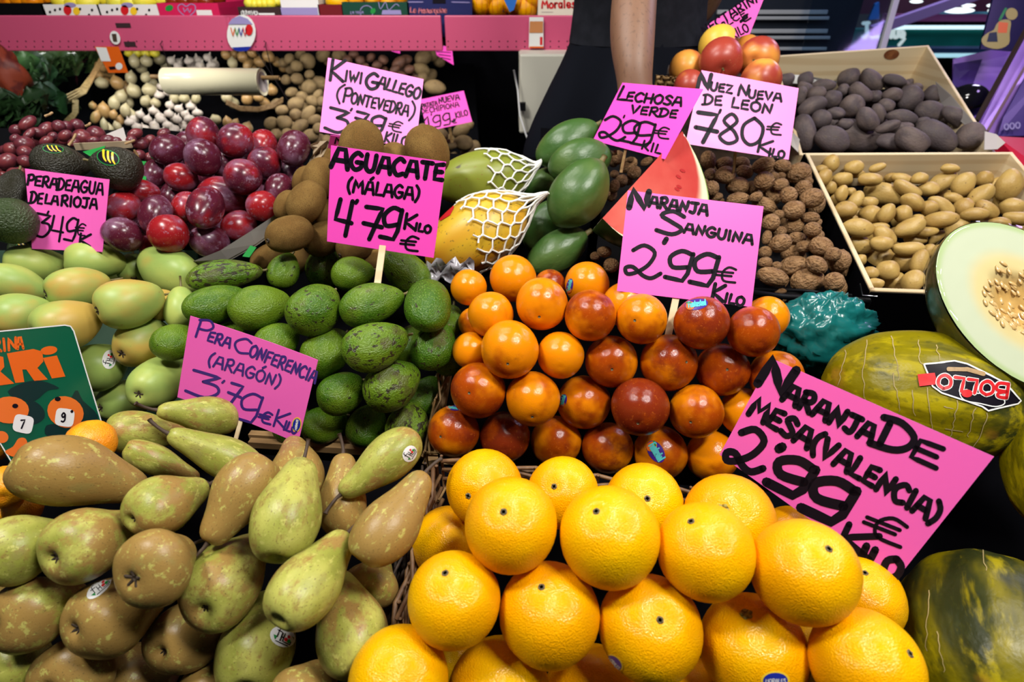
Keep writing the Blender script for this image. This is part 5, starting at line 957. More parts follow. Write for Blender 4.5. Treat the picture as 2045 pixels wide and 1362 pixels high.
def blue_sticker(cx, cy, w_, h_, ang):
    def draw(m_, sf):
        ca, sa = math.cos(math.radians(ang)), math.sin(math.radians(ang)); T = lambda x, y: (cx+x*w_/2*ca+y*h_/2*sa, cy-x*w_/2*sa+y*h_/2*ca)
        oval(m_, sf, cx, cy, w_, h_, ang, .0004); m_.cur = 1; oval(m_, sf, cx, cy, w_*.84, h_*.80, ang, .0006); m_.cur = 2; word(m_, sf, 'MORALES', T(-.68, .22), T(.68, .22), h_*.2, max(w_*.022, 1.2), 0, .0009)
    return draw
sticker(find(oranges, 1298, 1254), blue_sticker(1228, 1323, 42, 26, -46), ['yellow', 'violet', 'white']); sticker(find(oranges, 1504, 1296), blue_sticker(1548, 1358, 58, 38, 0), ['yellow', 'blue', 'white'])
def hass_sticker(cx, cy, w_, h_, ang):
    def draw(m_, sf):
        ca, sa = math.cos(math.radians(ang)), math.sin(math.radians(ang)); T = lambda x, y: (cx+x*w_/2*ca+y*h_/2*sa, cy-x*w_/2*sa+y*h_/2*ca)
        oval(m_, sf, cx, cy, w_, h_, ang, .0004); m_.cur = 1; oval(m_, sf, cx, cy, w_*.92, h_*.88, ang, .0006)
        m_.cur = 2
        for k in (-.35, .05, .45): ribbon(m_, sf, catmull([T(k-.2, -.7), T(k, .1), T(k+.28, .5)], 4), h_*.16, .0009, .4)
    return draw
for (fx, fy), a in [((122, 326), (106, 298, 42, 16, -4)), ((232, 336), (216, 315, 46, 30, -18)), ((72, 452), (41, 430, 30, 14, 62)), ((60, 500), (48, 490, 36, 16, 15))]: sticker(find(hass, fx, fy), hass_sticker(*a), ['green', 'ink', 'yellow'])
# the red tag under the lower papaya's net
mb = MB(); sf = Surf(rpap[1].o); fan(mb, sf, [(876, 428), (886, 415), (898, 408), (908, 414), (900, 430), (880, 442)], .0012); wpart_rel(mb, 'red_tag', 'red', rpap[1].o)
# ---------------------------------------------------------------- price cards
def w_kiwi(m, p):
    word(m, p, 'K', (657, 160), (686, 163), 42, 6); word(m, p, 'IWI', (688, 162), (722, 167), 21, 4.2); word(m, p, 'G', (729, 176), (754, 180), 31, 6); word(m, p, 'ALLEGO', (754, 174), (836, 199), 23, 4.6)
    word(m, p, '(', (669, 200), (682, 203), 30, 3.8); word(m, p, 'P', (684, 203), (699, 206), 28, 4.2); word(m, p, 'ONTEVEDRA', (700, 206), (814, 232), 22, 4); word(m, p, ')', (816, 236), (826, 238), 30, 3.8)
    word(m, p, '3', (648, 258), (694, 268), 46, 5.6); word(m, p, "'", (694, 232), (700, 234), 16, 4); word(m, p, '7', (704, 246), (733, 254), 26, 5.4); word(m, p, '9', (733, 262), (764, 270), 36, 5.6); word(m, p, '€', (775, 259), (802, 265), 20, 2.8); word(m, p, 'KILO', (767, 283), (812, 294), 20, 4)
price_card([(655, 115), (846, 158), (830, 297), (638, 263)], 1.0, 'pink3', 'pink card reading KIWI GALLEGO, standing behind the kiwis', w_kiwi, 'inkg', stick=((720, 275), (705, 345), 7, -.02))
def w_agua(m, p):
    word(m, p, 'A', (661, 333), (694, 338), 40, 9); word(m, p, 'GUACATE', (699, 337), (884, 361), 33, 8.2); word(m, p, '(MÁLAGA)', (693, 382), (836, 400), 25, 5.2)
    word(m, p, '4', (663, 466), (699, 472), 70, 8); word(m, p, "'", (704, 418), (714, 420), 50*.36, 7); word(m, p, '7', (717, 474), (758, 481), 66, 8); word(m, p, '9', (756, 476), (796, 482), 66, 8); word(m, p, 'K', (806, 456), (830, 459), 30, 5.6); word(m, p, 'ILO', (828, 460), (859, 466), 15, 5); word(m, p, '€', (799, 497), (835, 502), 28, 4.2)
price_card([(661, 290), (891, 323), (866, 515), (653, 482)], .80, 'pink2', 'hot pink card reading AGUACATE, on a flat stick in the avocados', w_agua, stick=((764, 485), (752, 580), 14, .01))
def w_sang(m, p):
    word(m, p, 'N', (1254, 414), (1294, 419), 36, 11); word(m, p, 'ARANJA', (1296, 412), (1412, 430), 21, 6); word(m, p, 'S', (1310, 464), (1362, 472), 46, 7.5); word(m, p, 'ANGUINA', (1366, 464), (1502, 488), 19, 5.5)
    word(m, p, '2', (1247, 547), (1318, 560), 62, 7.2); word(m, p, "'", (1316, 506), (1328, 509), 30, 9); word(m, p, '9', (1324, 556), (1376, 566), 62, 8); word(m, p, '9', (1373, 566), (1427, 576), 66, 8.4); word(m, p, '€', (1430, 560), (1469, 565), 29, 4.2); word(m, p, 'K', (1420, 598), (1444, 602), 32, 7); word(m, p, 'ILO', (1446, 603), (1484, 612), 18, 5.4)
price_card([(1254, 380), (1525, 412), (1501, 613), (1232, 581)], .775, 'pink', 'pink card reading NARANJA SANGUINA, behind the blood oranges', w_sang, stick=((1352, 590), (1334, 672), 14, .0))
def w_mesa(m, p):
    word(m, p, 'N', (1510, 764), (1568, 793), 58, 16.5); word(m, p, 'ARANJA', (1562, 798), (1738, 884), 36, 11); word(m, p, 'D', (1748, 886), (1812, 914), 58, 13); word(m, p, 'E', (1814, 912), (1872, 938), 44, 9.5)
    word(m, p, 'MESA(VALENCIA)', (1494, 826), (1866, 1046), 38, 11, -.05); word(m, p, '2', (1445, 918), (1518, 952), 80, 13); word(m, p, "'", (1541, 908), (1560, 917), 22, 17); word(m, p, '9', (1524, 964), (1604, 1002), 72, 17); word(m, p, '9', (1592, 1016), (1684, 1056), 84, 18); word(m, p, '€', (1720, 1060), (1800, 1094), 48, 7); word(m, p, 'K', (1668, 1092), (1740, 1120), 52, 12); word(m, p, 'ILO', (1710, 1125), (1790, 1160), 40, 14)
price_card([(1541, 716), (1985, 912), (1788, 1160), (1437, 908)], .55, 'pink', 'largest pink card, reading NARANJA DE MESA, tilted beside the front oranges', w_mesa, stick=((1700, 1120), (1690, 1250), 14, .02))
def w_conf(m, p):
    word(m, p, 'P', (390, 671), (418, 679), 36, 4); word(m, p, 'ERA', (414, 680), (457, 695), 20, 4); word(m, p, 'C', (464, 700), (494, 710), 30, 4); word(m, p, 'ONFERENCIA', (495, 711), (631, 764), 24, 4.2); word(m, p, '(ARAGÓN)', (414, 728), (556, 775), 23, 3.8)
    word(m, p, '3', (372, 782), (434, 800), 48, 5); word(m, p, "'", (434, 776), (444, 780), 18, 4); word(m, p, '7', (446, 800), (474, 810), 40, 5); word(m, p, '9', (466, 838), (512, 850), 60, 4.6); word(m, p, '€', (514, 841), (540, 848), 22, 4); word(m, p, 'K', (544, 850), (572, 858), 34, 4); word(m, p, 'ILO', (566, 857), (592, 866), 18, 4)
pcard, ppl = price_card([(383, 630), (637, 718), (597, 884), (357, 792)], .70, 'pink', 'pink card reading PERA CONFERENCIA in blue ink, above the brown pears', w_conf, 'inkb', .004, stick=((480, 830), (470, 880), 9, .02))
m_ = MB(); blue_sticker(594, 847, 30, 20, 80)(m_, ppl); wpart(m_, 'sticker', ['yellow', 'blue', 'white'], pcard)
def w_rio(m, p):
    word(m, p, 'PERA', (57, 369), (112, 376), 20, 4.4); word(m, p, 'DE', (113, 378), (138, 381), 22, 4.2); word(m, p, 'AGUA', (141, 381), (207, 389), 23, 4.4); word(m, p, 'DE', (62, 405), (84, 408), 22, 4.2); word(m, p, 'LA', (89, 406), (114, 409), 18, 4.4); word(m, p, 'RIOJA', (120, 410), (194, 417), 20, 4.6)
    word(m, p, '3', (68, 470), (98, 474), 46, 4.4); word(m, p, "'", (90, 438), (95, 439), 16, 3.6); word(m, p, '4', (97, 480), (123, 483), 50, 4); word(m, p, '9', (124, 480), (149, 484), 48, 4.4); word(m, p, '€', (147, 468), (169, 471), 23, 2.8); word(m, p, 'K', (155, 490), (180, 492), 24, 4.4)
price_card([(53, 337), (222, 359), (206, 503), (66, 497)], .90, 'pink', 'pink card reading PERA DE AGUA DE LA RIOJA, left of the plums', w_rio, 'ink', .006, stick=((135, 490), (138, 525), 9, .02), pw=4)
def w_lech(m, p):
    word(m, p, 'L', (1231, 199), (1249, 201), 28, 4.8, .3); word(m, p, 'ECHOSA', (1250, 201), (1360, 212), 18, 4.6, .2); word(m, p, 'VERDE', (1258, 226), (1350, 236), 16, 4.4, .2); word(m, p, '2', (1196, 275), (1248, 284), 46, 5); word(m, p, "'", (1241, 247), (1248, 248), 16, 3.4); word(m, p, '9', (1234, 282), (1274, 289), 46, 5); word(m, p, '9', (1256, 288), (1304, 296), 50, 5); word(m, p, '€', (1306, 274), (1336, 278), 22, 3.2); word(m, p, 'KIL', (1281, 297), (1319, 308), 17, 4)
price_card([(1243, 165), (1404, 178), (1328, 318), (1184, 280)], .972, 'pink2', 'hot pink card reading LECHOSA VERDE, beside the vendor arm', w_lech, stick=((1250, 285), (1240, 345), 7, .03))
def w_nuez(m, p):
    word(m, p, 'N', (1391, 177), (1417, 181), 32, 7.5); word(m, p, 'UEZ', (1418, 180), (1461, 187), 16, 4.8); word(m, p, 'N', (1473, 190), (1494, 193), 22, 5); word(m, p, 'UEVA', (1494, 195), (1560, 203), 16, 4.6); word(m, p, 'DE', (1405, 208), (1441, 211), 19, 4.6); word(m, p, 'LEÓN', (1460, 214), (1540, 228), 19, 4.8)
    word(m, p, '7', (1380, 280), (1428, 288), 60, 8); word(m, p, "'", (1431, 242), (1440, 243), 22, 5); word(m, p, '8', (1430, 283), (1478, 288), 58, 6.5); word(m, p, '0', (1476, 287), (1522, 292), 54, 6.5); word(m, p, '€', (1531, 267), (1560, 270), 23, 3.6); word(m, p, 'K', (1511, 303), (1540, 308), 26, 5); word(m, p, 'ILO', (1534, 311), (1565, 317), 15, 4.6)
price_card([(1401, 140), (1595, 176), (1575, 319), (1369, 287)], 1.03, 'pink3', 'pale pink card reading NUEZ NUEVA DE LEON, above the walnuts', w_nuez, stick=((1470, 300), (1465, 345), 7, .05))
def w_nect(m, p):
    word(m, p, 'NECTARINA', (1407, 70), (1524, -3), 17, 3.4); word(m, p, 'DULCE', (1426, 68), (1491, 30), 11, 2.8); word(m, p, '€', (1482, 48), (1500, 36), 11, 3.2); word(m, p, 'KILO', (1464, 78), (1497, 62), 17, 3)
price_card([(1415, 48), (1537, -32), (1497, 68), (1396, 96)], 1.22, 'pink', 'small pink card reading NECTARINA, behind the nectarines', w_nect, stick=((1440, 80), (1440, 130), 7, .02))
def w_pata(m, p):
    word(m, p, 'PATATA', (843, 217), (874, 210), 9, 2); word(m, p, 'NUEVA', (877, 207), (918, 199), 11, 2.4); word(m, p, 'DE', (842, 228), (856, 225), 9, 2); word(m, p, 'CHIPIONA', (859, 225), (917, 213), 10, 2); word(m, p, '1', (850, 258), (864, 255), 24, 2.8); word(m, p, "'", (862, 240), (866, 239), 12, 2.4); word(m, p, '9', (866, 256), (884, 252), 24, 2.8); word(m, p, '9', (886, 252), (903, 248), 24, 2.8); word(m, p, '€', (903, 247), (912, 245), 8, 2); word(m, p, 'KILO', (911, 236), (935, 230), 11, 2.2)
price_card([(838, 199), (926, 181), (943, 243), (853, 262)], 1.66, 'pink2', 'small hot pink card reading PATATA NUEVA, among the rear potatoes', w_pata, stick=((897, 250), (903, 285), 6, .03))
for i, (cs, lb) in enumerate([([(868, 92), (902, 92), (906, 130), (872, 110)], 'small pink card tip hanging under the shelf right of centre'), ([(770, 90), (800, 90), (799, 107), (775, 100)], 'tiny pink card corner hanging under the shelf above the kiwi card')]):
    price_card(cs, 2.0, 'pink2', lb, (lambda m, p: [ribbon(m, p, [(872+k*5, 103+k*6), (900, 108+k*7-3)], 1.8, .0004) for k in range(3)]) if i == 0 else (lambda m, p: ribbon(m, p, [(778, 98), (795, 99)], 1.5, .0004)), stick=((885, 100), (885, 80), 4, 0) if i == 0 else ((785, 96), (785, 80), 4, 0))
sheet_ = price_card([(660, 270), (700, 275), (690, 300), (655, 296)], .96, 'pink2', 'pink card corner showing under the kiwi card', lambda m, p: word(m, p, 'N', (668, 286), (684, 288), 12, 3), stick=((675, 290), (675, 330), 6, 0))
# the green printed card
gq = [(-128, 674), (143, 648), (208, 862), (50, 968)]
gpl, gc = sign_plane(gq, .66)
gr = empty('printed_card', (gc[2]+gc[3])/2, 'dark green card with orange lettering at the left edge of the photo', 'card')
m_ = MB(); outline = []
for (a, b, c) in [(gq[3], gq[0], gq[1]), (gq[0], gq[1], gq[2]), (gq[1], gq[2], gq[3]), (gq[2], gq[3], gq[0])]:
    A1 = Vector(a); B1 = Vector(b); C1 = Vector(c); p = B1+(A1-B1).normalized()*14; q = B1+(C1-B1).normalized()*14
    outline += [p, (p+q)*.25+B1*.5, q]
m_.hexa([gpl.hit(*o_, 0) for o_ in outline], [gpl.hit(*o_, -.0015) for o_ in outline]); wpart(m_, 'board', 'greencard', gr)
m_ = MB(); ribbon(m_, gpl, [tuple(o_) for o_ in outline]+[tuple(outline[0])], 2.5, .0003); wpart(m_, 'white_edge', 'white', gr)
m_ = MB()
for ps in [[(13, 706), (66, 697), (84, 702), (86, 722), (74, 735), (95, 758), (68, 761), (52, 738), (44, 738), (48, 763), (30, 765)], [(85, 715), (113, 710), (130, 752), (103, 756)], [(-62, 716), (-15, 708), (6, 713), (8, 733), (0, 742), (28, 766), (-2, 770), (-22, 748), (-30, 749), (-26, 774), (-46, 777)]]: poly(m_, gpl, ps, .0004)
oval(m_, gpl, 97, 700, 34, 17, 8, .0004)
word(m_, gpl, 'A', (35, 697), (46, 696), 24, 4.4, 0, .0004); word(m_, gpl, 'RIN', (-14, 703), (34, 698), 24, 4.6, 0, .0004)
wpart(m_, 'lettering', 'orgprint', gr)
m_ = MB(); poly(m_, gpl, catmull([(15, 782), (45, 765), (80, 760), (118, 775), (95, 780), (70, 800), (40, 800)], 3, True), .0004); poly(m_, gpl, catmull([(62, 800), (85, 815), (88, 835), (68, 848), (50, 845), (40, 820)], 3, True), .00035); poly(m_, gpl, catmull([(150, 780), (165, 800), (195, 830), (185, 858), (150, 872), (95, 872), (92, 850), (120, 840)], 3, True), .00035); wpart(m_, 'printed_leaves', 'dkprint', gr)
m_ = MB(); oval(m_, gpl, 18, 819, 78, 54, 0, .0006); oval(m_, gpl, 130, 823, 74, 62, -20, .0006); poly(m_, gpl, catmull([(9, 902), (25, 892), (36, 876), (50, 876), (54, 892), (42, 908), (24, 912)], 3, True), .0006); oval(m_, gpl, 2, 873, 28, 24, -10, .0006); wpart(m_, 'printed_mandarins', 'orgprint2', gr)
m_ = MB(); oval(m_, gpl, 45, 847, 40, 36, -12, .0009, sq=.5); oval(m_, gpl, 128, 834, 38, 36, -8, .0009, sq=.5); wpart(m_, 'number_tags', 'white', gr)
m_ = MB(); glyph(m_, gpl, '7s', 38, 856, (16, -1.5), (2, -17), 3.4, .0012); glyph(m_, gpl, '9s', 120, 843, (15, -1.5), (1.5, -18), 3.4, .0012); oval(m_, gpl, 29, 811, 12, 9, 0, .0010); oval(m_, gpl, 114, 797, 12, 9, 0, .0010); oval(m_, gpl, 142, 822, 6, 6, 0, .0012); wpart(m_, 'black_marks', 'ink', gr)
# ---------------------------------------------------------------- shelf behind the stall
YF = 1.98
def fascia(name, x0, x1, label, pys=(31, 102)):
    root = empty(name, A((x0+x1)/2, pys[1], YF), label, 'shelf')
    a, b = A(x0, pys[0], YF), A(x1, pys[0], YF); zb = A(x0, pys[1], YF).z; m_ = MB()
    m_.box(((a.x+b.x)/2, YF+.008, (a.z+zb)/2), (b.x-a.x, .016, a.z-zb)); bevel(wpart(m_, 'front_rail', 'fascia', root), .003)
    m_ = MB(); m_.box(((a.x+b.x)/2, YF+.27, zb+.02), (b.x-a.x, .50, .016)); wpart(m_, 'deck', 'dark', root)
    m_ = MB(); n = int((x1-x0)/17)
    for k in range(n):
        px = x0+8+k*17
        if abs(px-238) < 14: continue
        for py in (82.5, 93.5):
            c = A(px, py, YF); m_.add([c+Vector((.0022*math.cos(t), -.0006, .0022*math.sin(t))) for t in [i*math.pi/4 for i in range(8)]], [tuple(range(8))])
    wpart(m_, 'perforation', 'hole', root)
    m_ = MB()
    for px in ((x0+40), (x1-40)):
        m_ = MB(); q = A(px, 100, YF); m_.box((q.x, YF+.70, zb+.004), (.03, .40, .016)); wpart(m_, 'bracket', 'black', root)
    return root
fl = fascia('pink_shelf', -330, 880, 'long pink metal shelf carrying fruit boxes above the rear bins')
fascia('pink_shelf', 887, 1300, 'short pink metal shelf behind the vendor')
fpl = Plane(A(500, 60, YF)+Vector((0, -.001, 0)), Vector((1, 0, 0)), Vector((0, 0, 1)), Vector((0, -1, 0)))
m_ = MB()
for q in [(230, 46, 262, 55), (247, 83, 272, 93)]: poly(m_, fpl, [(q[0], q[1]), (q[2]-2, q[1]), (q[2], q[3]), (q[0]+3, q[3])], .0008)
wpart(m_, 'slots', 'hole', fl)
m_ = MB(); m_.beam(A(456, 32, YF)+Vector((0, -.002, 0)), A(463, 101, YF)+Vector((0, -.002, 0)), .008, .003, up=Vector((0, 1, 0))); wpart(m_, 'seam', 'fascia', fl)
def hang_tag(name, label, cat, parts, loc):
    root = empty(name, loc, label, cat)
    for pn, mat, fn, off in parts:
        m_ = MB(); fn(m_, off); wpart(m_, pn, mat, root)
    return root
def ovl(cx, cy, w_, h_, ang): return lambda m_, off: oval(m_, fpl, cx, cy, w_, h_, ang, off)
def pl4(*pts): return lambda m_, off: poly(m_, fpl, list(pts), off)
hang_tag('round_magnet', 'white oval magnet on the pink shelf front', 'magnet', [('disc', 'white', ovl(232, 75, 20, 28, 20), .006), ('mark', 'stem', pl4((226, 67), (235, 67), (237, 82), (229, 82)), .008)], A(232, 75, YF))
def scrib(m_, off):
    for x, c in [(464, 0), (472, 1), (480, 2), (488, 3)]: m_.cur = c; ribbon(m_, fpl, [(x, 55), (x+4, 72), (x+7, 58)], 1.8, off); 
    m_.cur = 3; oval(m_, fpl, 500, 59, 15, 22, 0, off)
ot = hang_tag('shelf_talker', 'white and purple oval shelf label with bright lettering', 'label', [('oval', 'white', ovl(484, 66, 57, 74, -8), .008), ('top_band', 'lav', lambda m_, o: fan(m_, fpl, [(458, 48), (466, 37), (481, 31), (497, 37), (507, 48)], o), .010), ('bottom_band', 'blue', lambda m_, o: fan(m_, fpl, [(466, 94), (505, 92), (496, 101), (482, 102), (472, 100)], o), .010)], A(484, 66, YF))
m_ = MB(); scrib(m_, .011); wpart(m_, 'lettering', ['orgprint', 'green', 'blue', 'red'], ot)
pl_ = empty('plastic_sleeve', A(468, 30, YF), 'clear plastic strip hanging at the seam of the pink shelf', 'sleeve'); m_ = MB(); m_.hexa([fpl.hit(*q, .004) for q in [(438, 16), (478, 14), (484, 32), (450, 34)]], [fpl.hit(*q, .003) for q in [(438, 16), (478, 14), (484, 32), (450, 34)]]); wpart(m_, 'strip', 'film', pl_)
hang_tag('price_flag', 'orange and white price flag hanging from the pink shelf', 'price tag', [('orange_panel', 'orgprint', lambda m_, o: m_.hexa([fpl.hit(*q, .014) for q in [(194, 92), (242, 92), (261, 144), (222, 144)]], [fpl.hit(*q, .013) for q in [(194, 92), (242, 92), (261, 144), (222, 144)]]), 0), ('white_panel', 'white', pl4((197, 93), (218, 94), (227, 121), (208, 121)), .0148), ('print', 'ink', pl4((222, 132), (235, 131), (237, 137), (225, 138)), .0148), ('badge', 'white', ovl(243, 131, 14, 14, 0), .0148)], A(218, 92, YF))
hang_tag('price_ticket', 'small white and orange price ticket on the short pink shelf', 'price tag', [('ticket', 'white', lambda m_, o: m_.hexa([fpl.hit(*q, .010) for q in [(1057, 34), (1085, 34), (1085, 95), (1056, 95)]], [fpl.hit(*q, .008) for q in [(1057, 34), (1085, 34), (1085, 95), (1056, 95)]]), 0), ('header', M('tan_print', S(196, 130, 80), rough=.4), pl4((1058, 42), (1084, 42), (1084, 65), (1057, 65)), .011), ('bar', 'red', pl4((1078, 73), (1083, 73), (1083, 89), (1078, 89)), .011), ('foot', 'orgprint', pl4((1057, 92), (1085, 92), (1085, 95), (1057, 95)), .011)], A(1070, 65, YF))
# film roll on a dowel, hung from the shelf by two wires
rd = empty('film_roll', A(428, 165, 1.93), 'roll of cling film on a wooden dowel under the pink shelf', 'film roll'); m_ = MB()
a, b = P(333, 162, 1.72), P(524, 164, 1.70); dx = (b-a).normalized()
m_.tube([a, b], .0375, 28); m_.tube([b-dx*.002, b+dx*.001], .0375, 28); wpart(m_, 'roll', M('film_roll_surface', (.88, .82, .56, 1), rough=.3, coat=.3), rd, True)
m_ = MB(); m_.tube([b+dx*.0012, b+dx*.0016], .0285, 24); wpart(m_, 'core_hollow', 'paper', rd, True)
m_ = MB(); m_.tube([a-dx*.045+Vector((0, 0, .012)), b+dx*.055+Vector((0, 0, .012))], .0062, 10); wpart(m_, 'dowel', 'straw', rd, True)
m_ = MB(); m_.tube([A(323, 84, YF-.004), A(320, 88, YF-.02), A(330, 110, 1.95), P(341, 150, 1.70)], .0012, 6); wpart(m_, 'hanging_wire', 'black', rd, True); m_ = MB(); m_.tube([A(531, 84, YF-.004), A(530, 90, YF-.02), A(545, 150, 1.9), P(575, 200, 1.72)], .0014, 6); wpart(m_, 'hanging_wire', 'black', rd, True); m_ = MB(); m_.tube([A(513, 103, YF-.01), P(575, 200, 1.70)], .0016, 6); wpart(m_, 'hanging_wire', 'black', rd, True)
m_ = MB(); rows = [[a.lerp(b, .03+.5*j/12)+Vector((0, -.034-.004*i, -.018-.012*i+.004*math.sin(j*1.7+i))) for j in range(13)] for i in range(4)]; m_.grid(rows); wpart(m_, 'loose_film', 'film', rd, True)
# boxes on the shelf
YB = 2.03
def shelf_box(name, label, x0, x1, ytop, mat, fruit=None, depth=.26):
    z0 = A(x0, 99, YF).z+.03; a, b = A(x0, ytop, YB), A(x1, ytop, YB); root = empty(name, ((a.x+b.x)/2, YB+depth/2, z0), label, 'box'); h = a.z-z0; th = .006; cx = (a.x+b.x)/2; w_ = b.x-a.x
    for pn, c, d in [('front_panel', (cx, YB+th/2, z0+h/2), (w_, th, h)), ('back_panel', (cx, YB+depth-th/2, z0+h/2), (w_, th, h)), ('side_panel', (a.x+th/2, YB+depth/2, z0+h/2), (th, depth-2*th, h)), ('side_panel', (b.x-th/2, YB+depth/2, z0+h/2), (th, depth-2*th, h)), ('bottom', (cx, YB+depth/2, z0+.004), (w_-2*th, depth-2*th, .008))]:
        m_ = MB(); m_.box(c, d); wpart(m_, pn, mat, root)
    m_ = MB(); m_.box((cx, YB+depth/2, z0+h*.45), (w_-2*th-.002, depth-2*th-.002, h*.62)); wpart(m_, 'lining', 'dark', root)
    return root, Plane(Vector((cx, YB-.0004, z0+h/2)), Vector((1, 0, 0)), Vector((0, 0, 1)), Vector((0, -1, 0))), (a.x, b.x, a.z)
def fill(kind, box, n, W, L, label, cat, group, parts=False, col=None, rows=2):
    x0, x1, z = box; rnd = random.Random(int(x0*100))
    for r_ in range(rows):
        for k in range(n):
            x = x0+.012+W/2+(x1-x0-.024-W)*(k+.5*(r_ % 2))/max(n-.5, 1); q = Quaternion((rnd.uniform(-1, 1), rnd.uniform(-1, 1), rnd.uniform(-1, 1)), rnd.uniform(0, 3)) if kind != 'lemon' else Quaternion((0, 1, 0), 1.57+rnd.uniform(-.3, .3))
            o = spawn(kind, (x, YB+.012+W*.55+r_*W*1.02, z+.004+r_*.006+rnd.uniform(-.004, .004)), q, W, L, rnd.randrange(9), col or (rnd.uniform(.3, .7), .5, .5), parts)
            tag(o, label if n*rows > 1 else label, cat, group)
lb, pb_, bx_ = shelf_box('dark_fruit_box', 'black fruit box at the left end of the pink shelf', -30, 84, 6, 'black'); fill('blood', bx_, 3, .062, .060, 'red-orange persimmon in the black box at the left shelf end', 'persimmon', 'persimmons in the black box', col=(.4, .5, .5))
for bi, (x0, x1, nm) in enumerate([(80, 196, 'left'), (192, 312, 'right')]):
    lb, p_, bx_ = shelf_box('lemon_box', f'white printed lemon box on the pink shelf, the {nm} one of two', x0, x1, 9, 'white'); fill('lemon', bx_, 3, .064, .082, f'yellow lemon in the {nm} white box on the pink shelf', 'lemon', f'lemons in the {nm} white box')
    m_ = MB(); o_ = (x0+x1)/2; oval(m_, p_, o_-3, 20, 16, 20, 10, .0006); m_.cur = 1; oval(m_, p_, o_+15, 22, 14, 16, 10, .0006); m_.cur = 2
    for dx_, dy_ in [(-38, 24), (-28, 20), (-18, 18), (22, 18), (46, 20), (40, 30)]: oval(m_, p_, o_+dx_, dy_, 5, 6, 0, .0006, 1, 8)
    m_.cur = 3; oval(m_, p_, o_+2, 10, 24, 10, 0, .0006); wpart(m_, 'printed_marks', ['red', 'yellow', 'ink', 'lav'], lb)
lb, p_, bx_ = shelf_box('strawberry_box', 'bright pink fruit box with a heart emblem on the shelf', 312, 434, 6, M('crimson_box', S(205, 30, 84), rough=.4)); fill('blood', bx_, 4, .050, .05, 'red fruit in the bright pink box on the shelf', 'fruit', 'red fruits in the bright pink box', col=(1.0, .5, .5))
m_ = MB(); hp = [(372, 34), (358, 22), (356, 12), (364, 8), (372, 13), (381, 8), (390, 12), (388, 24), (372, 36)]; ribbon(m_, p_, catmull(hp, 3), 1.8, .0006); ribbon(m_, p_, [(366, 16), (369, 24), (375, 16), (378, 26), (382, 18)], 1.8, .0006); m_.cur = 1; oval(m_, p_, 338, 16, 16, 12, 20, .0006); m_.cur = 2; poly(m_, p_, [(392, 20), (422, 20), (425, 31), (394, 31)], .0006); wpart(m_, 'printed_marks', ['lav', 'green', 'white'], lb)
lb, p_, bx_ = shelf_box('banana_box', 'dark box of small yellow fruit on the shelf', 474, 558, 14, M('dark_brown_box', S(52, 32, 30), rough=.5)); fill('lemon', bx_, 5, .034, .04, 'small yellow fruit in the dark box on the shelf', 'fruit', 'small yellow fruits', rows=3)
m_ = MB(); word(m_, p_, 'BRAVO'.replace('V', 'V'), (482, 30), (514, 30), 8, 2, 0, .0006); m_.cur = 0; poly(m_, p_, [(516, 26), (548, 26), (549, 30), (517, 30)], .0006); wpart(m_, 'lettering', 'white', lb)
lb, p_, bx_ = shelf_box('pale_box', 'white carton with folded grey flap on the shelf', 558, 634, -6, 'white'); m_ = MB(); poly(m_, p_, [(560, 15), (634, 15), (636, 30), (563, 30)], .0006); wpart(m_, 'grey_flap', 'lav', lb)
lb, p_, bx_ = shelf_box('maroon_box', 'dark red fruit box beside the white carton on the shelf', 634, 681, 9, M('maroon_box', S(110, 18, 26), rough=.4)); fill('orange', bx_, 1, .075, .072, 'orange in the dark red box on the shelf', 'orange', 'oranges on the shelf', rows=1)
lb, p_, bx_ = shelf_box('green_box', 'dark green fruit box with a round emblem on the shelf', 682, 812, 4, M('green_box', S(14, 66, 50), rough=.4)); fill('mandarin', bx_, 3, .05, .045, 'dark fruit in the dark green box on the shelf', 'fruit', 'fruits in the dark green box')
m_ = MB(); ribbon(m_, p_, [(732+13*math.cos(t*.4), 24+13*math.sin(t*.4)) for t in range(17)], 1.5, .0006); word(m_, p_, 'LA VEGA', (700, 28), (726, 27), 5, 1.2, 0, .0006); ribbon(m_, p_, catmull([(756, 4), (760, 18), (770, 4), (776, 20), (790, 8), (797, 12)], 3), 1.5, .0006); poly(m_, p_, [(764, 20), (800, 20), (802, 29), (762, 29)], .0006); m_.cur = 1; oval(m_, p_, 745, 22, 10, 12, -30, .0008); wpart(m_, 'printed_marks', ['lav', 'green'], lb)
lb, p_, bx_ = shelf_box('navy_box', 'navy blue fruit box with red lettering on the shelf', 815, 942, -4, M('navy_box', S(28, 34, 88), rough=.4)); m_ = MB(); word(m_, p_, 'La', (819, 25), (831, 25), 10, 2.2, 0, .0006); word(m_, p_, 'Menorquina'.replace('M', 'M'), (836, 26), (892, 25), 10, 2.0, 0, .0006); m_.cur = 1; ribbon(m_, p_, [(815, 4), (845, 4)], 2, .0006); ribbon(m_, p_, [(902, 4), (938, 5)], 2, .0006); m_.cur = 2; poly(m_, p_, [(864, -4), (890, -4), (890, 7), (864, 7)], .0005); wpart(m_, 'lettering', [M('salmon_print', S(200, 110, 120)), 'lav', 'ink'], lb)
lb, p_, bx_ = shelf_box('cream_box', 'cream fruit box with red gothic lettering beside the vendor', 1075, 1165, -12, M('cream_box', S(226, 220, 200), rough=.5)); m_ = MB(); word(m_, p_, 'Morales', (1082, 16), (1149, 15), 15, 3.0, 0, .0006); m_.cur = 1; poly(m_, p_, catmull([(1147, 22), (1155, 12), (1159, 4), (1158, 14), (1150, 24)], 3, True), .0006); m_.cur = 2; ribbon(m_, p_, [(1082, 24), (1104, 24)], 1, .0006); wpart(m_, 'lettering', ['red', 'green', 'paper'], lb)
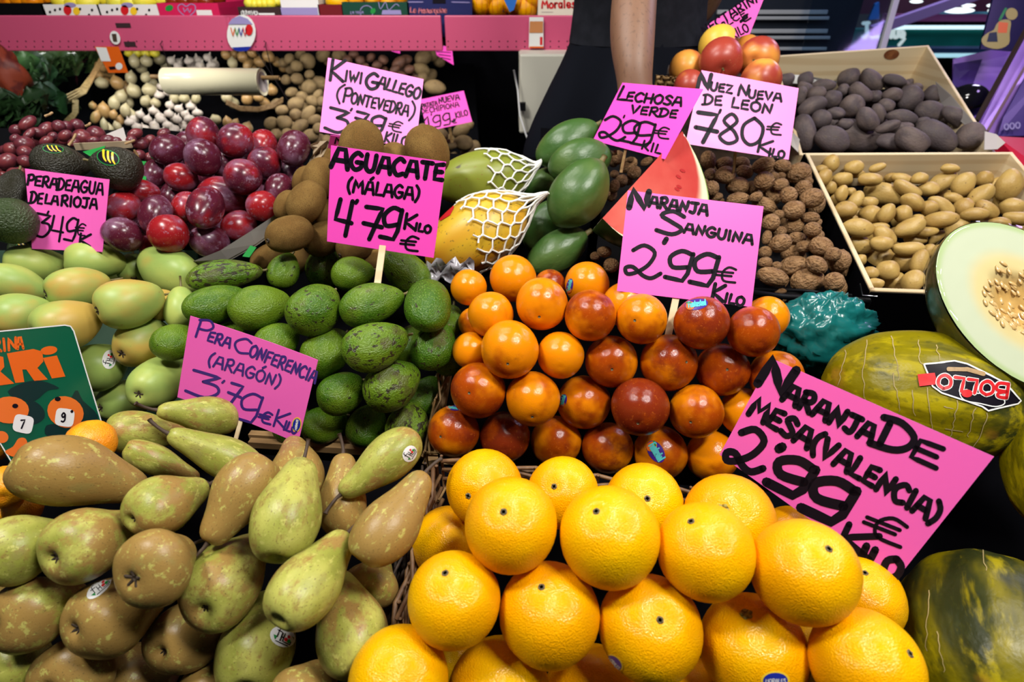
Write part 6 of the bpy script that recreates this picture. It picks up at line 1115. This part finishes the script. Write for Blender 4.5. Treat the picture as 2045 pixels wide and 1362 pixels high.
for i, (px, py, r) in enumerate([(963, 6, 42), (994, 10, 40), (1028, 5, 40), (1050, 14, 36), (978, -8, 40), (1062, -6, 38)]):
    q = A(px, py, YB+.05); o = spawn('orange', q, Quaternion((1, .3, .2), 1.1+i), .075, .072, i, (.1, .5, .5)); tag(o, 'netted orange on the shelf between navy and cream boxes', 'orange', 'netted oranges on the shelf')
    m_ = MB()
    for k in range(7): m_.tube([q+Vector((.0385*math.cos(t)*math.sin(k*.45), .0385*math.cos(t)*math.cos(k*.45), .0385*math.sin(t))) for t in [j*.2618 for j in range(25)]], .0006, 4)
    wpart_rel(m_, 'net', 'orgprint', o)
bg = empty('blue_label_flag', A(1022, 8, YB), 'blue paper flag between the netted oranges on the shelf', 'label'); m_ = MB(); bpl = Plane(A(1022, 5, YB-.002), Vector((1, 0, 0)), Vector((0, 0, 1)), Vector((0, -1, 0))); qd = [(1004, -6), (1034, -6), (1026, 20), (1018, 24)]; m_.hexa([bpl.hit(*q) for q in qd], [bpl.hit(*q, -.001) for q in qd]); wpart(m_, 'flag', M('sky_blue_print', S(40, 110, 200)), bg)
# ---------------------------------------------------------------- rear bins
def bin_(name, label, quad, mat='dark'):
    top = [P(*q) for q in quad]; bot = [Vector((p.x, p.y, .3)) for p in top]; root = empty(name, sum((b for b in bot), Vector())/4, label, 'bin'); m_ = MB(); m_.hexa(top, bot); wpart(m_, 'base', mat, root)
    m_ = MB(); c = sum((b for b in bot), Vector())/4; m_.box((c.x, c.y, .15), (.2, .2, .3)); wpart(m_, 'foot', mat, root); return root
bin_('onion_bin', 'dark sloping bin of onions and garlic below the pink shelf', [(150, 100, 2.50), (536, 100, 2.50), (532, 320, 1.90), (110, 320, 1.90)])
bin_('potato_bin', 'dark sloping bin of brown potatoes below the pink shelf', [(552, 100, 2.50), (945, 100, 2.50), (960, 345, 1.88), (552, 345, 1.88)])
bin_('greens_bin', 'dark bin of leafy greens at the left edge', [(-200, 100, 2.50), (140, 100, 2.50), (98, 320, 1.90), (-240, 320, 1.90)])
ITEMS.clear()
BT = [(100, 2.22), (300, 1.76)]; DUP = lambda L: L+[(x+70, y+60, *r) for x, y, *r in L[::2]]
K1 = lambda L, lab: [(180+x/5.38, 90+y/5.38, max(w_, h)/5.38*1.1, min(w_, h)/5.38*1.12, 60+(x*7 % 60), 0, (i % 3)*.25+(1.5 if i >= len(L) else 0), dict(c=(c, .5, .5), lab=lab(x, y, c))) for i, (x, y, w_, h, c) in enumerate(DUP(L))]
ON = [(475, 170, 150, 115, .1), (605, 170, 130, 120, .1), (745, 150, 130, 120, .2), (125, 405, 120, 115, .1), (290, 405, 180, 125, .7), (440, 350, 150, 120, .1), (600, 345, 120, 110, .1), (470, 490, 180, 135, .05), (335, 550, 150, 130, .05), (640, 480, 140, 135, .1), (600, 600, 130, 115, .1), (700, 620, 110, 100, .1), (120, 230, 110, 110, .9), (200, 260, 100, 90, .9), (90, 320, 90, 90, .9), (260, 620, 160, 120, .1), (380, 700, 150, 110, .1), (150, 700, 180, 130, .9), (30, 650, 90, 80, .7), (60, 770, 150, 100, .8), (150, 855, 160, 80, .0), (290, 870, 120, 80, .0), (250, 745, 110, 90, .8), (910, 570, 120, 110, .1), (1010, 570, 100, 100, .1), (1140, 570, 120, 95, .1)]
onion = pile('onion', 'onion', BT, K1(ON, lambda x, y, c: ('golden brown' if c > .6 else 'pale')+' onion in the bin '+('behind the grapes' if y > 600 and x < 420 else 'under the orange price flag' if x < 320 else 'left of the film roll' if y < 620 else 'above the garlic')), lay=.04)
GA = [(680, 700), (760, 790), (620, 790), (860, 640), (960, 680), (1080, 650), (940, 790), (1060, 780), (830, 850), (700, 880), (580, 890), (480, 790), (500, 870), (420, 820), (780, 930), (900, 890), (960, 940), (1150, 720), (850, 730), (540, 740), (1020, 860), (630, 950), (880, 160), (960, 180), (1060, 160), (1150, 150), (1270, 130), (1300, 205), (1190, 210), (1090, 220), (770, 440), (740, 530)]
garlic = pile('garlic', 'garlic', BT, [(180+x/5.38, 90+y/5.38, 125/5.38, 112/5.38, 50+(x*7 % 80), -10, (i % 3)*.25, dict(lab='pale garlic bulb in the heap '+('above the film roll' if y < 300 else 'left of the film roll' if y < 560 else 'below the film roll'))) for i, (x, y) in enumerate(DUP(GA))], lay=.03)
BO = [(1460, 100, 110, 100, .9), (1545, 95, 100, 90, 1), (1640, 125, 130, 110, .9), (1530, 190, 130, 100, .0), (1690, 220, 120, 90, .8), (1820, 180, 110, 110, .9), (1740, 85, 90, 90, .8), (1920, 120, 120, 120, .9), (2010, 180, 100, 110, .9), (1950, 480, 130, 120, .9), (1470, 560, 130, 110, .3), (1690, 575, 140, 120, .9), (1810, 560, 100, 100, .8), (1345, 800, 120, 110, .3), (1480, 835, 150, 100, .9), (1690, 890, 140, 120, .5), (1560, 840, 110, 80, 1)]
onion += pile('onion', 'onion', BT, K1(BO, lambda x, y, c: 'brown-skinned onion '+('right above the film roll' if y < 300 else 'beside the right end of the film roll' if y < 700 else 'in the bin behind the plums')), lay=.04)
BP = [(180, 740, 150, 130), (330, 770, 160, 110), (60, 750, 120, 130), (410, 650, 160, 100), (290, 660, 110, 100), (470, 710, 130, 90), (100, 850, 110, 100), (210, 840, 110, 90), (430, 860, 150, 110), (500, 790, 100, 90), (580, 900, 90, 90), (160, 620, 120, 90), (290, 560, 150, 130), (350, 490, 110, 90), (450, 540, 130, 90), (250, 450, 110, 90), (420, 400, 130, 140), (520, 370, 130, 140), (420, 280, 80, 90), (400, 150, 130, 140), (550, 90, 140, 110), (700, 90, 120, 100), (230, 130, 100, 90), (200, 330, 100, 90), (500, 470, 100, 80), (540, 540, 90, 90), (170, 170, 90, 80), (300, 200, 110, 100), (300, 320, 110, 100), (330, 90, 100, 80), (100, 560, 110, 80), (1610, 400, 190, 130), (1480, 230, 110, 160), (1500, 120, 130, 160), (1580, 90, 110, 110), (1490, 310, 90, 110), (1660, 860, 160, 130), (1860, 810, 160, 110), (1880, 930, 190, 130), (1740, 950, 140, 90), (1600, 820, 90, 80), (1940, 760, 80, 70), (1620, 980, 100, 90), (1490, 790, 90, 80), (1700, 1000, 120, 60)]
K2 = lambda L, lab: [(530+x/4.756, 90+y/4.756, max(w_, h)/4.756*1.1, min(w_, h)/4.756*1.12, (x*7 % 90)-30, 0, (i % 3)*.25+(1.5 if i >= len(L) else 0), dict(lab=lab(x, y))) for i, (x, y, w_, h) in enumerate(DUP(L))]
brownp = pile('brownpot', 'brownpot', BT, K2(BP, lambda x, y: 'earthy brown potato in the rear bin '+('right of the kiwi price card' if x > 1300 else 'left of the kiwi price card, lower part' if y > 560 else 'left of the kiwi price card, upper part')), lay=.04)
RP = [(840, 90, 80, 90), (900, 150, 90, 80), (1000, 120, 90, 70), (1120, 140, 90, 80), (1270, 170, 140, 100), (1330, 140, 90, 120), (1060, 190, 90, 70), (950, 210, 80, 60), (1230, 230, 100, 70), (780, 140, 80, 80), (1370, 230, 90, 80)]
redp = pile('redpot', 'redpot', BT, K2(RP, lambda x, y: 'small reddish potato in shadow above the kiwi price card'), lay=.04)
lem = pile('lemon', 'lemon', [(100, 2.2), (120, 2.2)], [(258+i*17, 106, 22, 18, 5, 0, 0, dict(lab='yellow lemon under the pink shelf above the pale onions')) for i in range(4)], lay=.03)
solve(60)
realise(onion, '', 'onion', None, 30); realise(garlic, '', 'garlic', None, 30); realise(brownp, '', 'potato', None, 30); realise(redp, '', 'potato', None, 30); realise(lem, '', 'lemon', None, 30)
for it in onion+garlic+brownp+redp+lem: it.o['group'] = it.o['label'].replace(' in ', 's in ', 1) if ' in ' in it.o['label'] else it.o['label']+' group'
# wicker basket edges round the onions
wk = empty('onion_basket', P(150, 220, 1.85), 'brown wicker basket edge left of the onions', 'basket'); m_ = MB()
for o_ in (-4, -2, 0, 2, 4, 6): m_.tube([P(92+o_, 205+o_, 1.86), P(135, 195+o_*1.5, 1.87+.004*(o_ % 4)), P(165+o_, 180+o_, 1.9), P(185+o_, 150, 1.97), P(205+o_, 115, 2.1)], .0028, 6)
for o_ in (-4, -1, 2, 5): m_.tube([P(150+o_, 200, 1.88), P(150+o_, 225, 1.83), P(133+o_, 245+o_, 1.8)], .0028, 6)
wpart(m_, 'rim', 'straw', wk, True)
wk = empty('onion_basket', P(500, 215, 1.84), 'shallow wicker basket under the brown onions beside the film roll', 'basket'); m_ = MB()
for o_ in (0, 2, 4, 6, 8): m_.tube([P(452, 200+o_, 1.88), P(480, 213+o_, 1.85), P(515, 215+o_, 1.84), P(545, 207+o_, 1.84), P(565, 195+o_, 1.86)], .0026, 6)
wpart(m_, 'rim', 'straw', wk, True)
# leafy greens, red net, plastic sheet
def lettuce(c, r, label, mat, seed):
    root = empty('leafy_green', c-Vector((0, 0, r*.6)), label, 'leafy greens', 'leafy greens at the left'); rnd = random.Random(seed); m_ = MB()
    for k in range(38):
        ph = rnd.uniform(0, 6.28); el = rnd.uniform(-.2, 1.4); d = Vector((math.cos(ph)*math.cos(el), math.sin(ph)*math.cos(el), math.sin(el))); t = d.orthogonal().normalized(); b2 = d.cross(t); o_ = c+d*r*rnd.uniform(.25, .6); rows = []
        for i in range(6):
            u = i/5; wd = r*.42*math.sin(math.pi*min(u*.85+.12, 1)); rows.append([o_+d*(r*.6*u)+t*(wd*v)+b2*(r*.18*u*u+r*.07*math.sin(v*6+k+i)) for v in (-1, -.5, 0, .5, 1)])
        m_.grid(rows)
    wpart(m_, 'leaves', mat, root, True)
for i, (px, py, d, r, mt, lb) in enumerate([(60, 165, 1.95, .10, 'leaf', 'dark leafy greens behind the red net bag'), (125, 140, 2.1, .085, 'leaflt', 'pale leafy greens high beside the price flag'), (20, 240, 1.76, .085, 'leaf', 'dark curly greens behind the grapes at far left'), (172, 125, 2.2, .075, 'leaflt', 'pale green stalks just under the pink shelf'), (90, 225, 1.83, .085, 'leaf', 'dark leafy greens left of the wicker edge'), (-45, 175, 1.95, .10, 'leaf', 'dark leafy greens cut off by the left edge')]): lettuce(P(px, py, d), r, lb, mt, i+2)
nb_ = empty('net_bag', P(15, 190, 1.72), 'red-orange net bag hanging at the upper left edge', 'bag'); m_ = MB(); m_.ell(P(12, 150, 1.76), (.05, .05, .085), 24, 18, None, .5, 3); wpart(m_, 'bag', M('red_net', (.22, .030, .008, 1), [dict(s=30, lo=.4, hi=.6, c=(.10, .01, .005, 1))], rough=.6), nb_, True)
psh = empty('plastic_sheet', P(150, 260, 1.7), 'bluish clear plastic sheet hanging before the greens', 'plastic sheet'); m_ = MB(); m_.grid([[P(70+j*13+i*3, 105+i*28, 1.80-.015*i+.012*math.sin(j*1.4+i*.6)) for j in range(9)] for i in range(7)]); wpart(m_, 'sheet', film('blue_film', (.82, .95, .95, 1), .02), psh, True)
cab = empty('white_appliance', A(1085, 275, 1.85), 'cream white appliance behind the vendor', 'appliance'); m_ = MB(); a, b = A(1038, 109, 1.86), A(1150, 268, 1.86); m_.box(((a.x+b.x)/2, 1.96, (a.z+b.z)/2), (b.x-a.x, .18, a.z-b.z)); bevel(wpart(m_, 'body', 'cream', cab), .006)
m_ = MB(); q = A(1043, 211, 1.862); m_.box((q.x, q.y-.012, q.z), (.02, .02, .022)); wpart(m_, 'knob', 'black', cab); m_ = MB(); m_.box(((a.x+b.x)/2, 1.96, b.z/2), (.10, .12, b.z)); wpart(m_, 'pedestal', 'black', cab)
m_ = MB(); m_.tube([A(1026, 140, 1.84), A(1034, 180, 1.84), A(1038, 230, 1.83), A(1050, 268, 1.82), A(1060, 292, 1.81)], .003, 6); wpart(m_, 'cable', 'white', cab, True)
# ---------------------------------------------------------------- vendor
vend = empty('person', (.31, 1.60, .18), 'person in black shirt and trousers reaching down behind the price cards', 'person')
V = []; Ed = []; Rd = []
def jt(p, r, par=None):
    V.append(tuple(p)); Rd.append(r if isinstance(r, tuple) else (r, r))
    if par is not None: Ed.append((par, len(V)-1))
    return len(V)-1
pel = jt((.30, 1.57, 1.10), (.13, .10)); sp = jt((.30, 1.58, 1.24), (.125, .095), pel); ch = jt((.30, 1.56, 1.42), (.15, .10), sp); nk0 = jt((.30, 1.50, 1.57), (.07, .065), ch); nk = jt((.30, 1.47, 1.63), .052, nk0)
hd = jt((.30, 1.44, 1.71), (.07, .082), nk); hd2 = jt((.30, 1.43, 1.79), (.076, .09), hd); jt((.30, 1.44, 1.86), (.05, .06), hd2)
sh = jt((.14, 1.52, 1.53), .062, ch); um = jt((.18, 1.45, 1.42), .05, sh); eb_ = P(1275, -70, 1.14); el = jt(eb_, .045, um)
f1 = jt(P(1264, 20, 1.10), .048, el); f2 = jt(P(1262, 85, 1.075), .0455, f1); f3 = jt(P(1266, 140, 1.065), .0375, f2); wr = jt(P(1268, 180, 1.07), (.033, .026), f3)
hp_ = P(1266, 215, 1.08); pm = jt(hp_, (.038, .017), wr); 
fing = []
for k, (dx_, ln) in enumerate([(-24, 1.0), (-9, 1.12), (6, 1.06), (20, .86)]):
    a = jt(P(1266+dx_, 240, 1.08), .0095, pm); b = jt(P(1266+dx_*1.15, 240+28*ln, 1.075), .0088, a); jt(P(1266+dx_*1.2, 240+46*ln, 1.085), .0078, b)
t1 = jt(P(1300, 212, 1.075), .011, pm); t2 = jt(P(1308, 234, 1.07), .0098, t1); jt(P(1306, 252, 1.07), .008, t2)
sh2 = jt((.46, 1.55, 1.53), .062, ch); u2 = jt((.50, 1.62, 1.36), .05, sh2); e2_ = jt((.49, 1.70, 1.22), .044, u2); w2 = jt((.38, 1.74, 1.12), .03, e2_); h2 = jt((.33, 1.74, 1.08), (.036, .018), w2)
for k in range(4): a = jt((.315-.002*k, 1.715+.017*k, 1.03), .0092, h2); jt((.31, 1.715+.017*k, .99), .008, a)
jt((.35, 1.70, 1.05), .010, h2)
for sx in (-1, 1):
    hpj = jt((.30+.10*sx, 1.57, 1.02), .095, pel); kn = jt((.30+.14*sx, 1.54, .62), .062, hpj); ak = jt((.30+.14*sx, 1.60, .27), .042, kn); jt((.30+.15*sx, 1.50, .215), (.045, .03), ak)
me = bpy.data.meshes.new('body'); me.from_pydata(V, Ed, []); bo = bpy.data.objects.new('body', me); COL.objects.link(bo); bo.parent = vend; me.materials.append(MT['skin'])
me.transform(Matrix.Translation(-vend.location))
sk = bo.modifiers.new('skin', 'SKIN'); sk.use_smooth_shade = True
for i, sv in enumerate(me.skin_vertices[0].data): sv.radius = Rd[i]; sv.use_root = (i == pel)
ss = bo.modifiers.new('subsurf', 'SUBSURF'); ss.levels = 2; ss.render_levels = 2
def loft(name, mat, rings, n=32, fold=.004, seed=1):
    m_ = MB(); rows = []
    for i, (x, y, z, rx, ry) in enumerate(rings): rows.append([Vector((x+rx*math.copysign(abs(math.cos(t))**.85, math.cos(t)), y+ry*math.copysign(abs(math.sin(t))**.85, math.sin(t)), z))*1+Vector((0, -1, 0))*fold*noise.noise(Vector((math.cos(t)*3+seed, math.sin(t)*3, z*9))) for t in [2*math.pi*k/n for k in range(n)]])
    rows = [list(r) for r in zip(*[catmull([tuple(r[k]) for r in rows], 4) for k in range(n)])]
    m_.grid([list(r) for r in rows], True); return wpart(m_, name, mat, vend, True)
loft('shirt', 'shirt', [(.305, 1.57, 1.155, .165, .118), (.305, 1.575, 1.20, .160, .115), (.304, 1.575, 1.26, .157, .113), (.302, 1.57, 1.36, .172, .120), (.30, 1.55, 1.46, .185, .118), (.30, 1.52, 1.53, .15, .095), (.30, 1.50, 1.575, .085, .08)])
loft('trousers', 'trouser', [(.305, 1.57, 1.19, .150, .106), (.300, 1.565, 1.12, .172, .122), (.285, 1.555, 1.04, .198, .135), (.270, 1.545, .96, .222, .140), (.262, 1.545, .90, .232, .142), (.262, 1.55, .84, .232, .142)], fold=.006, seed=4)
for sx in (-1, 1): loft('trouser_leg', 'trouser', [(.29+.12*sx, 1.55, .90, .112, .118), (.30+.13*sx, 1.545, .62, .085, .092), (.30+.14*sx, 1.59, .28, .066, .072)], 20, seed=sx+8)
m_ = MB(); m_.tube([(.125, 1.535, 1.545), (.15, 1.50, 1.48), (.19, 1.435, 1.40)], [.078, .070, .062], 18, False); wpart(m_, 'sleeve', 'shirt', vend, True)
m_ = MB(); m_.tube([(.475, 1.555, 1.545), (.49, 1.59, 1.44), (.50, 1.63, 1.34)], [.078, .070, .062], 18, False); wpart(m_, 'sleeve', 'shirt', vend, True)
m_ = MB(); m_.ell((.30, 1.455, 1.80), (.083, .098, .085), 24, 16, None, .12, 2); wpart(m_, 'hair', 'hair', vend, True)
for sx in (-1, 1):
    m_ = MB(); m_.ell((.30+.032*sx, 1.365, 1.745), (.012, .010, .010), 10, 8); wpart(m_, 'eye', 'white', vend, True)
    m_ = MB(); m_.ell((.30+.085*sx, 1.455, 1.735), (.012, .022, .032), 10, 8); wpart(m_, 'ear', 'skin', vend, True)
    m_ = MB(); m_.ell((.30+.15*sx, 1.53, .215), (.05, .13, .035), 16, 10); wpart(m_, 'shoe', 'black', vend, True)
m_ = MB(); m_.ell((.30, 1.348, 1.72), (.014, .02, .024), 10, 8); wpart(m_, 'nose', 'skin', vend, True)
m_ = MB(); m_.ell((.30, 1.362, 1.683), (.026, .008, .007), 12, 6); wpart(m_, 'mouth', M('lips', (.42, .16, .13, 1)), vend, True)
# ---------------------------------------------------------------- right-hand background: fridge grille, glass, aisle stall, posters
EM = lambda name, c, s: M(name, (0, 0, 0, 1), emit=(c, s))
fg = empty('fridge_unit', (1.15, 2.4, 0), 'black fridge unit with pale horizontal slats behind the nectarines', 'fridge'); m_ = MB(); a, b = A(1425, -60, 2.42), A(1690, 130, 2.42); m_.box(((a.x+b.x)/2, 2.58, 1.2), (b.x-a.x, .3, 2.4)); wpart(m_, 'body', M('dark_fridge_body', (.012, .016, .024, 1), rough=.3), fg)
for py, x1 in [(24, 1652), (36, 1655), (62, 1652), (75, 1657), (97, 1650)]:
    m_ = MB(); q0, q1 = A(1432, py, 2.41), A(x1, py, 2.41); m_.box(((q0.x+q1.x)/2, 2.41, q0.z), (q1.x-q0.x, .012, .011 if py not in (24, 62) else .014)); bevel(wpart(m_, 'slat', M('grey_slat', (.30, .32, .33, 1), rough=.35), fg), .002)
gp = empty('glass_screen', A(1750, 110, 1.98), 'tinted glass screen with grey metal edge behind the purple potatoes', 'screen'); m_ = MB(); q = [P(1640, -80, 1.98), P(1806, -80, 1.98), P(1752, 112, 1.98), P(1600, 112, 1.98)]; m_.hexa(q, [p+Vector((0, .006, 0)) for p in q]); wpart(m_, 'pane', 'glass', gp)
m_ = MB(); m_.beam(P(1811, -80, 1.975), P(1752, 130, 1.975), .022, .014, up=Vector((0, 1, 0))); bevel(wpart(m_, 'edge', M('grey_edge', (.42, .42, .46, 1), rough=.3), gp), .002)
YS = 4.6
as_ = empty('aisle_stall', (3.0, YS+.4, 0), 'green fronted stall with lit tubes across the aisle', 'stall'); 
def bar(root, pn, mat, x0, x1, y0, y1, Y, dep=.1):
    m_ = MB(); a, b = A(x0, y0, Y), A(x1, y1, Y); m_.box(((a.x+b.x)/2, Y+dep/2, (a.z+b.z)/2), (b.x-a.x, dep, a.z-b.z)); return wpart(m_, pn, mat, root)
bar(as_, 'green_panel', M('teal_green_panel', S(10, 112, 102), rough=.4), 1690, 2160, 58, 92, YS); bar(as_, 'light_tube', EM('cool_tube', (.62, .88, 1, 1), 1.15), 1765, 2160, 51, 58.5, YS-.02, .03)
bar(as_, 'light_tube', EM('cool_tube_low', (.45, .80, .95, 1), .75), 1690, 2160, 107, 115, YS-.02, .03); bar(as_, 'grey_band', M('blue_grey_band', S(88, 112, 150), rough=.3), 1690, 2160, 92, 97, YS, .06); bar(as_, 'lower_band', M('deep_blue_band', S(20, 40, 74), rough=.4), 1690, 2160, 97, 107, YS, .05); bar(as_, 'base', 'dark', 1690, 2300, 115, 330, YS+.02, .5)
bar(as_, 'plum_band', M('plum_band', S(122, 62, 108), rough=.5), 1770, 2160, 28, 44, YS+.05, .05); bar(as_, 'dark_band', 'dark', 1770, 2160, 44, 51, YS, .1); bar(as_, 'back_panel', M('maroon_back', S(58, 14, 40), rough=.6), 1690, 2300, -140, 28, YS+.3, .1)
bar(as_, 'teal_strip', M('teal_strip', S(40, 110, 130), rough=.4), 1850, 2100, 24, 28, YS-.01, .03)
spl = Plane(A(1800, 75, YS-.002), Vector((1, 0, 0)), Vector((0, 0, 1)), Vector((0, -1, 0))); m_ = MB(); word(m_, spl, 'Jerinos', (1722, 76), (1806, 74), 31, 6.5, .05, .002); ribbon(m_, spl, [(1800, 68), (1806, 78), (1795, 90)], 6.5, .002); wpart(m_, 'lettering', EM('lit_lettering', (.75, .92, .95, 1), .55), as_)
for x, y, w_, h_ in [(1915, 21, 64, 10), (1986, 21, 26, 10), (1934, 11, 28, 6), (1981, 11, 20, 6), (1830, 3, 26, 6)]:
    m_ = MB(); c = A(x, y, YS-.05); m_.ell(c, (w_*.5*c.y/1.16/F_PX, .02, h_*.5*c.y/1.16/F_PX), 20, 10); wpart(m_, 'lamp', EM('white_lamp', (.85, .95, 1, 1), 1.6), as_, True)
pbm = empty('lilac_beam', A(1900, 40, 4.2), 'pale lilac sloping beam over the aisle stall', 'beam'); m_ = MB(); m_.beam(A(1740, 62, 4.3), A(1990, -25, 4.3), .06, .05, up=Vector((0, 1, 0))); m_.beam(A(1990, -25, 4.3), A(1990, -120, 4.3), .06, .05, up=Vector((0, 1, 0))); wpart(m_, 'beam', M('lilac_paint', S(170, 150, 210), rough=.4), pbm)
m_ = MB(); q = [A(1734, 40, 4.4), A(1756, 38, 4.4), A(1756, 4, 4.4), A(1748, 8, 4.4)]; m_.hexa(q, [p+Vector((0, .02, 0)) for p in q]); wpart(m_, 'blue_sign', M('blue_sign_paint', S(48, 140, 220), rough=.4), as_)
# poster with jug
jp = empty('drink_poster', P(2005, 110, 1.95), 'dark blue poster showing a yellow drink jug at the upper right', 'poster'); m_ = MB()
q = [P(1998, -60, 1.95), P(2110, -60, 1.95), P(2030, 104, 1.95), P(1958, 98, 1.95)]; m_.hexa(q, [p+Vector((0, .008, 0)) for p in q]); wpart(m_, 'board', M('navy_poster', S(14, 16, 58), rough=.3), jp)
n_ = (q[1]-q[0]).cross(q[3]-q[0]).normalized(); n_ = n_ if n_.y < 0 else -n_; jpl = Plane(q[0], Vector((1, 0, 0)), n_.cross(Vector((1, 0, 0))), n_)
m_ = MB(); poly(m_, jpl, catmull([(2001, 40), (2018, 42), (2016, 66), (2014, 88), (1992, 98), (1966, 92), (1960, 78), (1972, 66), (1984, 60), (1990, 48)], 3, True), .0008); oval(m_, jpl, 2020, 28, 24, 24, 30, .0008); m_.cur = 1; poly(m_, jpl, [(1994, 44), (2013, 46), (2010, 66), (1992, 66)], .0012); m_.cur = 2; ribbon(m_, jpl, [(2008, 18), (1996, 40)], 5, .0012); m_.cur = 3; poly(m_, jpl, [(1975, 66), (1990, 64), (1992, 84), (1970, 84)], .0012); wpart(m_, 'picture', [M('drab_yellow_print', S(172, 160, 84), rough=.4), 'orgprint2', 'green', 'dkprint'], jp)
# purple display stand
ps = empty('purple_stand', P(1960, 320, 1.75), 'purple lit display stand with dark notices at the right edge', 'stand'); PUR = M('purple_gloss', S(168, 128, 214), [dict(s=5, d=3, lo=.35, hi=.7, c=S(120, 80, 180), a1=.7)], rough=.25, spec=.6, world=True)
def pan(pn, mat, pts, th=.006): m_ = MB(); q = [P(*p) for p in pts]; m_.hexa(q, [p+Vector((0, th, 0)) for p in q]); return wpart(m_, pn, mat, ps)
pan('back_panel', PUR, [(1905, 118, 2.1), (2150, 60, 2.1), (2150, 330, 1.9), (1900, 330, 1.9)])
pan('front_panel', PUR, [(2052, 60, 1.72), (2150, 20, 1.72), (2110, 330, 1.6), (1955, 330, 1.6), (1952, 262, 1.63)])
pan('notice', M('dark_purple_print', S(54, 26, 104), rough=.35), [(1905, 128, 2.06), (1962, 118, 2.06), (1940, 176, 2.03), (1902, 172, 2.03)], .003)
pan('notice', M('indigo_print', S(44, 30, 96), rough=.35), [(2050, 150, 1.64), (2120, 120, 1.64), (2100, 270, 1.585), (1992, 272, 1.585), (2004, 234, 1.60)], .003)
m_ = MB(); m_.beam(P(2060, 40, 1.69), P(1950, 242, 1.60), .010, .010, up=Vector((0, 1, 0))); wpart(m_, 'edge_rail', M('bronze_edge', S(60, 46, 40), rough=.3), ps)
m_ = MB(); m_.beam(P(2090, 60, 1.66), P(1972, 262, 1.59), .005, .005, up=Vector((0, 1, 0))); wpart(m_, 'edge_trim', M('tan_edge', S(140, 110, 120), rough=.3), ps)
m_ = MB(); b2 = P(1990, 330, 1.70); m_.box((b2.x+.15, b2.y+.12, b2.z/2), (.5, .3, b2.z)); wpart(m_, 'body', M('purple_body', S(90, 60, 150), rough=.4), ps)
m_ = MB(); word(m_, Plane(P(2030, 255, 1.58), Vector((1, 0, 0)), n_.cross(Vector((1, 0, 0))), n_), '000', (2004, 260), (2036, 256), 12, 2.6, 0, .003); wpart(m_, 'lettering', 'lav', ps)
bl = empty('black_bowl', P(1930, 235, 1.78), 'round glossy black bowl behind the pine crate corner', 'bowl'); m_ = MB(); m_.ell(P(1932, 202, 1.78), (.062, .05, .05), 28, 16); wpart(m_, 'bowl', M('gloss_black', (.006, .006, .008, 1), rough=.1), bl, True)
rc = empty('red_counter', P(2020, 330, 1.5), 'red counter panel at the right edge behind the pine crate', 'counter'); m_ = MB(); q = [P(1990, 272, 1.55), P(2140, 280, 1.55), P(2140, 380, 1.40), P(2042, 330, 1.48)]; m_.hexa(q, [Vector((p.x, p.y, .6)) for p in q]); wpart(m_, 'top', M('red_counter_paint', S(196, 20, 52), rough=.4), rc)
lamp('purple_stand_light', (2.1, 1.6, 2.2), (1.7, 1.9, .9), .4, .3, 6, (.62, .40, 1))  # purple light on the stand from an unseen source
bpy.context.view_layer.update()
